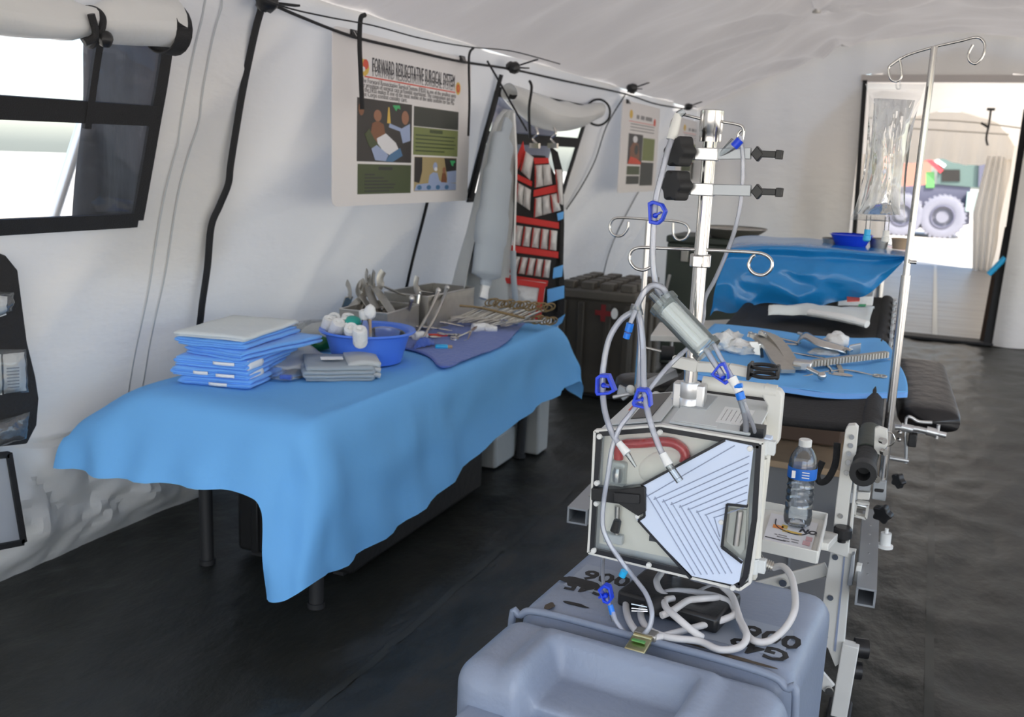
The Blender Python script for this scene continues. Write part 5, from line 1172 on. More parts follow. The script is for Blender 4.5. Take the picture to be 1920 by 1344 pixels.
# black arm board and its crank
t = thing('arm_board', 'black leather padded arm board sticking out right of the IV pole', 'arm board', V(0.07, 4.3, 0.72))
sec = []
for k in range(28):
    g = 2 * math.pi * k / 28; cx, cz = math.cos(g), math.sin(g); sec.append((0.115 * abs(cx) ** .6 * (1 if cx > 0 else -1), 0.048 * abs(cz) ** .75 * (1 if cz > 0 else -1)))
A, B = V(0.085, 3.93, 0.735), V(0.02, 4.75, 0.80)
def pad(u, v):
    k = int(round(u * 28)) % 28; e = 1.0
    vv = v
    if v < 0.12: e = math.sqrt(max(0, 1 - ((0.12 - v) / 0.12) ** 2)) * 0.45 + 0.55 * (v > 0)
    if v == 0: e = 0.0
    if v > 0.94: e = max(0, math.sqrt(max(0, 1 - ((v - 0.94) / 0.06) ** 2)))
    c = A.lerp(B, v); cr = 0.006 * noise.noise(Vector((sec[k][0] * 60, sec[k][1] * 60, v * 40))) if v < 0.14 else 0
    return c + V(sec[k][0] * (e ** 0.4 if e > 0 else 0), -cr, sec[k][1] * e)
mb = MB(); mb.grid(pad, 28, 34); mb.build('pad', 'black_leather', t, ang=70)
mb = MB(); mb.box((0.06, 4.3, 0.70), (0.10, 0.6, 0.012), Matrix.Rotation(0.08, 3, 'X')); mb.build('base_plate', 'alu_beam', t)
YC = 3.85
def rod(name, px, r, m='aluminium', sub=4, y=YC): mb = MB(); mb.tube([aty(a, b, y) for a, b in px], r, n=10, sub=sub); return mb.build(name, m, t)
rod('cross_rod', [(1678, 800), (1720, 804), (1774, 816)], 0.011, sub=1); rod('rod_sleeve', [(1737, 807), (1757, 812)], 0.017, sub=1); rod('rod_sleeve', [(1690, 800), (1712, 805)], 0.016, sub=1)
rod('crank', [(1697, 818), (1699, 785), (1708, 782), (1722, 790), (1748, 792)], 0.006); rod('crank', [(1697, 815), (1699, 840), (1698, 868)], 0.006, 'alu_beam'); rod('end_pin', [(1760, 796), (1756, 822)], 0.007, sub=1)
rod('lower_rod', [(1668, 858), (1704, 864)], 0.009, sub=1)
mb = MB(); mb.box(aty(1711, 824, YC), (0.03, 0.04, 0.05)); mb.build('lever_knob', 'black_plastic', t, bevel=0.004)
for px in ((1687, 811), (1686, 824)): mb = MB(); c = aty(*px, YC - 0.03); mb.ell(c, (0.009, 0.009, 0.009), 10, 8); mb.build('ball_stud', 'steel', t)
t = thing('arm_board', 'black leather arm board left of the stretcher behind the tubing', 'arm board', V(-1.0, 4.2, 0.72))
A, B = V(-1.20, 4.02, 0.70), V(-0.86, 4.20, 0.70)
sec = [(0.10 * abs(math.cos(g)) ** .6 * (1 if math.cos(g) > 0 else -1), 0.05 * abs(math.sin(g)) ** .75 * (1 if math.sin(g) > 0 else -1)) for g in [2 * math.pi * k / 28 for k in range(28)]]
def pad2(u, v):
    k = int(round(u * 28)) % 28; e = math.sqrt(max(0, 1 - (2 * abs(v - .5)) ** 6)); c = A.lerp(B, v); d = V(-0.45, 0.85, 0).normalized()
    return c + d * sec[k][0] * e + V(0, 0, sec[k][1] * e)
mb = MB(); mb.grid(pad2, 28, 24); mb.build('pad', 'black_leather', t, ang=70)
mb = MB(); mb.cyl((-1.0, 4.12, 0.66), (-0.86, 4.2, 0.60), 0.02); mb.build('support', 'alu_beam', t)
# white side shelf with a black knob
t = thing('side_shelf', 'pale flat side shelf left of the stretcher behind the filter', 'shelf', atz(1280, 625, 0.84))
mb = MB(); mb.prism([atz(a, b, 0.84) for a, b in [(1220, 628), (1236, 604), (1378, 598), (1340, 634)]], (0, 0, -0.03)); mb.build('shelf_plate', 'white_enamel', t, bevel=0.004)
mb = MB(); c = atz(1252, 662, 0.78); mb.lathe([(0, -0.03), (0.035, -0.03), (0.035, 0.03), (0, 0.03)], c, (1, 0.2, 0), n=20); mb.build('knob', 'black_rubber', t)
mb = MB(); mb.cyl(c, c + V(-0.12, -0.02, 0.02), 0.006); mb.build('knob_shaft', 'steel', t)
mb = MB(); mb.beam(atz(1300, 626, 0.82), V(-0.86, 4.7, 0.88), 0.03, 0.02); mb.build('shelf_arm', 'alu_beam', t)

# slim pole behind, left of the stretcher
YB = 3.6
t = thing('iv_pole', 'shorter slim IV pole with two curled hooks behind the tubing', 'iv pole', aty(1195, 735, YB))
a, b = aty(1216, 414, YB), aty(1193, 745, YB)
mb = MB(); mb.cyl(b, a, 0.011, n=16); mb.build('tube', 'steel', t)
mb = MB(); mb.tube([aty(x, y, YB) for x, y in [(1178, 416), (1176, 430), (1165, 442), (1150, 440), (1143, 426), (1149, 412), (1165, 408), (1216, 411), (1262, 414), (1285, 420), (1292, 432), (1286, 446), (1272, 450), (1263, 440), (1262, 418)]], 0.005, n=10); mb.build('hook', 'steel', t)
t = thing('rail_clamp', 'grey thumb clamp on the stretcher rail below the slim IV pole', 'clamp', aty(1180, 745, YB))
mb = MB(); mb.prism([aty(x, y, YB) for x, y in [(1156, 738), (1160, 722), (1172, 728), (1178, 745), (1168, 752)]], (0, 0.02, 0)); mb.build('wing', 'alu_beam', t, bevel=0.003)
mb = MB(); mb.cyl(aty(1150, 745, YB), aty(1200, 734, YB), 0.008); mb.build('screw', 'aluminium', t)
mb = MB(); c = aty(1182, 730, YB - 0.02); mb.ell(c, (0.018, 0.018, 0.018), 12, 8); mb.build('ball', 'white_plastic', t)
mb = MB(); c = aty(1230, 742, YB - 0.02); mb.ell(c, (0.020, 0.02, 0.018), 12, 8); mb.build('ball', 'white_plastic', t)
mb = MB(); mb.beam(V(-0.97, YB, 0.80), V(-0.86, YB + 0.1, 0.86), 0.03, 0.03); mb.build('bracket', 'alu_beam', t)

# ---------------------------------------------------------------- drape and instruments on the stretcher
CL = [[(1285, 700), (1400, 716), (1480, 728), (1560, 738), (1640, 738), (1702, 736)], [(1283, 686), (1380, 700), (1480, 716), (1570, 724), (1650, 722), (1700, 716)], [(1300, 650), (1400, 665), (1500, 680), (1590, 690), (1660, 690), (1688, 690)],
      [(1322, 625), (1410, 640), (1500, 650), (1590, 660), (1650, 660), (1674, 664)], [(1340, 608), (1420, 618), (1500, 628), (1580, 636), (1640, 634), (1660, 642)]]
def onlit(px, py, off=0.0):
    y = 4.2
    for _ in range(12): p = atz(px, py, lz(y) + 0.014 + off); y = p.y
    return p
NT = [[tuple(onlit(a, b, 0.004)) for a, b in r] for r in CL]
mb = clothmesh(NT, 7, lambda p: V(0, 0, 0.012 * abs(noise.noise(Vector((p.x * 5, p.y * 4, 2)))) + 0.02 * max(0, (p.x + 0.16) / 0.16) * max(0, (p.y - 4.3)) / 0.6))
tag(mb.build('instrument_drape', 'drape_blue', ang=70, solid=0.005), 'blue drape folded double on the stretcher under the chest instruments', 'drape')
NT2 = [[(p[0], p[1] - 0.004, p[2] + 0.001) for p in NT[0]], [(p[0], p[1] - 0.022, p[2] - 0.004) for p in NT[0]], [(p[0], p[1] - 0.034, p[2] - 0.010) for p in NT[0]]]
mb = clothmesh(NT2, 6, lambda p: V(0, 0.004 * noise.noise(p * 9), 0)); tag(mb.build('drape_hem', 'gown_blue', ang=70, solid=0.003), 'darker blue under layer along the near edge of the stretcher drape', 'drape')
t = thing('gauze_pad', 'crumpled white gauze at the left end of the instrument drape', 'gauze', onlit(1372, 645))
mb = MB(); mb.ell(onlit(1362, 640, 0.035), (0.06, 0.09, 0.045), 22, 14, 0.55, 3, 2.6); mb.build('gauze_fold', 'gauze', t, ang=80)
mb = MB(); mb.ell(onlit(1388, 652, 0.025), (0.06, 0.06, 0.03), 20, 12, 0.5, 6, 2.6); mb.build('gauze_fold', 'gauze', t, ang=80)
t = thing('gauze_pad', 'white gauze pad under the steel retractor blade', 'gauze', onlit(1565, 640))
mb = MB(); mb.ell(onlit(1568, 640, 0.03), (0.05, 0.09, 0.035), 20, 12, 0.35, 2, 2.4); mb.build('gauze_fold', 'gauze', t, ang=80)
mb = MB(); mb.ell(onlit(1545, 662, 0.012), (0.06, 0.04, 0.016), 20, 10, 0.35, 5, 2.4); mb.build('gauze_fold', 'gauze', t, ang=80)
t = thing('blue_loops', 'dark blue plastic loops beside the gauze at the left of the stretcher drape', 'loops', onlit(1345, 645))
for k, (px, py) in enumerate([(1340, 630), (1346, 648), (1356, 652)]):
    mb = MB(); c = onlit(px, py, 0.008); mb.tube([c + V(0.018 * math.cos(g), 0.03 * math.sin(g), 0.004 * math.sin(2 * g)) for g in [i * .7 for i in range(9)]], 0.005, n=7, closed=True); mb.build('loop', 'blue_clamp', t)
# rib spreader: two curved arms, toothed rack, crank
t = thing('rib_spreader', 'steel rib spreader with curved arms and a toothed rack bar', 'rib spreader', onlit(1470, 680))
def arm(px, wd, th, off0, off1, nm):
    P = [onlit(a, b, off0 + (off1 - off0) * i / (len(px) - 1)) for i, (a, b) in enumerate(px)]; P = catmull(P, 5); mb = MB()
    for a, b in zip(P, P[1:]): mb.beam(a, b + (b - a) * .08, wd, th)
    return mb.build(nm, 'steel_dull', t)
s_ = arm([(1402, 626), (1425, 634), (1445, 652), (1460, 678), (1478, 696)], 0.055, 0.014, 0.075, 0.03, 'curved_arm')
s2 = arm([(1424, 622), (1448, 632), (1466, 650), (1480, 672), (1490, 690)], 0.045, 0.014, 0.085, 0.03, 'curved_arm')
for (a, b) in (((1408, 624), 0.085), ((1416, 627), 0.085), ((1426, 623), 0.095), ((1434, 626), 0.095)):
    mb = MB(); q = onlit(*a, b); mb.cyl(q, q + V(0, 0, 0.006), 0.006, n=10); mb.build('screw', 'steel', s_)
mb = MB(); mb.prism([onlit(1404, 640, 0.06), onlit(1424, 640, 0.06), onlit(1428, 668, 0.006), onlit(1410, 664, 0.006)], (0, 0.012, 0)); mb.build('blade', 'steel_satin', t, bevel=0.003)
mb = MB(); mb.prism([onlit(1424, 645, 0.06), onlit(1430, 645, 0.06), onlit(1432, 672, 0.004), onlit(1426, 672, 0.004)], (0, 0.008, 0)); mb.build('blade', 'steel', t)
a, b = onlit(1515, 682, 0.035), onlit(1662, 664, 0.035); mb = MB(); mb.beam(a, b, 0.020, 0.024); rk = mb.build('rack_bar', 'steel_dull', t)
d = (b - a); n_ = 26; sd = d.normalized().cross(V(0, 0, 1)).normalized()
for i in range(n_):
    q = a + d * ((i + .5) / n_) + sd * (0.012 if sd.y < 0 else -0.012); mb = MB(); mb.box(q, (0.010, 0.008, 0.022), Matrix.Rotation(math.atan2(d.y, d.x), 3, 'Z')); mb.build('rack_tooth', 'steel_dull', rk)
mb = MB(); mb.box(onlit(1505, 684, 0.035), (0.07, 0.06, 0.035)); mb.build('slide_block', 'steel_satin', t, bevel=0.006)
mb = MB(); mb.cyl(onlit(1512, 690, 0.05), onlit(1540, 704, 0.03), 0.009); mb.ell(onlit(1541, 705, 0.03), (0.016, 0.016, 0.016), 12, 8); mb.build('crank', 'steel', t)
mb = MB(); mb.tube([onlit(a, b, 0.02) for a, b in [(1528, 686), (1545, 684), (1556, 690), (1560, 698)]], 0.005, n=8); mb.build('crank_arm', 'steel', t)
# hand retractors and wires
t = thing('blade_retractor', 'shiny broad steel retractor blade with a long bar handle', 'retractor', onlit(1530, 650))
P_ = [onlit(a, b, o) for a, b, o in [(1498, 640, 0.02), (1510, 632, 0.045), (1535, 645, 0.05), (1570, 655, 0.03), (1588, 662, 0.01)]]; P_ = catmull(P_, 5)
mb = MB(); mb.grid(lambda u, v: P_[int(round(u * (len(P_) - 1)))] + V(0.0, 0.11 * (v - .5) * (1.2 - 0.5 * u), 0.02 * math.cos((v - .5) * 3.0)), len(P_) - 1, 10); mb.build('blade', 'steel', t, ang=80, solid=0.003)
mb = MB(); mb.beam(onlit(1496, 624, 0.055), onlit(1598, 657, 0.03), 0.016, 0.012); mb.build('handle', 'steel', t, bevel=0.003)
mb = MB(); mb.prism([onlit(1592, 648, 0.05), onlit(1614, 644, 0.05), onlit(1612, 664, 0.004), onlit(1592, 668, 0.004)], (0, 0.03, 0)); mb.build('end_plate', 'steel_satin', t, bevel=0.004)
for (pts, r, lb) in (([(1442, 628, .03), (1470, 636, .02), (1500, 643, .02)], 0.009, 'straight steel bar lying behind the rib spreader arms'), ([(1486, 661, .012), (1520, 667, .012), (1548, 672, .012)], 0.007, 'straight steel rod in front of the shiny retractor blade'), ([(1464, 643, .012), (1480, 645, .012), (1496, 646, .012)], 0.010, 'short toothed steel bar between spreader and retractor blade')):
    mb = MB(); mb.tube([onlit(a, b, o) for a, b, o in pts], r, n=8, flat=0.5, flatdir=(0, 0, 1)); tag(mb.build('steel_bar', 'steel'), lb, 'instrument', 'steel bars on the stretcher drape')
mb = MB(); mb.tube([onlit(a, b, o) for a, b, o in [(1464, 674, .03), (1476, 693, .012), (1488, 708, .006), (1496, 708, .006), (1530, 701, .008), (1560, 696, .012), (1585, 694, .016), (1610, 698, .012), (1636, 704, .008)]], 0.0042, n=8)
t = thing('wire_retractor', 'bent steel wire retractor lying at the near edge of the stretcher drape', 'retractor', onlit(1490, 708)); mb.build('wire', 'steel', t)
mb = MB(); c = onlit(1650, 707, 0.01)
for g in range(2): mb.tube([c + V(0.018 * g - 0.01 + 0.014 * math.cos(q), 0.02 * math.sin(q), 0.004) for q in [i * .8 for i in range(8)]], 0.004, n=6, closed=True)
mb.build('wire_loop', 'steel_dull', t)
t = thing('spoon_retractor', 'small spoon ended steel retractor below the rack bar', 'retractor', onlit(1575, 700))
mb = MB(); mb.ell(onlit(1576, 702, 0.012), (0.045, 0.022, 0.007), 18, 10); mb.build('spoon', 'steel', t)
mb = MB(); mb.beam(onlit(1572, 684, 0.02), onlit(1578, 698, 0.014), 0.018, 0.005); mb.build('stem', 'steel_dull', t)

# white wrappers at the far end of the stretcher, red and green packet under them
t = thing('paper_wrapper', 'white paper wrapper lying under the blue plastic cover', 'wrapper', onlit(1540, 585))
mb = MB(); A = [onlit(a, b, 0.03) for a, b in [(1440, 583), (1500, 575), (1560, 578), (1640, 578)]]; B = [onlit(a, b, 0.03) for a, b in [(1440, 591), (1500, 590), (1560, 598), (1628, 611)]]
A = catmull(A, 5); B = catmull(B, 5)
mb.grid(lambda u, v: A[int(round(u * (len(A) - 1)))].lerp(B[int(round(u * (len(B) - 1)))], v) + V(0, 0, 0.03 * math.sin(math.pi * v) + 0.012 * noise.noise(Vector((u * 6, v * 3, 0)))), len(A) - 1, 8); mb.build('sheet', 'gown_pale', t, ang=70, solid=0.004)
mb = MB(); mb.tube([onlit(1520, 586, 0.045), onlit(1580, 596, 0.05), onlit(1626, 608, 0.04)], [0.03, 0.032, 0.028], n=14, flat=0.6, flatdir=(0, 0, 1)); mb.build('rolled_edge', 'tag_white', t)
t = thing('dressing_box', 'white dressing packet with red and green print under the blue plastic cover', 'packet', onlit(1610, 572))
mb = MB(); mb.prism([onlit(a, b, 0.02) for a, b in [(1570, 574), (1572, 558), (1638, 556), (1636, 574)]], (0, 0, 0.05)); mb.build('packet', 'tag_white', t, bevel=0.006)
mb = MB(); mb.prism([onlit(a, b, 0.075) for a, b in [(1588, 566), (1588, 556), (1612, 555), (1612, 565)]], (0, 0, 0.003)); mb.build('red_print', 'print_red', t)
mb = MB(); mb.prism([onlit(a, b, 0.06) for a, b in [(1610, 573), (1610, 570), (1624, 570), (1624, 573)]], (0, -0.03, 0.0)); mb.build('green_print', 'print_green', t)

# ---------------------------------------------------------------- draped instrument stand at the head of the stretcher
YM = 5.12
t = thing('instrument_stand', 'instrument stand hidden under the blue plastic cover', 'stand', (-0.6, 5.8, 0))
zt_ = aty(1530, 470, YM).z
mb = MB(); mb.box((-0.55, 5.53, zt_ - 0.05), (0.80, 0.70, 0.03)); mb.build('top', 'steel_dull', t, bevel=0.01)
for x in (-0.95, -0.22): mb = MB(); mb.cyl((x, 5.80, 0), (x, 5.80, zt_ - 0.06), 0.02); mb.build('leg', 'steel_satin', t)
mb = MB(); mb.box((-0.58, 5.80, 0.03), (0.8, 0.05, 0.04)); mb.build('base_bar', 'steel_satin', t)
FR = [(1332, 592), (1342, 583), (1375, 587), (1425, 568), (1480, 573), (1520, 577), (1560, 566), (1600, 560), (1624, 554), (1655, 530), (1690, 494)]
TP = [(1362, 470), (1372, 462), (1400, 458), (1440, 457), (1485, 458), (1520, 460), (1560, 463), (1600, 467), (1636, 471), (1668, 475), (1703, 478)]
BK = [(1378, 446), (1390, 443), (1415, 442), (1450, 444), (1490, 446), (1520, 447), (1560, 449), (1600, 452), (1630, 455), (1660, 457), (1698, 462)]
rows = []
fr = [aty(a, b, YM - 0.06) for a, b in FR]; tp = [aty(a, b, YM) for a, b in TP]; bk = [aty(a, b, 5.95) for a, b in BK]
rows = [[tuple(p) for p in bk], [tuple(p) for p in tp]]
for f in (0.2, 0.4, 0.6, 0.8, 1.0): rows.append([tuple(a.lerp(b, f) + V(0, -0.05 * math.sin(math.pi * f), 0)) for a, b in zip(tp, fr)])
def wf(p):
    if p.y > YM + 0.05: return V(0, 0, 0.008 * noise.noise(p * 6))
    h_ = min(1, max(0, (zt_ - p.z) / 0.12)); q = (p.x * 1.0 + p.z * 1.3)
    return V(0, h_ * (0.055 * noise.noise(Vector((q * 4.0, p.z * 2.5 - p.x * 2.0, 3))) + 0.03 * abs(noise.noise(Vector((p.x * 5 - p.z * 6, p.z * 9 + p.x * 4, 8)))) - 0.02), h_ * 0.01 * noise.noise(p * 8))
mb = clothmesh(rows, 7, wf)
tag(mb.build('plastic_cover', 'film_blue', ang=60), 'shiny blue plastic cover draped over the stand at the stretcher head', 'drape')
c = aty(1596, 452, 5.35); t = thing('blue_dish', 'small dark blue plastic dish on the blue plastic cover', 'dish', c)
mb = MB(); mb.lathe([(0, -0.035), (0.07, -0.035), (0.10, 0.03), (0.108, 0.034), (0.10, 0.025), (0.072, -0.03), (0, -0.03)], c, n=30); mb.build('dish_wall', 'blue_clamp', t)
mb = MB(); mb.lathe([(0.1, 0.03), (0.112, 0.033), (0.1, 0.037)], c, n=30); mb.build('rim', 'blue_clamp', t)
for (px, r, m, lb, nm) in (((1560, 455), 0.05, 'steel_dull', 'small steel cup left of the dark blue dish', 'steel_cup'), ((1648, 456), 0.05, 'steel_dull', 'small steel cup below the fluid bag ports', 'steel_cup'), ((1688, 456), 0.045, 'tan_wood', 'small tan cup at the right end of the plastic cover', 'tan_cup')):
    c = aty(*px, 5.40); t = thing(nm, lb, 'cup', c)
    mb = MB(); mb.lathe([(0, -0.03), (r * .8, -0.03), (r, 0.02), (r * 1.05, 0.022), (r * .95, 0.018), (r * .76, -0.025), (0, -0.025)], c, n=22); mb.build('cup_wall', m, t)
    mb = MB(); mb.lathe([(r, 0.019), (r * 1.07, 0.022), (r, 0.026)], c, n=22); mb.build('rim', m, t)

# boxes below the stretcher
t = thing('grey_chest', 'grey chest with a wooden top board on the floor under the stretcher', 'chest', (-0.45, 3.9, 0))
mb = MB(); mb.box((-0.48, 3.9, 0.30), (0.60, 0.7, 0.58)); mb.build('body', 'grey_panel', t, bevel=0.012)
mb = MB(); mb.box((-0.48, 3.89, 0.60), (0.62, 0.74, 0.025)); mb.build('top_board', 'tan_wood', t, bevel=0.003)
mb = MB(); mb.box((-0.34, 3.545, 0.30), (0.008, 0.012, 0.56)); mb.build('joint_strip', 'alu_beam', t)
t = thing('brown_box', 'dark brown box standing on the grey chest under the stretcher', 'box', (-0.5, 4.0, 0.62))
mb = MB(); mb.box((-0.5, 4.05, 0.70), (0.56, 0.5, 0.16)); mb.build('body', 'brown_box', t, bevel=0.008)
mb = MB(); mb.box((-0.5, 4.05, 0.783), (0.565, 0.505, 0.006)); mb.build('flaps', 'brown_box', t)

# ================================================================ TRUCK OUTSIDE
YT = 31.0
t = thing('truck', 'military truck with big pale tyres parked outside the far exit', 'truck', (0, YT + 1, -0.045))
kz = (H + 0.045) / (H - aty(1762, 437, YT).z)
def wheel(px, py, r):
    c = aty(px, py, YT); c.z = r - 0.045
    mb = MB(); pr = [(r * .55, -0.16), (r * .80, -0.20), (r * .96, -0.17), (r, -0.12), (r, 0.12), (r * .96, 0.17), (r * .8, 0.2), (r * .55, 0.16), (r * .5, 0.1), (r * .48, -0.05), (r * .3, -0.06), (r * .28, -0.12), (r * .12, -0.12), (0, -0.12)]
    mb.lathe(pr, c, (0, 1, 0), n=40); w_ = mb.build('wheel', 'tyre', t)
    for k in range(28):
        a = 2 * math.pi * k / 28; mb = MB(); q = c + V(math.cos(a) * r, -0.09, math.sin(a) * r); mb.box(q, (0.06, 0.16, 0.07), Matrix.Rotation(-a, 3, 'Y')); mb.build('tread_lug', 'tyre', w_)
    mb = MB(); mb.tube([c + V(math.cos(a) * r * .5, -0.17, math.sin(a) * r * .5) for a in [k * math.pi / 8 for k in range(16)]], 0.03, n=8, closed=True, sub=2); mb.build('hub_ring', 'truck_grey', w_)
wheel(1768, 397, 0.62); wheel(1690, 402, 0.62); 
mb = MB(); mb.pp([(1640, 385), (1640, 350), (1700, 350), (1745, 346), (1820, 345), (1818, 420), (1800, 425), (1640, 430)], YT + 0.35, 1.6); mb.build('chassis', 'truck_grey', t)
mb = MB(); mb.pp([(1760, 290), (1838, 285), (1840, 300), (1838, 352), (1756, 345)], YT + 0.3, 1.8); mb.build('cab', 'truck_green', t)
mb = MB(); mb.pp([(1766, 318), (1800, 318), (1800, 340), (1766, 340)], YT + 0.27, 0.04); mb.build('cab_window', 'screen_dark', t)
mb = MB(); mb.pp([(1836, 300), (1856, 300), (1850, 350), (1834, 350)], YT + 0.2, 0.5); mb.build('mirror_post', 'truck_grey', t)
mb = MB(); mb.pp([(1814, 360), (1842, 360), (1838, 398), (1810, 396)], YT - 0.2, 0.5); mb.build('tool_box', 'truck_palegreen', t)
mb = MB(); mb.pp([(1736, 352), (1736, 322), (1752, 322), (1752, 352)], YT + 0.3, 0.3); mb.build('bracket', 'truck_bright_green', t)
mb = MB(); mb.beam(aty(1738, 296, YT + .3), aty(1766, 322, YT + .3), 0.22, 0.12); mb.build('boom', 'truck_red', t)
mb = MB(); mb.beam(aty(1755, 300, YT + .25), aty(1772, 312, YT + .25), 0.12, 0.10); mb.build('boom_tip', 'print_white', t)
t = thing('red_container', 'reddish container standing far off beyond the truck', 'container', (-1.9, 44, -0.045))
a, b = aty(1700, 310, 44), aty(1735, 310, 44)
mb = MB(); mb.box(((a.x + b.x) / 2 - 0.7, 45, 1.2), (2.6, 2, 2.5)); mb.build('body', 'brick_red', t)
mb = MB(); mb.box(((a.x + b.x) / 2 - 0.7, 45, 2.5), (2.7, 2.1, 0.12)); mb.build('roof_panel', 'print_white', t)
# ================================================================ GREY CASE IN THE FOREGROUND
ZC = 0.66
CR = Matrix.Rotation(math.radians(-4), 3, 'Z'); CC = V(-0.452, 1.93, 0.0)
def cs(x, y, z): return CC + CR @ V(x, y, z)
CWX, CYN, CYF = 0.315, -0.40, 0.42                       # half width, near and far faces (case axes)
t = thing('transit_case', 'grey moulded plastic case with stencilled numbers in the foreground', 'case', CC)
def rbox(x0, x1, y0, y1, z0, z1, r, top=True, seed=0):
    """box with large rounded edges"""
    mb = MB(); n = 7
    def ring(ins, z):
        pts = []
        rr = max(r - ins * 0.2, 0.005)
        for cx, cy, a0 in ((x1 - ins - rr, y0 + ins + rr, -90), (x1 - ins - rr, y1 - ins - rr, 0), (x0 + ins + rr, y1 - ins - rr, 90), (x0 + ins + rr, y0 + ins + rr, 180)):
            for k in range(n): g = math.radians(a0 + 90 * k / (n - 1)); pts.append((cx + rr * math.cos(g), cy + rr * math.sin(g), z))
        return pts
    rings = [ring(0.0, z0)]
    rings.append(ring(0, z1 - r))
    for k in range(1, 7): g = math.pi / 2 * k / 6; rings.append(ring(r * (1 - math.cos(g)), z1 - r + r * math.sin(g)))
    vs = []; m = len(rings[0])
    for q in rings: vs += [cs(*p) for p in q]
    fs = [(i * m + k, i * m + (k + 1) % m, (i + 1) * m + (k + 1) % m, (i + 1) * m + k) for i in range(len(rings) - 1) for k in range(m)]
    fs += [tuple(range(m - 1, -1, -1)), tuple(range((len(rings) - 1) * m, len(rings) * m))]
    return mb.add(vs, fs)
SY = -0.06                                              # seam between the two shells
def sbox(x0, x1, y0, y1, z0, z1, r, step, disp=None):
    """rounded box skinned from a dense lattice, optional moulded relief"""
    mb = MB(); L = (x1 - x0, y1 - y0, z1 - z0); N = [max(2, int(q / step)) for q in L]; lo = (x0, y0, z0)
    def pt(a, b, c):
        p = V(lo[0] + L[0] * a, lo[1] + L[1] * b, lo[2] + L[2] * c)
        q = V(min(max(p.x, x0 + r), x1 - r), min(max(p.y, y0 + r), y1 - r), min(p.z, z1 - r)); d = p - q
        if d.length > 1e-9: p = q + d.normalized() * r
        if disp: p = p + disp(p)
        return cs(p.x, p.y, p.z)
    def e(u): return 0.5 - 0.5 * math.cos(math.pi * u) if False else u
    mb.grid(lambda u, v: pt(u, v, 1), N[0], N[1]); mb.grid(lambda u, v: pt(u, 0, v), N[0], N[2]); mb.grid(lambda u, v: pt(u, 1, v), N[0], N[2]); mb.grid(lambda u, v: pt(0, u, v), N[1], N[2]); mb.grid(lambda u, v: pt(1, u, v), N[1], N[2])
    o = mb.v; return mb
def weld(o):
    bm = bmesh.new(); bm.from_mesh(o.data); bmesh.ops.remove_doubles(bm, verts=bm.verts, dist=0.0004); bmesh.ops.recalc_face_normals(bm, faces=bm.faces); bm.to_mesh(o.data); bm.free()
    o.data.polygons.foreach_set('use_smooth', [True] * len(o.data.polygons)); return o
def sm(a, b, x): k = min(1, max(0, (x - a) / (b - a))); return k * k * (3 - 2 * k)
def pocket(p):
    if p.z < ZC - 0.2: return V(0, 0, 0)
    k = sm(-0.175, -0.135, p.x) * (1 - sm(0.115, 0.155, p.x)) * (1 - sm(-0.185, -0.150, p.y))
    lip = sm(-0.225, -0.185, p.x) * (1 - sm(0.165, 0.205, p.x)) * (1 - sm(-0.135, -0.105, p.y))
    return V(0, 0, 0.016 * lip * sm(ZC - 0.1, ZC - 0.01, p.z) - 0.075 * k * sm(ZC - 0.2, ZC - 0.05, p.z)) + V(0, 0.03 * k * sm(-0.30, -0.345, p.y), 0)
weld(sbox(-CWX, CWX, SY + 0.006, CYF, 0.0, ZC, 0.055, 0.02).build('rear_shell', 'case_grey', t, ang=80))
weld(sbox(-CWX - 0.004, CWX + 0.004, CYN + 0.055, SY - 0.006, 0.0, ZC - 0.004, 0.06, 0.0085, pocket).build('front_shell', 'case_grey', t, ang=80))
rim = MB()
def seam(u):                                             # rounded band that runs round the case along the parting line
    pass
pts = [(-CWX - 0.006, 0.02), (-CWX - 0.006, ZC - 0.07), (-CWX + 0.018, ZC - 0.018), (-CWX + 0.075, ZC + 0.002), (0, ZC + 0.003), (CWX - 0.075, ZC + 0.002), (CWX - 0.018, ZC - 0.018), (CWX + 0.006, ZC - 0.07), (CWX + 0.006, 0.02)]
rim.tube([cs(x, SY, z) for x, z in pts], 0.0085, n=10, sub=6, flat=1.0); rim.build('seam_rim', 'case_rim', t)
# raised moulded block with a hand recess at the near top edge
def block(name, xs, y0, y1, z0, z1, inset, par, m='case_grey'):
    mb = MB(); x0, x1 = xs
    lo = [(x0, y0, z0), (x1, y0, z0), (x1, y1, z0), (x0, y1, z0)]; hi = [(x0 + inset, y0 + inset * .6, z1), (x1 - inset, y0 + inset * .6, z1), (x1 - inset, y1 - inset, z1), (x0 + inset, y1 - inset, z1)]
    mb.add([cs(*p) for p in lo + hi], [(3, 2, 1, 0), (4, 5, 6, 7), (0, 1, 5, 4), (1, 2, 6, 5), (2, 3, 7, 6), (3, 0, 4, 7)]); return mb.build(name, m, par, bevel=0.012, segs=4)
block('front_shelf', (-CWX + 0.02, CWX - 0.02), -0.44, -0.31, ZC - 0.34, ZC - 0.085, 0.02, t)
block('front_rib', (-0.24, 0.24), -0.47, -0.42, ZC - 0.30, ZC - 0.14, 0.015, t)
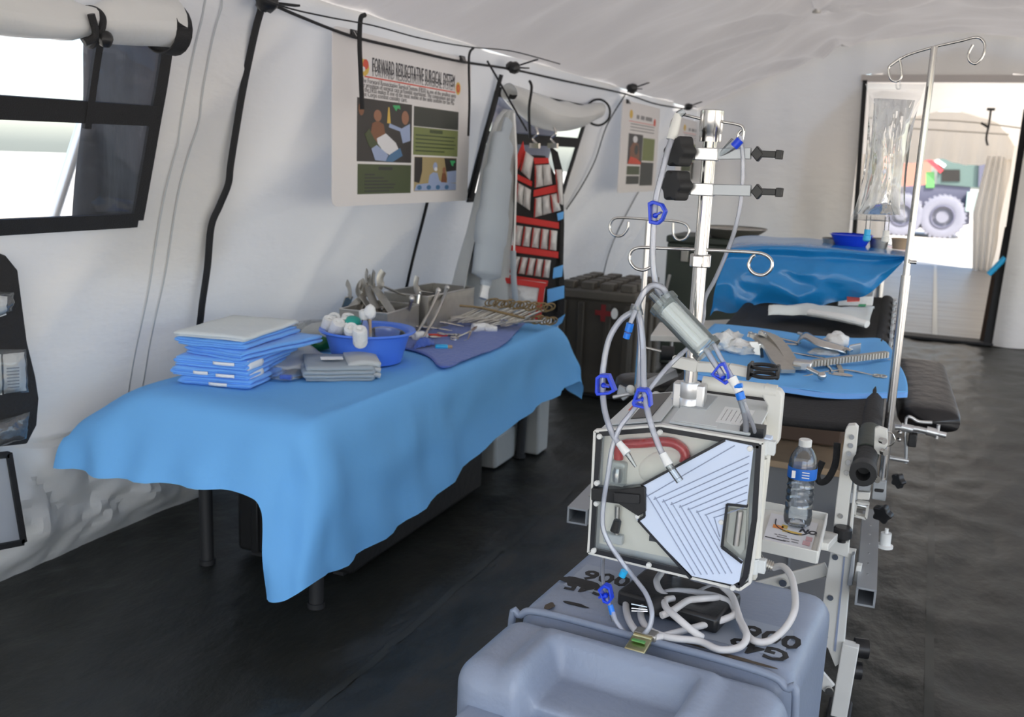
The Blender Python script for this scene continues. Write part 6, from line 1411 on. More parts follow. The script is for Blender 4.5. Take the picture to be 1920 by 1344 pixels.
# latch
la = MB(); la.add([cs(*p) for p in [(-0.022, -0.13, ZC + 0.012), (0.022, -0.13, ZC + 0.012), (0.022, -0.085, ZC + 0.020), (-0.022, -0.085, ZC + 0.020), (-0.022, -0.13, ZC + 0.006), (0.022, -0.13, ZC + 0.006), (0.022, -0.085, ZC + 0.008), (-0.022, -0.085, ZC + 0.008)]], [(0, 1, 2, 3), (7, 6, 5, 4), (0, 4, 5, 1), (1, 5, 6, 2), (2, 6, 7, 3), (3, 7, 4, 0)])
lo_ = la.build('latch_plate', 'yellow_zinc', t, bevel=0.002)
mb = MB(); mb.beam(cs(-0.014, -0.105, ZC + 0.021), cs(0.014, -0.105, ZC + 0.021), 0.008, 0.003); mb.build('latch_bar', 'truck_bright_green', lo_)
mb = MB(); mb.cyl(cs(-0.02, -0.078, ZC + 0.018), cs(0.02, -0.078, ZC + 0.018), 0.006, n=10); mb.build('latch_hinge', 'yellow_zinc', lo_)
mb = MB(); mb.box(cs(0, -0.055, ZC + 0.014), (0.05, 0.03, 0.014), CR); mb.build('latch_keeper', 'steel_dull', lo_, bevel=0.003)
mb = MB(); mb.beam(cs(CWX + 0.006, -0.14, 0.30), cs(CWX + 0.006, -0.14, 0.38), 0.03, 0.012, (1, 0, 0)); mb.build('side_latch', 'yellow_zinc', t, bevel=0.003)
for (x0_, x1_, y0_, y1_) in ((-0.265, -0.125, 0.10, 0.245), (0.09, 0.27, 0.02, 0.16)):
    mb = MB(); mb.prism([cs(x0_, y0_, ZC + 0.0003), cs(x1_, y0_, ZC + 0.0003), cs(x1_, y1_, ZC + 0.0003), cs(x0_, y1_, ZC + 0.0003)], (0, 0, 0.0005)); mb.build('stencil_patch', 'case_patch', t)
# stencils lie upside down for the camera
for (x, y, s_, sz) in ((-0.205, 0.225, '006', 0.078), (-0.215, 0.145, 'G45', 0.07), (0.235, 0.13, '006', 0.085), (0.225, 0.055, 'G45', 0.075)):
    if x < 0: text('stencil_text', s_, 'stencil', sz, cs(x + 0.07, y, ZC + 0.0012), CR @ V(-1, -0.12, 0), CR @ V(0.12, -1, 0), t, bold=0.0022)
    else: text('stencil_text', s_, 'stencil', sz, cs(x + 0.06, y, ZC + 0.0012), CR @ V(-1, 0, 0), CR @ V(0, -1, 0), t, bold=0.0022)
def smear(c, rx, ry, m, seed):
    pts = []
    for k in range(22): g = 2 * math.pi * k / 22; r_ = 1 + 0.35 * noise.noise(Vector((math.cos(g) * 1.5, math.sin(g) * 1.5, seed))); pts.append(cs(c[0] + rx * r_ * math.cos(g), c[1] + ry * r_ * math.sin(g), ZC + 0.0008))
    mb = MB(); mb.prism(pts, (0, 0, 0.0006)); return mb.build('paint_smear', m, t)
smear((-0.235, 0.135), 0.055, 0.022, 'stencil', 1); smear((-0.20, 0.02), 0.030, 0.008, 'stencil', 4); smear((-0.245, -0.02), 0.01, 0.018, 'dirt_brown', 2); smear((0.10, -0.02), 0.05, 0.006, 'dirt_brown', 7); smear((0.20, -0.03), 0.06, 0.007, 'dirt_brown', 9)

# ================================================================ INFUSER
YD = 2.0                                                # plane of the front door
def F(px, py, off=0.0): return aty(px, py, YD) + V(0, -off, 0)
t = thing('infuser', 'grey rapid fluid infuser with a ribbed blue grey front door', 'medical device', aty(1260, 1080, YD))
FP = [(1122, 806), (1240, 799), (1428, 829), (1436, 838), (1426, 960), (1412, 1075), (1400, 1100), (1384, 1100), (1110, 1034), (1104, 1022), (1110, 920), (1116, 815)]
front = [aty(a, b, YD + 0.02) for a, b in FP]
DB = 0.25
back = [p + V(0.012 if p.x < -0.45 else -0.075, DB, 0.028 if p.z > 1.0 else 0.01) for p in front]
mb = MB(); n = len(front)
mb.add(front + back, [tuple(range(n)), tuple(range(2 * n - 1, n - 1, -1))] + [(i, n + i, n + (i + 1) % n, (i + 1) % n) for i in range(n)])
mb.build('housing', 'device_grey', t, bevel=0.006)
# right flank plate, lighter
R0, R1 = aty(1432, 836, YD + 0.02), aty(1404, 1095, YD + 0.02)
mb = MB(); mb.prism([R0 + V(-0.004, 0.015, 0), R1 + V(-0.004, 0.015, 0.0), R1 + V(-0.045, 0.17, 0.01), R0 + V(-0.045, 0.17, 0.03)], (0.020, 0, 0)); mb.build('side_plate', 'ivory_plastic', t, bevel=0.01)
# top: screen panel on the left slope, printed label, moulded recess
TL0, TL1 = aty(1124, 803, YD + 0.02), aty(1238, 797, YD + 0.02)
def top(u, v, off=0.0):                                  # left slope
    a = TL0.lerp(TL1, u); return a + V(0.012 * (1 - u), DB * v, 0.028 * v + 0.001 + off)
def toprect(nm, u0, u1, v0, v1, m, h=0.003, par=t, off=0.0): mb = MB(); mb.prism([top(u0, v0, off), top(u1, v0, off), top(u1, v1, off), top(u0, v1, off)], (0, 0, h)); return mb.build(nm, m, par, bevel=0.001)
sc = toprect('control_panel', 0.06, 0.97, 0.08, 0.95, 'device_grey')
toprect('screen', 0.36, 0.74, 0.18, 0.90, 'screen_dark', 0.003, sc, 0.002); toprect('blue_mark', 0.84, 0.90, 0.70, 0.88, 'label_blue', 0.0012, sc, 0.003); toprect('red_mark', 0.16, 0.22, 0.45, 0.85, 'print_red', 0.0012, sc, 0.003)
TR0, TR1 = aty(1242, 798, YD + 0.02), aty(1428, 827, YD + 0.02)
def topr(u, v, off=0.0): return TR0.lerp(TR1, u) + V(-0.004 * u, DB * v, 0.028 * v + 0.001 + off)
def trect(nm, pts, m, h, par=t, off=0.0, bevel=0.0015): mb = MB(); mb.prism([topr(u, v, off) for u, v in pts], (0, 0, h)); return mb.build(nm, m, par, bevel=bevel)
tp_ = trect('top_panel', [(0.05, 0.06), (0.88, 0.06), (0.95, 0.2), (0.95, 0.93), (0.05, 0.93)], 'device_grey', 0.006)
trect('pole_well', [(0.06, 0.46), (0.34, 0.46), (0.36, 0.86), (0.08, 0.86)], 'device_grey_dark', 0.004, tp_, 0.004)
lb_ = trect('instruction_label', [(0.50, 0.20), (0.82, 0.20), (0.82, 0.62), (0.50, 0.62)], 'tag_white', 0.0008, tp_, 0.0065, 0)
for k in range(5): trect('print_line', [(0.54 + 0.05 * k, 0.26), (0.545 + 0.05 * k, 0.26), (0.545 + 0.05 * k, 0.55), (0.54 + 0.05 * k, 0.55)], 'print_grey', 0.0004, lb_, 0.0074, 0)
trect('maker_strip', [(0.10, 0.08), (0.55, 0.08), (0.55, 0.13), (0.10, 0.13)], 'device_grey', 0.002, tp_, 0.006)
# carrying handle: bar and solid right upright with a rounded opening
YH = YD + 0.20
hp = [aty(a, b, YH) for a, b in [(1318, 718), (1440, 733)]]
mb = MB(); mb.cyl(hp[0], hp[1] + V(0.02, 0, 0), 0.0165, n=20); mb.build('handle_bar', 'white_enamel', t)
mb = MB(); mb.pp([(1432, 722), (1462, 732), (1468, 742), (1460, 830), (1448, 840), (1424, 836), (1418, 818), (1433, 790), (1438, 760), (1428, 742)], YH - 0.015, 0.035); mb.build('handle_upright', 'white_enamel', t, bevel=0.004)
# door: clear cover with black gasket, inner cream well, ribbed plate
mb = MB(); mb.prism([F(a, b, -0.018) for a, b in [(1130, 815), (1240, 808), (1405, 838), (1398, 1080), (1120, 1022)]], (0, -0.004, 0)); well = mb.build('door_well', 'device_inner', t)
outl = [(1126, 812), (1240, 803), (1424, 834), (1415, 975), (1398, 1080), (1388, 1095), (1112, 1030), (1118, 920)]
P_ = [F(a, b, 0.004) for a, b in outl]; mb = MB()
for i in range(len(P_)): mb.beam(P_[i], P_[(i + 1) % len(P_)], 0.011, 0.010, (0, 1, 0))
mb.build('door_gasket', 'gasket_black', t)
P_ = [F(a, b, 0.0) for a, b in [(1117, 807), (1240, 797), (1432, 829), (1424, 970), (1407, 1090), (1388, 1103), (1105, 1034), (1112, 920)]]; mb = MB()
for i in range(len(P_)): mb.beam(P_[i], P_[(i + 1) % len(P_)], 0.006, 0.016, (0, 1, 0))
mb.build('door_rim', 'white_enamel', t)
mb = MB(); mb.prism([F(a, b, 0.006) for a, b in outl], (0, -0.002, 0)); mb.build('door_cover', 'clear_door', t)
# blue grey ribbed plate with its notch
plate = [(1362, 822), (1412, 833), (1414, 842), (1402, 945), (1366, 942), (1357, 1020), (1395, 1048), (1388, 1086), (1376, 1092), (1300, 1076), (1196, 970), (1210, 966), (1210, 910), (1206, 908)]
mb = MB(); mb.prism([F(a, b, 0.009) for a, b in plate], (0, -0.005, 0)); rp = mb.build('ribbed_plate', 'device_blue_grey', t, bevel=0.0012)
ed = [(1362, 822), (1206, 906), (1210, 914), (1212, 964), (1200, 972), (1298, 1080)]
mb = MB()
for a, b in zip(ed, ed[1:]): mb.beam(F(*a, 0.012), F(*b, 0.012), 0.005, 0.008, (0, 1, 0))
mb.build('plate_gasket', 'gasket_black', rp)
ed = [(1404, 945), (1366, 941), (1356, 1021), (1394, 1050)]; mb = MB()
for a, b in zip(ed, ed[1:]): mb.beam(F(*a, 0.014), F(*b, 0.014), 0.005, 0.008, (0, 1, 0))
mb.build('notch_gasket', 'gasket_black', rp)
for i in range(9):                                       # chevron grooves
    f = i / 8
    a = (1374 + 34 * min(1, f * 1.6), 831 + 12 * f + 78 * f); v_ = (1224 + 92 * f, 930 + 32 * f * 0.9); e = (1318 + 70 * f ** 1.2, 1073 - 30 * f)
    a = (1380 + 30 * min(1, i / 2.0), 832 + 13.5 * i)
    if i >= 1: a = (1408 - 0.8 * i, 838 + 13.5 * i)
    v_ = (1218 + 15.5 * i, 926 + 5 * i); e = (1306 + 11.5 * i, 1073 - 0.5 * i)
    if i >= 7: e = (1352, 1010 + (i - 7) * -8)
    mb = MB(); mb.tube([F(*a, 0.0145), F(v_[0] + (a[0] - v_[0]) * .06, v_[1] + (a[1] - v_[1]) * .06, 0.0145), F(*v_, 0.0145), F(v_[0] + (e[0] - v_[0]) * .06, v_[1] + (e[1] - v_[1]) * .06, 0.0145), F(*e, 0.0145)], 0.0012, n=6, sub=3); mb.build('groove', 'groove_blue', rp)
for (a, b) in [(1127, 816), (1240, 808), (1408, 838), (1122, 903), (1121, 941), (1202, 918), (1198, 964), (1355, 975), (1116, 1029), (1219, 1056), (1376, 1098)]:
    mb = MB(); c = F(a, b, 0.012); mb.lathe([(0, 0.005), (0.005, 0.0045), (0.0062, 0.002), (0.0062, -0.006), (0, -0.006)], c, (0, -1, 0), n=16); mb.build('door_screw', 'white_plastic', t)
# black latch block across the left side
lt = MB(); lt.pp([(1108, 916), (1160, 918), (1206, 912), (1210, 916), (1210, 960), (1196, 968), (1160, 945), (1108, 938)], YD - 0.022, 0.03); lt_ = lt.build('door_latch', 'black_plastic', t, bevel=0.002)
mb = MB(); mb.pp([(1150, 924), (1198, 928), (1198, 946), (1150, 942)], YD - 0.03, 0.01); mb.build('latch_grip', 'black_rubber', lt_, bevel=0.002)
# right hinges
for (a, b) in ((1430, 842), (1412, 1065)):
    mb = MB(); mb.cyl(F(a, b - 15, -0.01), F(a - 2, b + 13, -0.01), 0.011, n=16); mb.box(F(a + 8, b, -0.018), (0.03, 0.02, 0.03)); mb.build('hinge', 'device_grey', t, bevel=0.002)
mb = MB(); mb.cyl(F(1428, 862, -0.012), F(1416, 1048, -0.012), 0.010, n=16); mb.build('hinge_bar', 'ivory_plastic', t)
# inside the door: blood-red tube, heater dome, chamber, lower valve
def ins(px, off=-0.006): return [F(a, b, off) for a, b in px]
mb = MB(); mb.tube(ins([(1158, 862), (1160, 842), (1172, 834), (1205, 832), (1240, 829), (1262, 832), (1278, 842), (1284, 856), (1281, 868)]), 0.011, n=12); mb.build('red_tube', 'blood_red', t)
mb = MB(); mb.ell(F(1242, 880, -0.016), (0.062, 0.010, 0.040), 24, 12, rot=Matrix.Rotation(-0.4, 3, 'Y')); mb.build('heater_dome', 'device_inner', t)
mb = MB(); c = F(1157, 888, -0.004); mb.box(c, (0.040, 0.022, 0.056)); ch_ = mb.build('sensor_chamber', 'clear_hard', t, bevel=0.004)
mb = MB(); mb.lathe([(0, -0.02), (0.010, -0.02), (0.012, 0), (0.008, 0.012), (0, 0.012)], c, n=14); mb.build('chamber_float', 'steel_satin', ch_)
mb = MB(); c = F(1150, 1010, -0.004); mb.box(c, (0.045, 0.018, 0.022)); mb.build('valve_block', 'device_grey', t, bevel=0.003)
mb = MB(); mb.lathe([(0, -0.012), (0.011, -0.012), (0.009, 0.015), (0.004, 0.02), (0, 0.02)], F(1155, 987, 0.0), (0.2, 0, 1), n=14); mb.build('valve_knob', 'black_plastic', t)
mb = MB(); mb.cyl(F(1157, 950, -0.005), F(1155, 1012, -0.005), 0.007, n=12); mb.build('valve_stem', 'steel_satin', t)
mb = MB(); mb.box(F(1225, 1012, -0.010), (0.022, 0.01, 0.012)); mb.build('sensor_eye', 'black_plastic', t)
mb = MB(); mb.pp([(1369, 955), (1400, 956), (1396, 1030), (1388, 1040), (1362, 1014)], YD + 0.004, 0.006); mb.build('notch_window', 'ivory_plastic', t)
mb = MB(); mb.cyl(aty(1388, 958, YD - 0.004), aty(1380, 1022, YD - 0.004), 0.007); mb.build('notch_rod', 'steel_satin', t)
mb = MB(); mb.box(aty(1412, 806, YD + 0.06), (0.05, 0.04, 0.02)); mb.build('tube_port', 'gasket_black', t)
mb = MB(); mb.pp([(1432, 820), (1446, 823), (1444, 842), (1432, 840)], YD + 0.02, 0.03); mb.build('port_clip', 'device_blue_grey', t, bevel=0.002)

# ---------------------------------------------------------------- the infuser's steel pole
YQ = 2.16
q = lambda a, b: aty(a, b, YQ)
t = thing('pole_stand', 'thick steel pole with clamp arms carrying the infuser', 'pole', q(1262, 1105))
ax0, ax1 = q(1262, 1112), q(1335, 222); pd = (ax1 - ax0).normalized()
def along(py): f = (py - 1112) / (222 - 1112); return ax0 + (ax1 - ax0) * f
base_z = ZC + 0.004
pb = ax0.copy(); pb.z = base_z
mb = MB(); mb.cyl(V(ax0.x, ax0.y, base_z), along(255), 0.0155, n=26); mb.build('tube', 'steel', t)
mb = MB(); e = along(262); mb.lathe([(0.0155, 0), (0.024, 0.0), (0.024, 0.020), (0.0255, 0.022), (0.0255, 0.066), (0.0225, 0.068), (0, 0.068)], e, (0, 0, 1), n=28); mb.build('end_cap', 'steel', t)
mb = MB(); mb.lathe([(0, 0), (0.045, 0), (0.045, 0.012), (0.02, 0.018), (0.017, 0.03), (0.0156, 0.03)], V(ax0.x, ax0.y, base_z), n=28); mb.build('foot_flange', 'black_plastic', t)
mb = MB(); mb.tube([q(a, b) for a, b in [(1268, 250), (1262, 262), (1258, 252), (1259, 232), (1266, 220), (1280, 215), (1320, 224), (1345, 227), (1385, 234), (1394, 242), (1393, 256), (1388, 270), (1382, 268), (1384, 252), (1390, 244)]], 0.0032, n=10); mb.build('top_hook', 'steel', t)
def armbar(py0, x0, x1, py1, knob, dark):
    a, b = q(x0, py0), q(x1, py1); mb = MB(); mb.beam(a + V(0, -0.022, 0), b + V(0, -0.022, 0), 0.014, 0.024); ar = mb.build('clamp_arm', 'alu_beam' if dark else 'aluminium', t, bevel=0.0015)
    mb = MB(); mb.box((a.lerp(b, 0.30)) + V(0, -0.020, 0), (0.05, 0.03, 0.027)); mb.build('arm_boss', 'aluminium', ar, bevel=0.002)
    return ar, a, b
def clipend(px, py, ar, open_=True):                     # black spring clip with two fingers
    c = q(px, py) + V(0, -0.022, 0)
    mb = MB(); pts = [q(px - 12, py), q(px, py - 15), q(px + 12, py), q(px, py + 15)]; mb.prism([p + V(0, -0.034, 0) for p in pts], (0, 0.024, 0)); mb.build('clip_plate', 'black_plastic', ar, bevel=0.002)
    for dy in (-0.030, -0.010):
        mb = MB(); mb.beam(q(px + 6, py) + V(0, dy, 0), q(px + 34, py + 1) + V(0, dy, 0), 0.006, 0.014); mb.beam(q(px + 34, py + 1) + V(0, dy, 0), q(px + 46, py + 2) + V(0, dy, 0), 0.005, 0.019); mb.build('clip_finger', 'black_plastic', ar, bevel=0.0015)
ar, a, b = armbar(290, 1296, 1412, 288, None, True); clipend(1424, 289, ar)
ar2, a2_, b2_ = armbar(354, 1284, 1412, 357, None, True); clipend(1424, 359, ar2)
def gear(px, py, r, ar):
    c = q(px, py) + V(0, -0.03, 0); pts = []
    for k in range(48): g = 2 * math.pi * k / 48; rr = r * (0.88 + 0.12 * math.cos(6 * g)); pts.append(c + V(0.006 * math.cos(g), 0, 0) + V(rr * 0.62 * math.cos(g), -rr * 0.5 * math.cos(g), rr * math.sin(g)))
    mb = MB(); mb.prism(pts, V(-0.022, -0.028, 0)); mb.build('star_knob', 'black_rubber', ar, bevel=0.004)
gear(1293, 285, 0.036, ar); gear(1287, 348, 0.036, ar2)
# middle hook bar
mb = MB(); mb.tube([q(a, b) + V(0, -0.004, 0) for a, b in [(1222, 500), (1208, 506), (1192, 502), (1182, 488), (1184, 472), (1200, 464), (1240, 465), (1314, 468), (1400, 472), (1432, 476), (1447, 488), (1446, 504), (1432, 515), (1414, 512), (1404, 498), (1410, 482), (1416, 478)]], 0.0038, n=10); hb = mb.build('hook_bar', 'steel', t)
mb = MB(); c = along(470); mb.lathe([(0.016, -0.014), (0.0235, -0.014), (0.0235, 0.014), (0.016, 0.014)], c, n=24); mb.box(c + V(0, -0.024, 0), (0.022, 0.014, 0.026)); mb.build('hook_collar', 'steel', hb, bevel=0.002)
# lower arm with the ring clip
mb = MB(); A_, B_ = q(1265, 674), q(1312, 684); C_ = q(1372, 686); D_ = q(1412, 694)
mb.beam(A_ + V(0, -0.02, 0), B_ + V(0, -0.02, 0), 0.02, 0.026); mb.beam(B_ + V(0, -0.02, 0), C_ + V(0, -0.03, 0), 0.02, 0.022); mb.beam(C_ + V(0, -0.03, 0), D_ + V(0, -0.03, 0), 0.02, 0.022); ar3 = mb.build('lower_arm', 'white_enamel', t, bevel=0.002)
mb = MB(); mb.box(q(1411, 690) + V(0, -0.03, 0), (0.007, 0.05, 0.036)); mb.build('clip_plate', 'black_plastic', ar3, bevel=0.002)
for dz in (-0.010, 0.008):
    mb = MB(); c = q(1437, 690) + V(0, -0.03, dz); mb.tube([c + V(0.029 * math.cos(g), 0.027 * math.sin(g), 0) for g in [k * math.pi / 8 for k in range(16)]], 0.0045, n=8, closed=True, sub=2); mb.build('ring_clip', 'black_plastic', ar3)
mb = MB(); mb.box(q(1462, 693) + V(0, -0.03, 0), (0.008, 0.02, 0.032)); mb.build('ring_catch', 'black_plastic', ar3, bevel=0.002)
# turned boss clamp above the infuser
c = along(722)
for k, (x, s) in enumerate(((0, 0.021), )):
    mb = MB(); mb.lathe([(0.0157, -0.035), (0.023, -0.035), (0.0235, -0.033), (0.0235, -0.002), (0.022, 0), (0.0235, 0.002), (0.0235, 0.034), (0.0225, 0.036), (0.0157, 0.036)], c, n=30); bo = mb.build('boss', 'aluminium', t)
for sx_ in (-1, 1):
    mb = MB(); mb.box(c + V(sx_ * 0.026, 0.004, 0), (0.022, 0.034, 0.066)); mb.build('boss_ear', 'aluminium', bo, bevel=0.004)

# ================================================================ TUBING
def tubep(pts): return [aty(a, b, y) for a, b, y in pts]
t = thing('infusion_tubing', 'clear infusion tubing set looping around the infuser pole', 'tubing', aty(1225, 400, 2.05))
def tube(pts, r, nm='tube', m='clear_tube', core=True):
    P_ = tubep(pts); mb = MB(); mb.tube(P_, r, n=12, sub=8); o = mb.build(nm, m, t)
    return o
R_ = 0.0068
tube([(1259, 262, 2.10), (1250, 290, 2.09), (1240, 330, 2.07), (1230, 372, 2.06), (1226, 420, 2.05), (1224, 470, 2.05), (1226, 510, 2.05), (1232, 540, 2.05), (1240, 553, 2.05)], R_)
tube([(1252, 556, 2.04), (1242, 540, 2.03), (1224, 535, 2.03), (1208, 548, 2.03), (1198, 566, 2.03), (1192, 580, 2.03)], R_)
tube([(1186, 585, 2.03), (1164, 600, 2.02), (1142, 636, 2.01), (1131, 690, 2.0), (1130, 730, 1.99), (1134, 770, 1.97), (1146, 808, 1.95), (1160, 832, 1.94)], R_)
tube([(1196, 585, 2.03), (1202, 610, 2.02), (1206, 660, 2.01), (1207, 720, 1.99), (1212, 760, 1.97), (1222, 800, 1.955), (1236, 838, 1.945), (1243, 852, 1.94)], R_)
tube([(1196, 592, 2.03), (1200, 640, 2.03), (1199, 690, 2.03), (1197, 735, 2.04)], 0.0045, core=False)
tube([(1279, 662, 2.08), (1250, 690, 2.05), (1222, 724, 2.02), (1200, 752, 2.0), (1180, 778, 1.97), (1162, 802, 1.95), (1148, 840, 1.94), (1140, 890, 1.935), (1132, 940, 1.935), (1130, 985, 1.935), (1142, 1018, 1.935), (1160, 1045, 1.935), (1178, 1070, 1.94), (1196, 1092, 1.92), (1212, 1115, 1.90), (1222, 1145, 1.88), (1219, 1172, 1.87), (1206, 1190, 1.865), (1188, 1194, 1.87), (1170, 1184, 1.88), (1155, 1164, 1.89), (1150, 1148, 1.90)], 0.0055)
tube([(1131, 1040, 2.06), (1130, 1066, 2.0), (1131, 1090, 1.96), (1137, 1118, 1.92), (1146, 1140, 1.905)], 0.0045)
tube([(1388, 255, 2.13), (1393, 300, 2.13), (1390, 370, 2.14), (1378, 430, 2.15), (1360, 480, 2.17), (1340, 525, 2.19), (1322, 560, 2.2), (1318, 600, 2.2), (1300, 640, 2.12), (1279, 662, 2.08)], 0.0048)
tube([(1324, 655, 2.02), (1334, 672, 2.01), (1346, 690, 2.0), (1355, 706, 1.99)], R_)
tube([(1338, 645, 2.02), (1350, 668, 2.01), (1364, 692, 2.0), (1376, 714, 1.99)], 0.005)
tube([(1394, 752, 1.985), (1403, 775, 2.0), (1413, 800, 2.03), (1416, 815, 2.05)], 0.0045)
tube([(1388, 748, 1.985), (1396, 775, 2.0), (1399, 795, 2.03), (1398, 815, 2.05)], R_)
# spikes and connectors
def conn(a, b, r0, r1, m, nm): mb = MB(); A_, B_ = aty(*a), aty(*b); mb.cyl(A_, B_, r0, r1, n=14); return mb.build(nm, m, t)
conn((1272, 214, 2.12), (1259, 262, 2.11), 0.009, 0.012, 'white_plastic', 'spike_cover'); conn((1283, 208, 2.12), (1272, 216, 2.12), 0.0075, 0.0088, 'clear_hard', 'spike_tip')
conn((1160, 830, 1.935), (1176, 850, 1.93), 0.0075, 0.010, 'tag_white', 'connector'); conn((1176, 850, 1.93), (1192, 875, 1.93), 0.006, 0.003, 'clear_hard', 'spike_cover')
conn((1242, 850, 1.935), (1254, 872, 1.93), 0.008, 0.010, 'tag_white', 'connector'); conn((1254, 872, 1.93), (1275, 902, 1.93), 0.0085, 0.0085, 'clear_hard', 'spike_cover')
conn((1192, 572, 2.03), (1186, 590, 2.03), 0.010, 0.009, 'clear_hard', 'manifold'); conn((1194, 574, 2.03), (1200, 592, 2.03), 0.010, 0.008, 'clear_hard', 'manifold')
conn((1192, 582, 2.02), (1182, 606, 2.01), 0.006, 0.005, 'clear_tube', 'side_port'); conn((1182, 606, 2.01), (1178, 621, 2.01), 0.0085, 0.0085, 'blue_cap', 'port_cap'); conn((1177, 624, 2.01), (1174, 634, 2.01), 0.0075, 0.0075, 'blue_cap', 'port_cap')
conn((1372, 708, 1.99), (1386, 735, 1.985), 0.0105, 0.009, 'tag_white', 'connector'); conn((1378, 725, 1.982), (1392, 722, 1.98), 0.005, 0.005, 'blue_cap', 'valve_tap'); conn((1386, 735, 1.985), (1390, 748, 1.985), 0.0095, 0.0095, 'blue_cap', 'connector'); conn((1390, 748, 1.985), (1396, 772, 1.99), 0.0085, 0.007, 'clear_hard', 'connector')
conn((1144, 1134, 1.905), (1149, 1152, 1.90), 0.0065, 0.0065, 'blue_cap', 'connector'); conn((1149, 1152, 1.90), (1152, 1164, 1.895), 0.0075, 0.0065, 'clear_hard', 'connector')
conn((1166, 1080, 1.93), (1171, 1070, 1.93), 0.008, 0.008, 'cyan_cap', 'port_cap'); conn((1376, 275, 2.12), (1388, 262, 2.12), 0.009, 0.009, 'blue_clamp', 'connector'); conn((1340, 300, 2.14), (1378, 268, 2.13), 0.004, 0.013, 'clear_hard', 'drip_cone')
# filter cylinder
A_, B_ = aty(1243, 568, 2.04), aty(1326, 655, 2.02); d = (B_ - A_); L = d.length
f_ = thing('blood_filter', 'clear cylindrical blood filter with a white core tied into the tubing', 'filter', A_)
mb = MB(); mb.lathe([(0, -0.004), (0.034, -0.004), (0.034, 0.010), (0.030, 0.012), (0.029, L - 0.012), (0.033, L - 0.010), (0.033, L + 0.004), (0, L + 0.004)], A_, d, n=36); mb.build('shell', 'filter_shell', f_)
mb = MB(); mb.lathe([(0, 0.016), (0.019, 0.016), (0.0195, 0.02), (0.0195, L - 0.018), (0.019, L - 0.014), (0, L - 0.014)], A_, d, n=36); co = mb.build('filter_core', 'tag_white', f_)
for k in range(10):
    g = 2 * math.pi * k / 10; a_, b_, dd_ = frame(d); o_ = a_ * 0.0195 * math.cos(g) + b_ * 0.0195 * math.sin(g)
    mb = MB(); mb.cyl(A_ + dd_ * 0.02 + o_, A_ + dd_ * (L - 0.02) + o_, 0.0018, n=6); mb.build('pleat', 'white_plastic', co)
for s_ in (-0.008, 0.012):
    a_, b_, dd_ = frame(d); mb = MB(); mb.cyl(A_ + a_ * s_ - dd_ * 0.03, A_ + a_ * s_ + dd_ * 0.004, 0.008, n=14); mb.build('inlet', 'clear_hard', f_)
# blue pinch clamps: open frames round the tube
def pinch(label, pts, y, depth, bar):
    o = thing('pinch_clamp', label, 'clamp', aty(*pts[0], y), 'blue pinch clamps on the tubing')
    P_ = [aty(a, b, y) for a, b in pts]; mb = MB(); n = len(P_); c = sum(P_, Vector()) / n
    inner = [c + (p - c) * 0.72 for p in P_]
    vs = []; dv = V(0, depth, 0)
    for ring in (P_, inner): vs += ring + [p + dv for p in ring]
    fs = []
    for i in range(n):
        j = (i + 1) % n
        fs += [(i, j, 2 * n + j, 2 * n + i), (n + i, 3 * n + i, 3 * n + j, n + j), (i, n + i, n + j, j), (2 * n + i, 2 * n + j, 3 * n + j, 3 * n + i)]
    mb.add(vs, fs); mb.build('clamp_frame', 'blue_clamp', o, bevel=0.0012)
    (a, b) = bar; mb = MB(); mb.beam(aty(*a, y + depth / 2), aty(*b, y + depth / 2), depth * .8, 0.004, (0, 0, 1)); mb.build('pinch_bar', 'blue_clamp', o)
    mb = MB(); mb.ell(aty(*b, y + depth / 2), (0.006, 0.009, 0.006), 10, 8); mb.build('pinch_nose', 'blue_clamp', o)
pinch('blue pinch clamp high on the tube beside the black knobs', [(1214, 380), (1222, 376), (1240, 382), (1248, 396), (1241, 414), (1232, 422), (1216, 419)], 2.035, 0.022, ((1240, 398), (1229, 404)))
pinch('leftmost blue pinch clamp on the tubing', [(1116, 708), (1124, 702), (1140, 703), (1153, 734), (1142, 740), (1118, 742), (1115, 736)], 1.975, 0.022, ((1144, 724), (1132, 722)))
pinch('blue pinch clamp hanging over the infuser screen', [(1194, 728), (1212, 730), (1218, 740), (1220, 762), (1212, 768), (1186, 762), (1184, 756)], 1.965, 0.022, ((1192, 750), (1206, 748)))
pinch('blue pinch clamp just below the blood filter', [(1348, 682), (1356, 680), (1366, 700), (1368, 716), (1360, 722), (1336, 706), (1332, 702)], 1.985, 0.022, ((1345, 702), (1356, 706)))
pinch('lowest blue pinch clamp above the grey case', [(1120, 1106), (1132, 1097), (1142, 1102), (1147, 1126), (1140, 1134), (1130, 1130), (1126, 1118)], 1.905, 0.020, ((1124, 1118), (1136, 1116)))

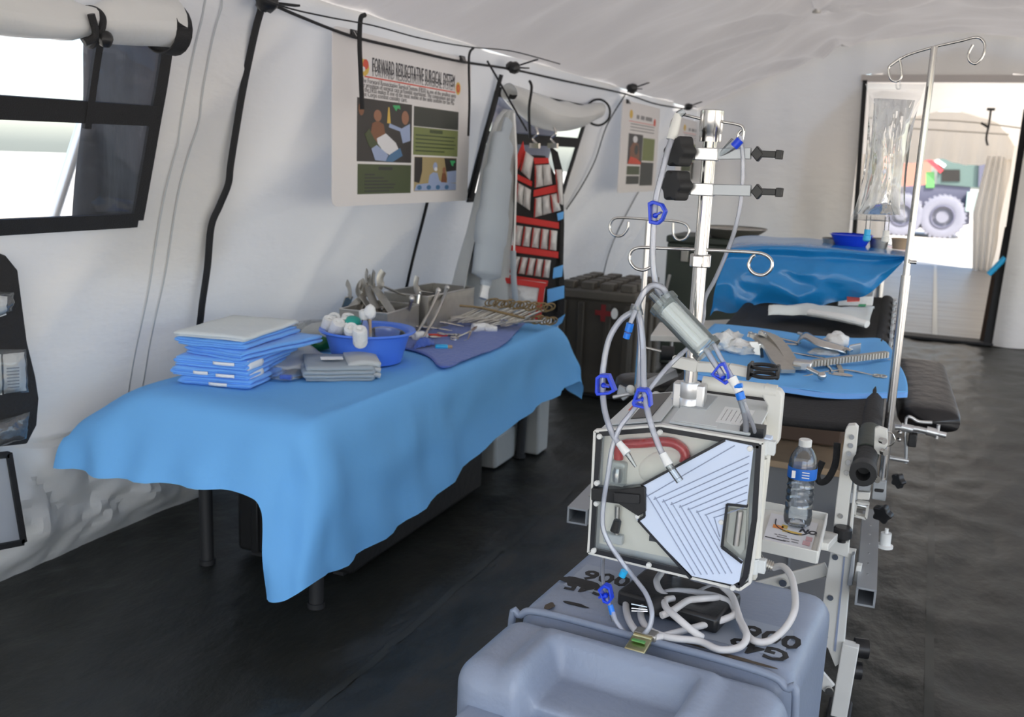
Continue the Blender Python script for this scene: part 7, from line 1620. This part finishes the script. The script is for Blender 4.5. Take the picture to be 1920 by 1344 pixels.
# ================================================================ POWER CABLE, BRICK, TRAY, BOTTLE
t = thing('power_cable', 'thick grey power cable coiled on the grey case', 'cable', cs(0, 0.1, ZC))
def oncase(px, py, h): return atz(px, py, ZC + h)
CP = [aty(1450, 1064, 2.22), aty(1468, 1062, 2.2), aty(1484, 1082, 2.15), aty(1491, 1120, 2.08), oncase(1488, 1150, 0.06), oncase(1470, 1180, 0.03), oncase(1440, 1202, 0.012), oncase(1412, 1200, 0.012), oncase(1394, 1178, 0.014), oncase(1382, 1145, 0.02), oncase(1365, 1118, 0.03), oncase(1335, 1102, 0.035),
      oncase(1300, 1115, 0.035), oncase(1262, 1122, 0.03), oncase(1240, 1110, 0.04), oncase(1231, 1090, 0.05), oncase(1240, 1074, 0.05)]
CP2 = [oncase(1236, 1074, 0.03), oncase(1210, 1082, 0.02), oncase(1184, 1100, 0.014), oncase(1174, 1128, 0.012), oncase(1178, 1160, 0.012), oncase(1196, 1186, 0.012), oncase(1220, 1196, 0.012), oncase(1252, 1190, 0.014), oncase(1310, 1174, 0.016), oncase(1360, 1160, 0.03), oncase(1378, 1148, 0.035),
       oncase(1366, 1128, 0.04), oncase(1330, 1115, 0.045), oncase(1270, 1108, 0.04), oncase(1225, 1120, 0.03), oncase(1202, 1145, 0.014), oncase(1212, 1176, 0.012), oncase(1250, 1194, 0.014), oncase(1310, 1202, 0.012), oncase(1350, 1218, 0.012), oncase(1388, 1212, 0.012), oncase(1400, 1190, 0.026), oncase(1386, 1160, 0.034)]
CP3 = [oncase(1386, 1160, 0.034), oncase(1374, 1120, 0.05), oncase(1355, 1100, 0.06), oncase(1346, 1092, 0.07)]
CP4 = [oncase(1345, 1120, 0.045), oncase(1318, 1122, 0.052), oncase(1290, 1126, 0.045), oncase(1262, 1144, 0.045), oncase(1240, 1154, 0.040)]
CP5 = [oncase(1262, 1122, 0.045), oncase(1247, 1126, 0.05), oncase(1250, 1140, 0.052), oncase(1272, 1160, 0.048), oncase(1298, 1182, 0.03), oncase(1316, 1194, 0.014)]
for nm, P_ in (('cord_run', CP), ('cord_coil', CP2), ('cord_run', CP3), ('cord_run', CP4), ('cord_run', CP5)):
    mb = MB(); mb.tube(P_, 0.0078, n=12, sub=7); mb.build(nm, 'cable_grey', t)
mb = MB(); a, b = aty(1424, 1052, 2.22), aty(1450, 1064, 2.22); pr = []
for k in range(6): pr += [(0.0135, 0.005 * k), (0.0135, 0.005 * k + 0.003), (0.0105, 0.005 * k + 0.0032), (0.0105, 0.005 * k + 0.0048)]
mb.lathe([(0, 0)] + pr + [(0, 0.03)], a + (b - a) * 0.1, b - a, n=16); mb.build('plug_boot', 'steel_dull', t)
mb = MB(); mb.lathe([(0, -0.03), (0.015, -0.03), (0.017, -0.01), (0.017, 0.0), (0.012, 0.004), (0, 0.004)], a, b - a, n=16); mb.build('plug_shell', 'clear_hard', t)
t = thing('power_brick', 'black power adapter with plug prongs under the cable coil', 'adapter', cs(-0.02, 0.12, ZC))
c = oncase(1272, 1140, 0.0); c.z = ZC + 0.022
mb = MB(); mb.box(c, (0.24, 0.16, 0.038), Matrix.Rotation(-0.15, 3, 'Z')); mb.build('adapter_body', 'black_plastic', t, bevel=0.008)
mb = MB(); mb.cyl(oncase(1216, 1142, 0.03), oncase(1245, 1132, 0.04), 0.018, 0.022, n=18); mb.build('plug_head', 'black_rubber', t)
for dy in (0, 8, 13): mb = MB(); mb.cyl(oncase(1184, 1132 + dy, 0.03), oncase(1214, 1138 + dy * .6, 0.03), 0.0022, n=8); mb.build('prong', 'steel', t)
# white tray with leaflet and bottle
ZY = 0.70
t = thing('side_tray', 'white metal tray fixed beside the infuser', 'tray', atz(1490, 1000, ZY))
tp4 = [(1416, 1022), (1532, 1048), (1549, 975), (1430, 952)]
Q_ = [atz(a, b, ZY) for a, b in tp4]
mb = MB(); mb.prism(Q_, (0, 0, -0.008)); mb.build('tray_floor', 'white_enamel', t)
for i in range(4):
    a, b = Q_[i], Q_[(i + 1) % 4]; mb = MB(); mb.beam(a + V(0, 0, 0.004), b + V(0, 0, 0.004), 0.006, 0.034, (0, 0, 1)); mb.build('tray_lip', 'white_enamel', t, bevel=0.002)
mb = MB(); mb.beam(Q_[1].lerp(Q_[2], .4) + V(0.0, 0, -0.01), V(-0.165, 2.88, 0.60), 0.04, 0.02); mb.build('tray_arm', 'white_enamel', t, bevel=0.002)
c = (Q_[0] + Q_[1] + Q_[2] + Q_[3]) / 4
lf = thing('leaflet', 'printed leaflet with orange lettering lying in the white tray', 'leaflet', c)
L_ = [atz(a, b, ZY + 0.003) for a, b in [(1430, 1012), (1520, 1034), (1534, 982), (1446, 962)]]
mb = MB(); mb.prism(L_, (0, 0, 0.0012)); mb.build('sheet', 'print_white', lf)
ex = (L_[1] - L_[0]).normalized(); ey = (L_[3] - L_[0]).normalized()
ez = V(0, 0, 0.0018)
def lp_(u, v): return L_[0].lerp(L_[1], u).lerp(L_[3].lerp(L_[2], u), v) + ez
text('print_word', 'NO', 'print_dark', 0.040, lp_(0.66, 0.55), ex, ey, lf, fit=0.045, bold=0.002)
def patch(nm, u0, v0, u1, v1, m): mb = MB(); mb.prism([lp_(u0, v0), lp_(u1, v0), lp_(u1, v1), lp_(u0, v1)], (0, 0, 0.0004)); mb.build(nm, m, lf)
mb = MB(); mb.tube([lp_(u, v) for u, v in [(0.14, 0.80), (0.16, 0.62), (0.26, 0.50), (0.5, 0.42), (0.72, 0.44), (0.86, 0.56)]], 0.0018, n=6); mb.build('print_arc', 'print_dark', lf)
patch('print_band', 0.12, 0.48, 0.34, 0.60, 'print_orange'); patch('print_band', 0.34, 0.42, 0.74, 0.50, 'print_yellow'); patch('print_band', 0.30, 0.54, 0.42, 0.66, 'print_yellow'); patch('print_band', 0.84, 0.30, 0.97, 0.44, 'print_pink'); patch('print_band', 0.80, 0.14, 0.95, 0.28, 'print_pink')
patch('print_rule', 0.03, 0.10, 0.46, 0.125, 'print_dark')
for u0, u1, v0 in ((0.20, 0.26, 0.26), (0.28, 0.46, 0.27), (0.26, 0.52, 0.20), (0.55, 0.72, 0.22), (0.40, 0.54, 0.12), (0.58, 0.72, 0.14)): patch('print_line', u0, v0, u1, v0 + 0.025, 'print_grey')
bc = atz(1494, 984, ZY + 0.006); hh = aty(1503, 822, bc.y).z - bc.z; k_ = hh / 0.205
b = thing('water_bottle', 'clear plastic water bottle with a blue label on the white tray', 'bottle', bc)
pr = [(0, 0.0), (0.022, 0.001), (0.029, 0.006), (0.0315, 0.018), (0.0312, 0.030)]
for i in range(5): z = 0.034 + 0.0155 * i; pr += [(0.0312, z), (0.0288 if i > 0 else 0.03, z + 0.006), (0.0312 - 0.0006 * i, z + 0.011)]
pr += [(0.0305, 0.112), (0.032, 0.115), (0.032, 0.142), (0.0315, 0.150), (0.028, 0.165), (0.020, 0.180), (0.0135, 0.188), (0.0125, 0.192)]
mb = MB(); mb.lathe([(r * k_, z * k_) for r, z in pr], bc, n=36); mb.build('bottle_wall', 'bottle_pet', b)
wl_ = [(0, 0.003)] + [(max(0, r - 0.0012), z) for r, z in pr[2:] if z < 0.150] + [(0.030, 0.150), (0, 0.150)]
mb = MB(); mb.lathe([(r * k_, z * k_) for r, z in wl_], bc, n=36); mb.build('water', 'water', b)
mb = MB(); mb.lathe([(0.0324 * k_, 0.116 * k_), (0.0326 * k_, 0.118 * k_), (0.0326 * k_, 0.140 * k_), (0.0324 * k_, 0.142 * k_)], bc, n=36); lb_ = mb.build('label', 'label_blue', b)
dirc = (V(0, 0, bc.z) - bc); dirc.z = 0; dirc.normalize(); sd_ = V(-dirc.y, dirc.x, 0)
mb = MB(); c_ = bc + dirc * 0.0332 * k_ - sd_ * 0.012 * k_ + V(0, 0, 0.129 * k_); mb.prism([c_ + sd_ * a_ * k_ + V(0, 0, z_ * k_) for a_, z_ in ((-0.010, -0.008), (-0.002, -0.008), (-0.002, 0.009), (-0.010, 0.009))], dirc * 0.001); mb.build('label_panel', 'tag_white', lb_)
for i in range(3): mb = MB(); c_ = bc + dirc * 0.0331 * k_ + sd_ * 0.008 * k_ + V(0, 0, (0.136 - 0.006 * i) * k_); mb.prism([c_ + sd_ * a_ * k_ + V(0, 0, z_ * k_) for a_, z_ in ((-0.008, -0.001), (0.008, -0.001), (0.008, 0.001), (-0.008, 0.001))], dirc * 0.001); mb.build('label_line', 'tag_white', lb_)
mb = MB(); mb.lathe([(0, 0.205), (0.012, 0.205), (0.0145, 0.203), (0.0145, 0.189), (0.0, 0.189)], (0, 0, 0), n=24); mb.v = [bc + q_ * k_ for q_ in mb.v]; mb.build('screw_cap', 'white_plastic', b)

texts_to_mesh()
SC.cycles.transparent_max_bounces = 20
SC.cycles.max_bounces = 10
SC.cycles.diffuse_bounces = 4
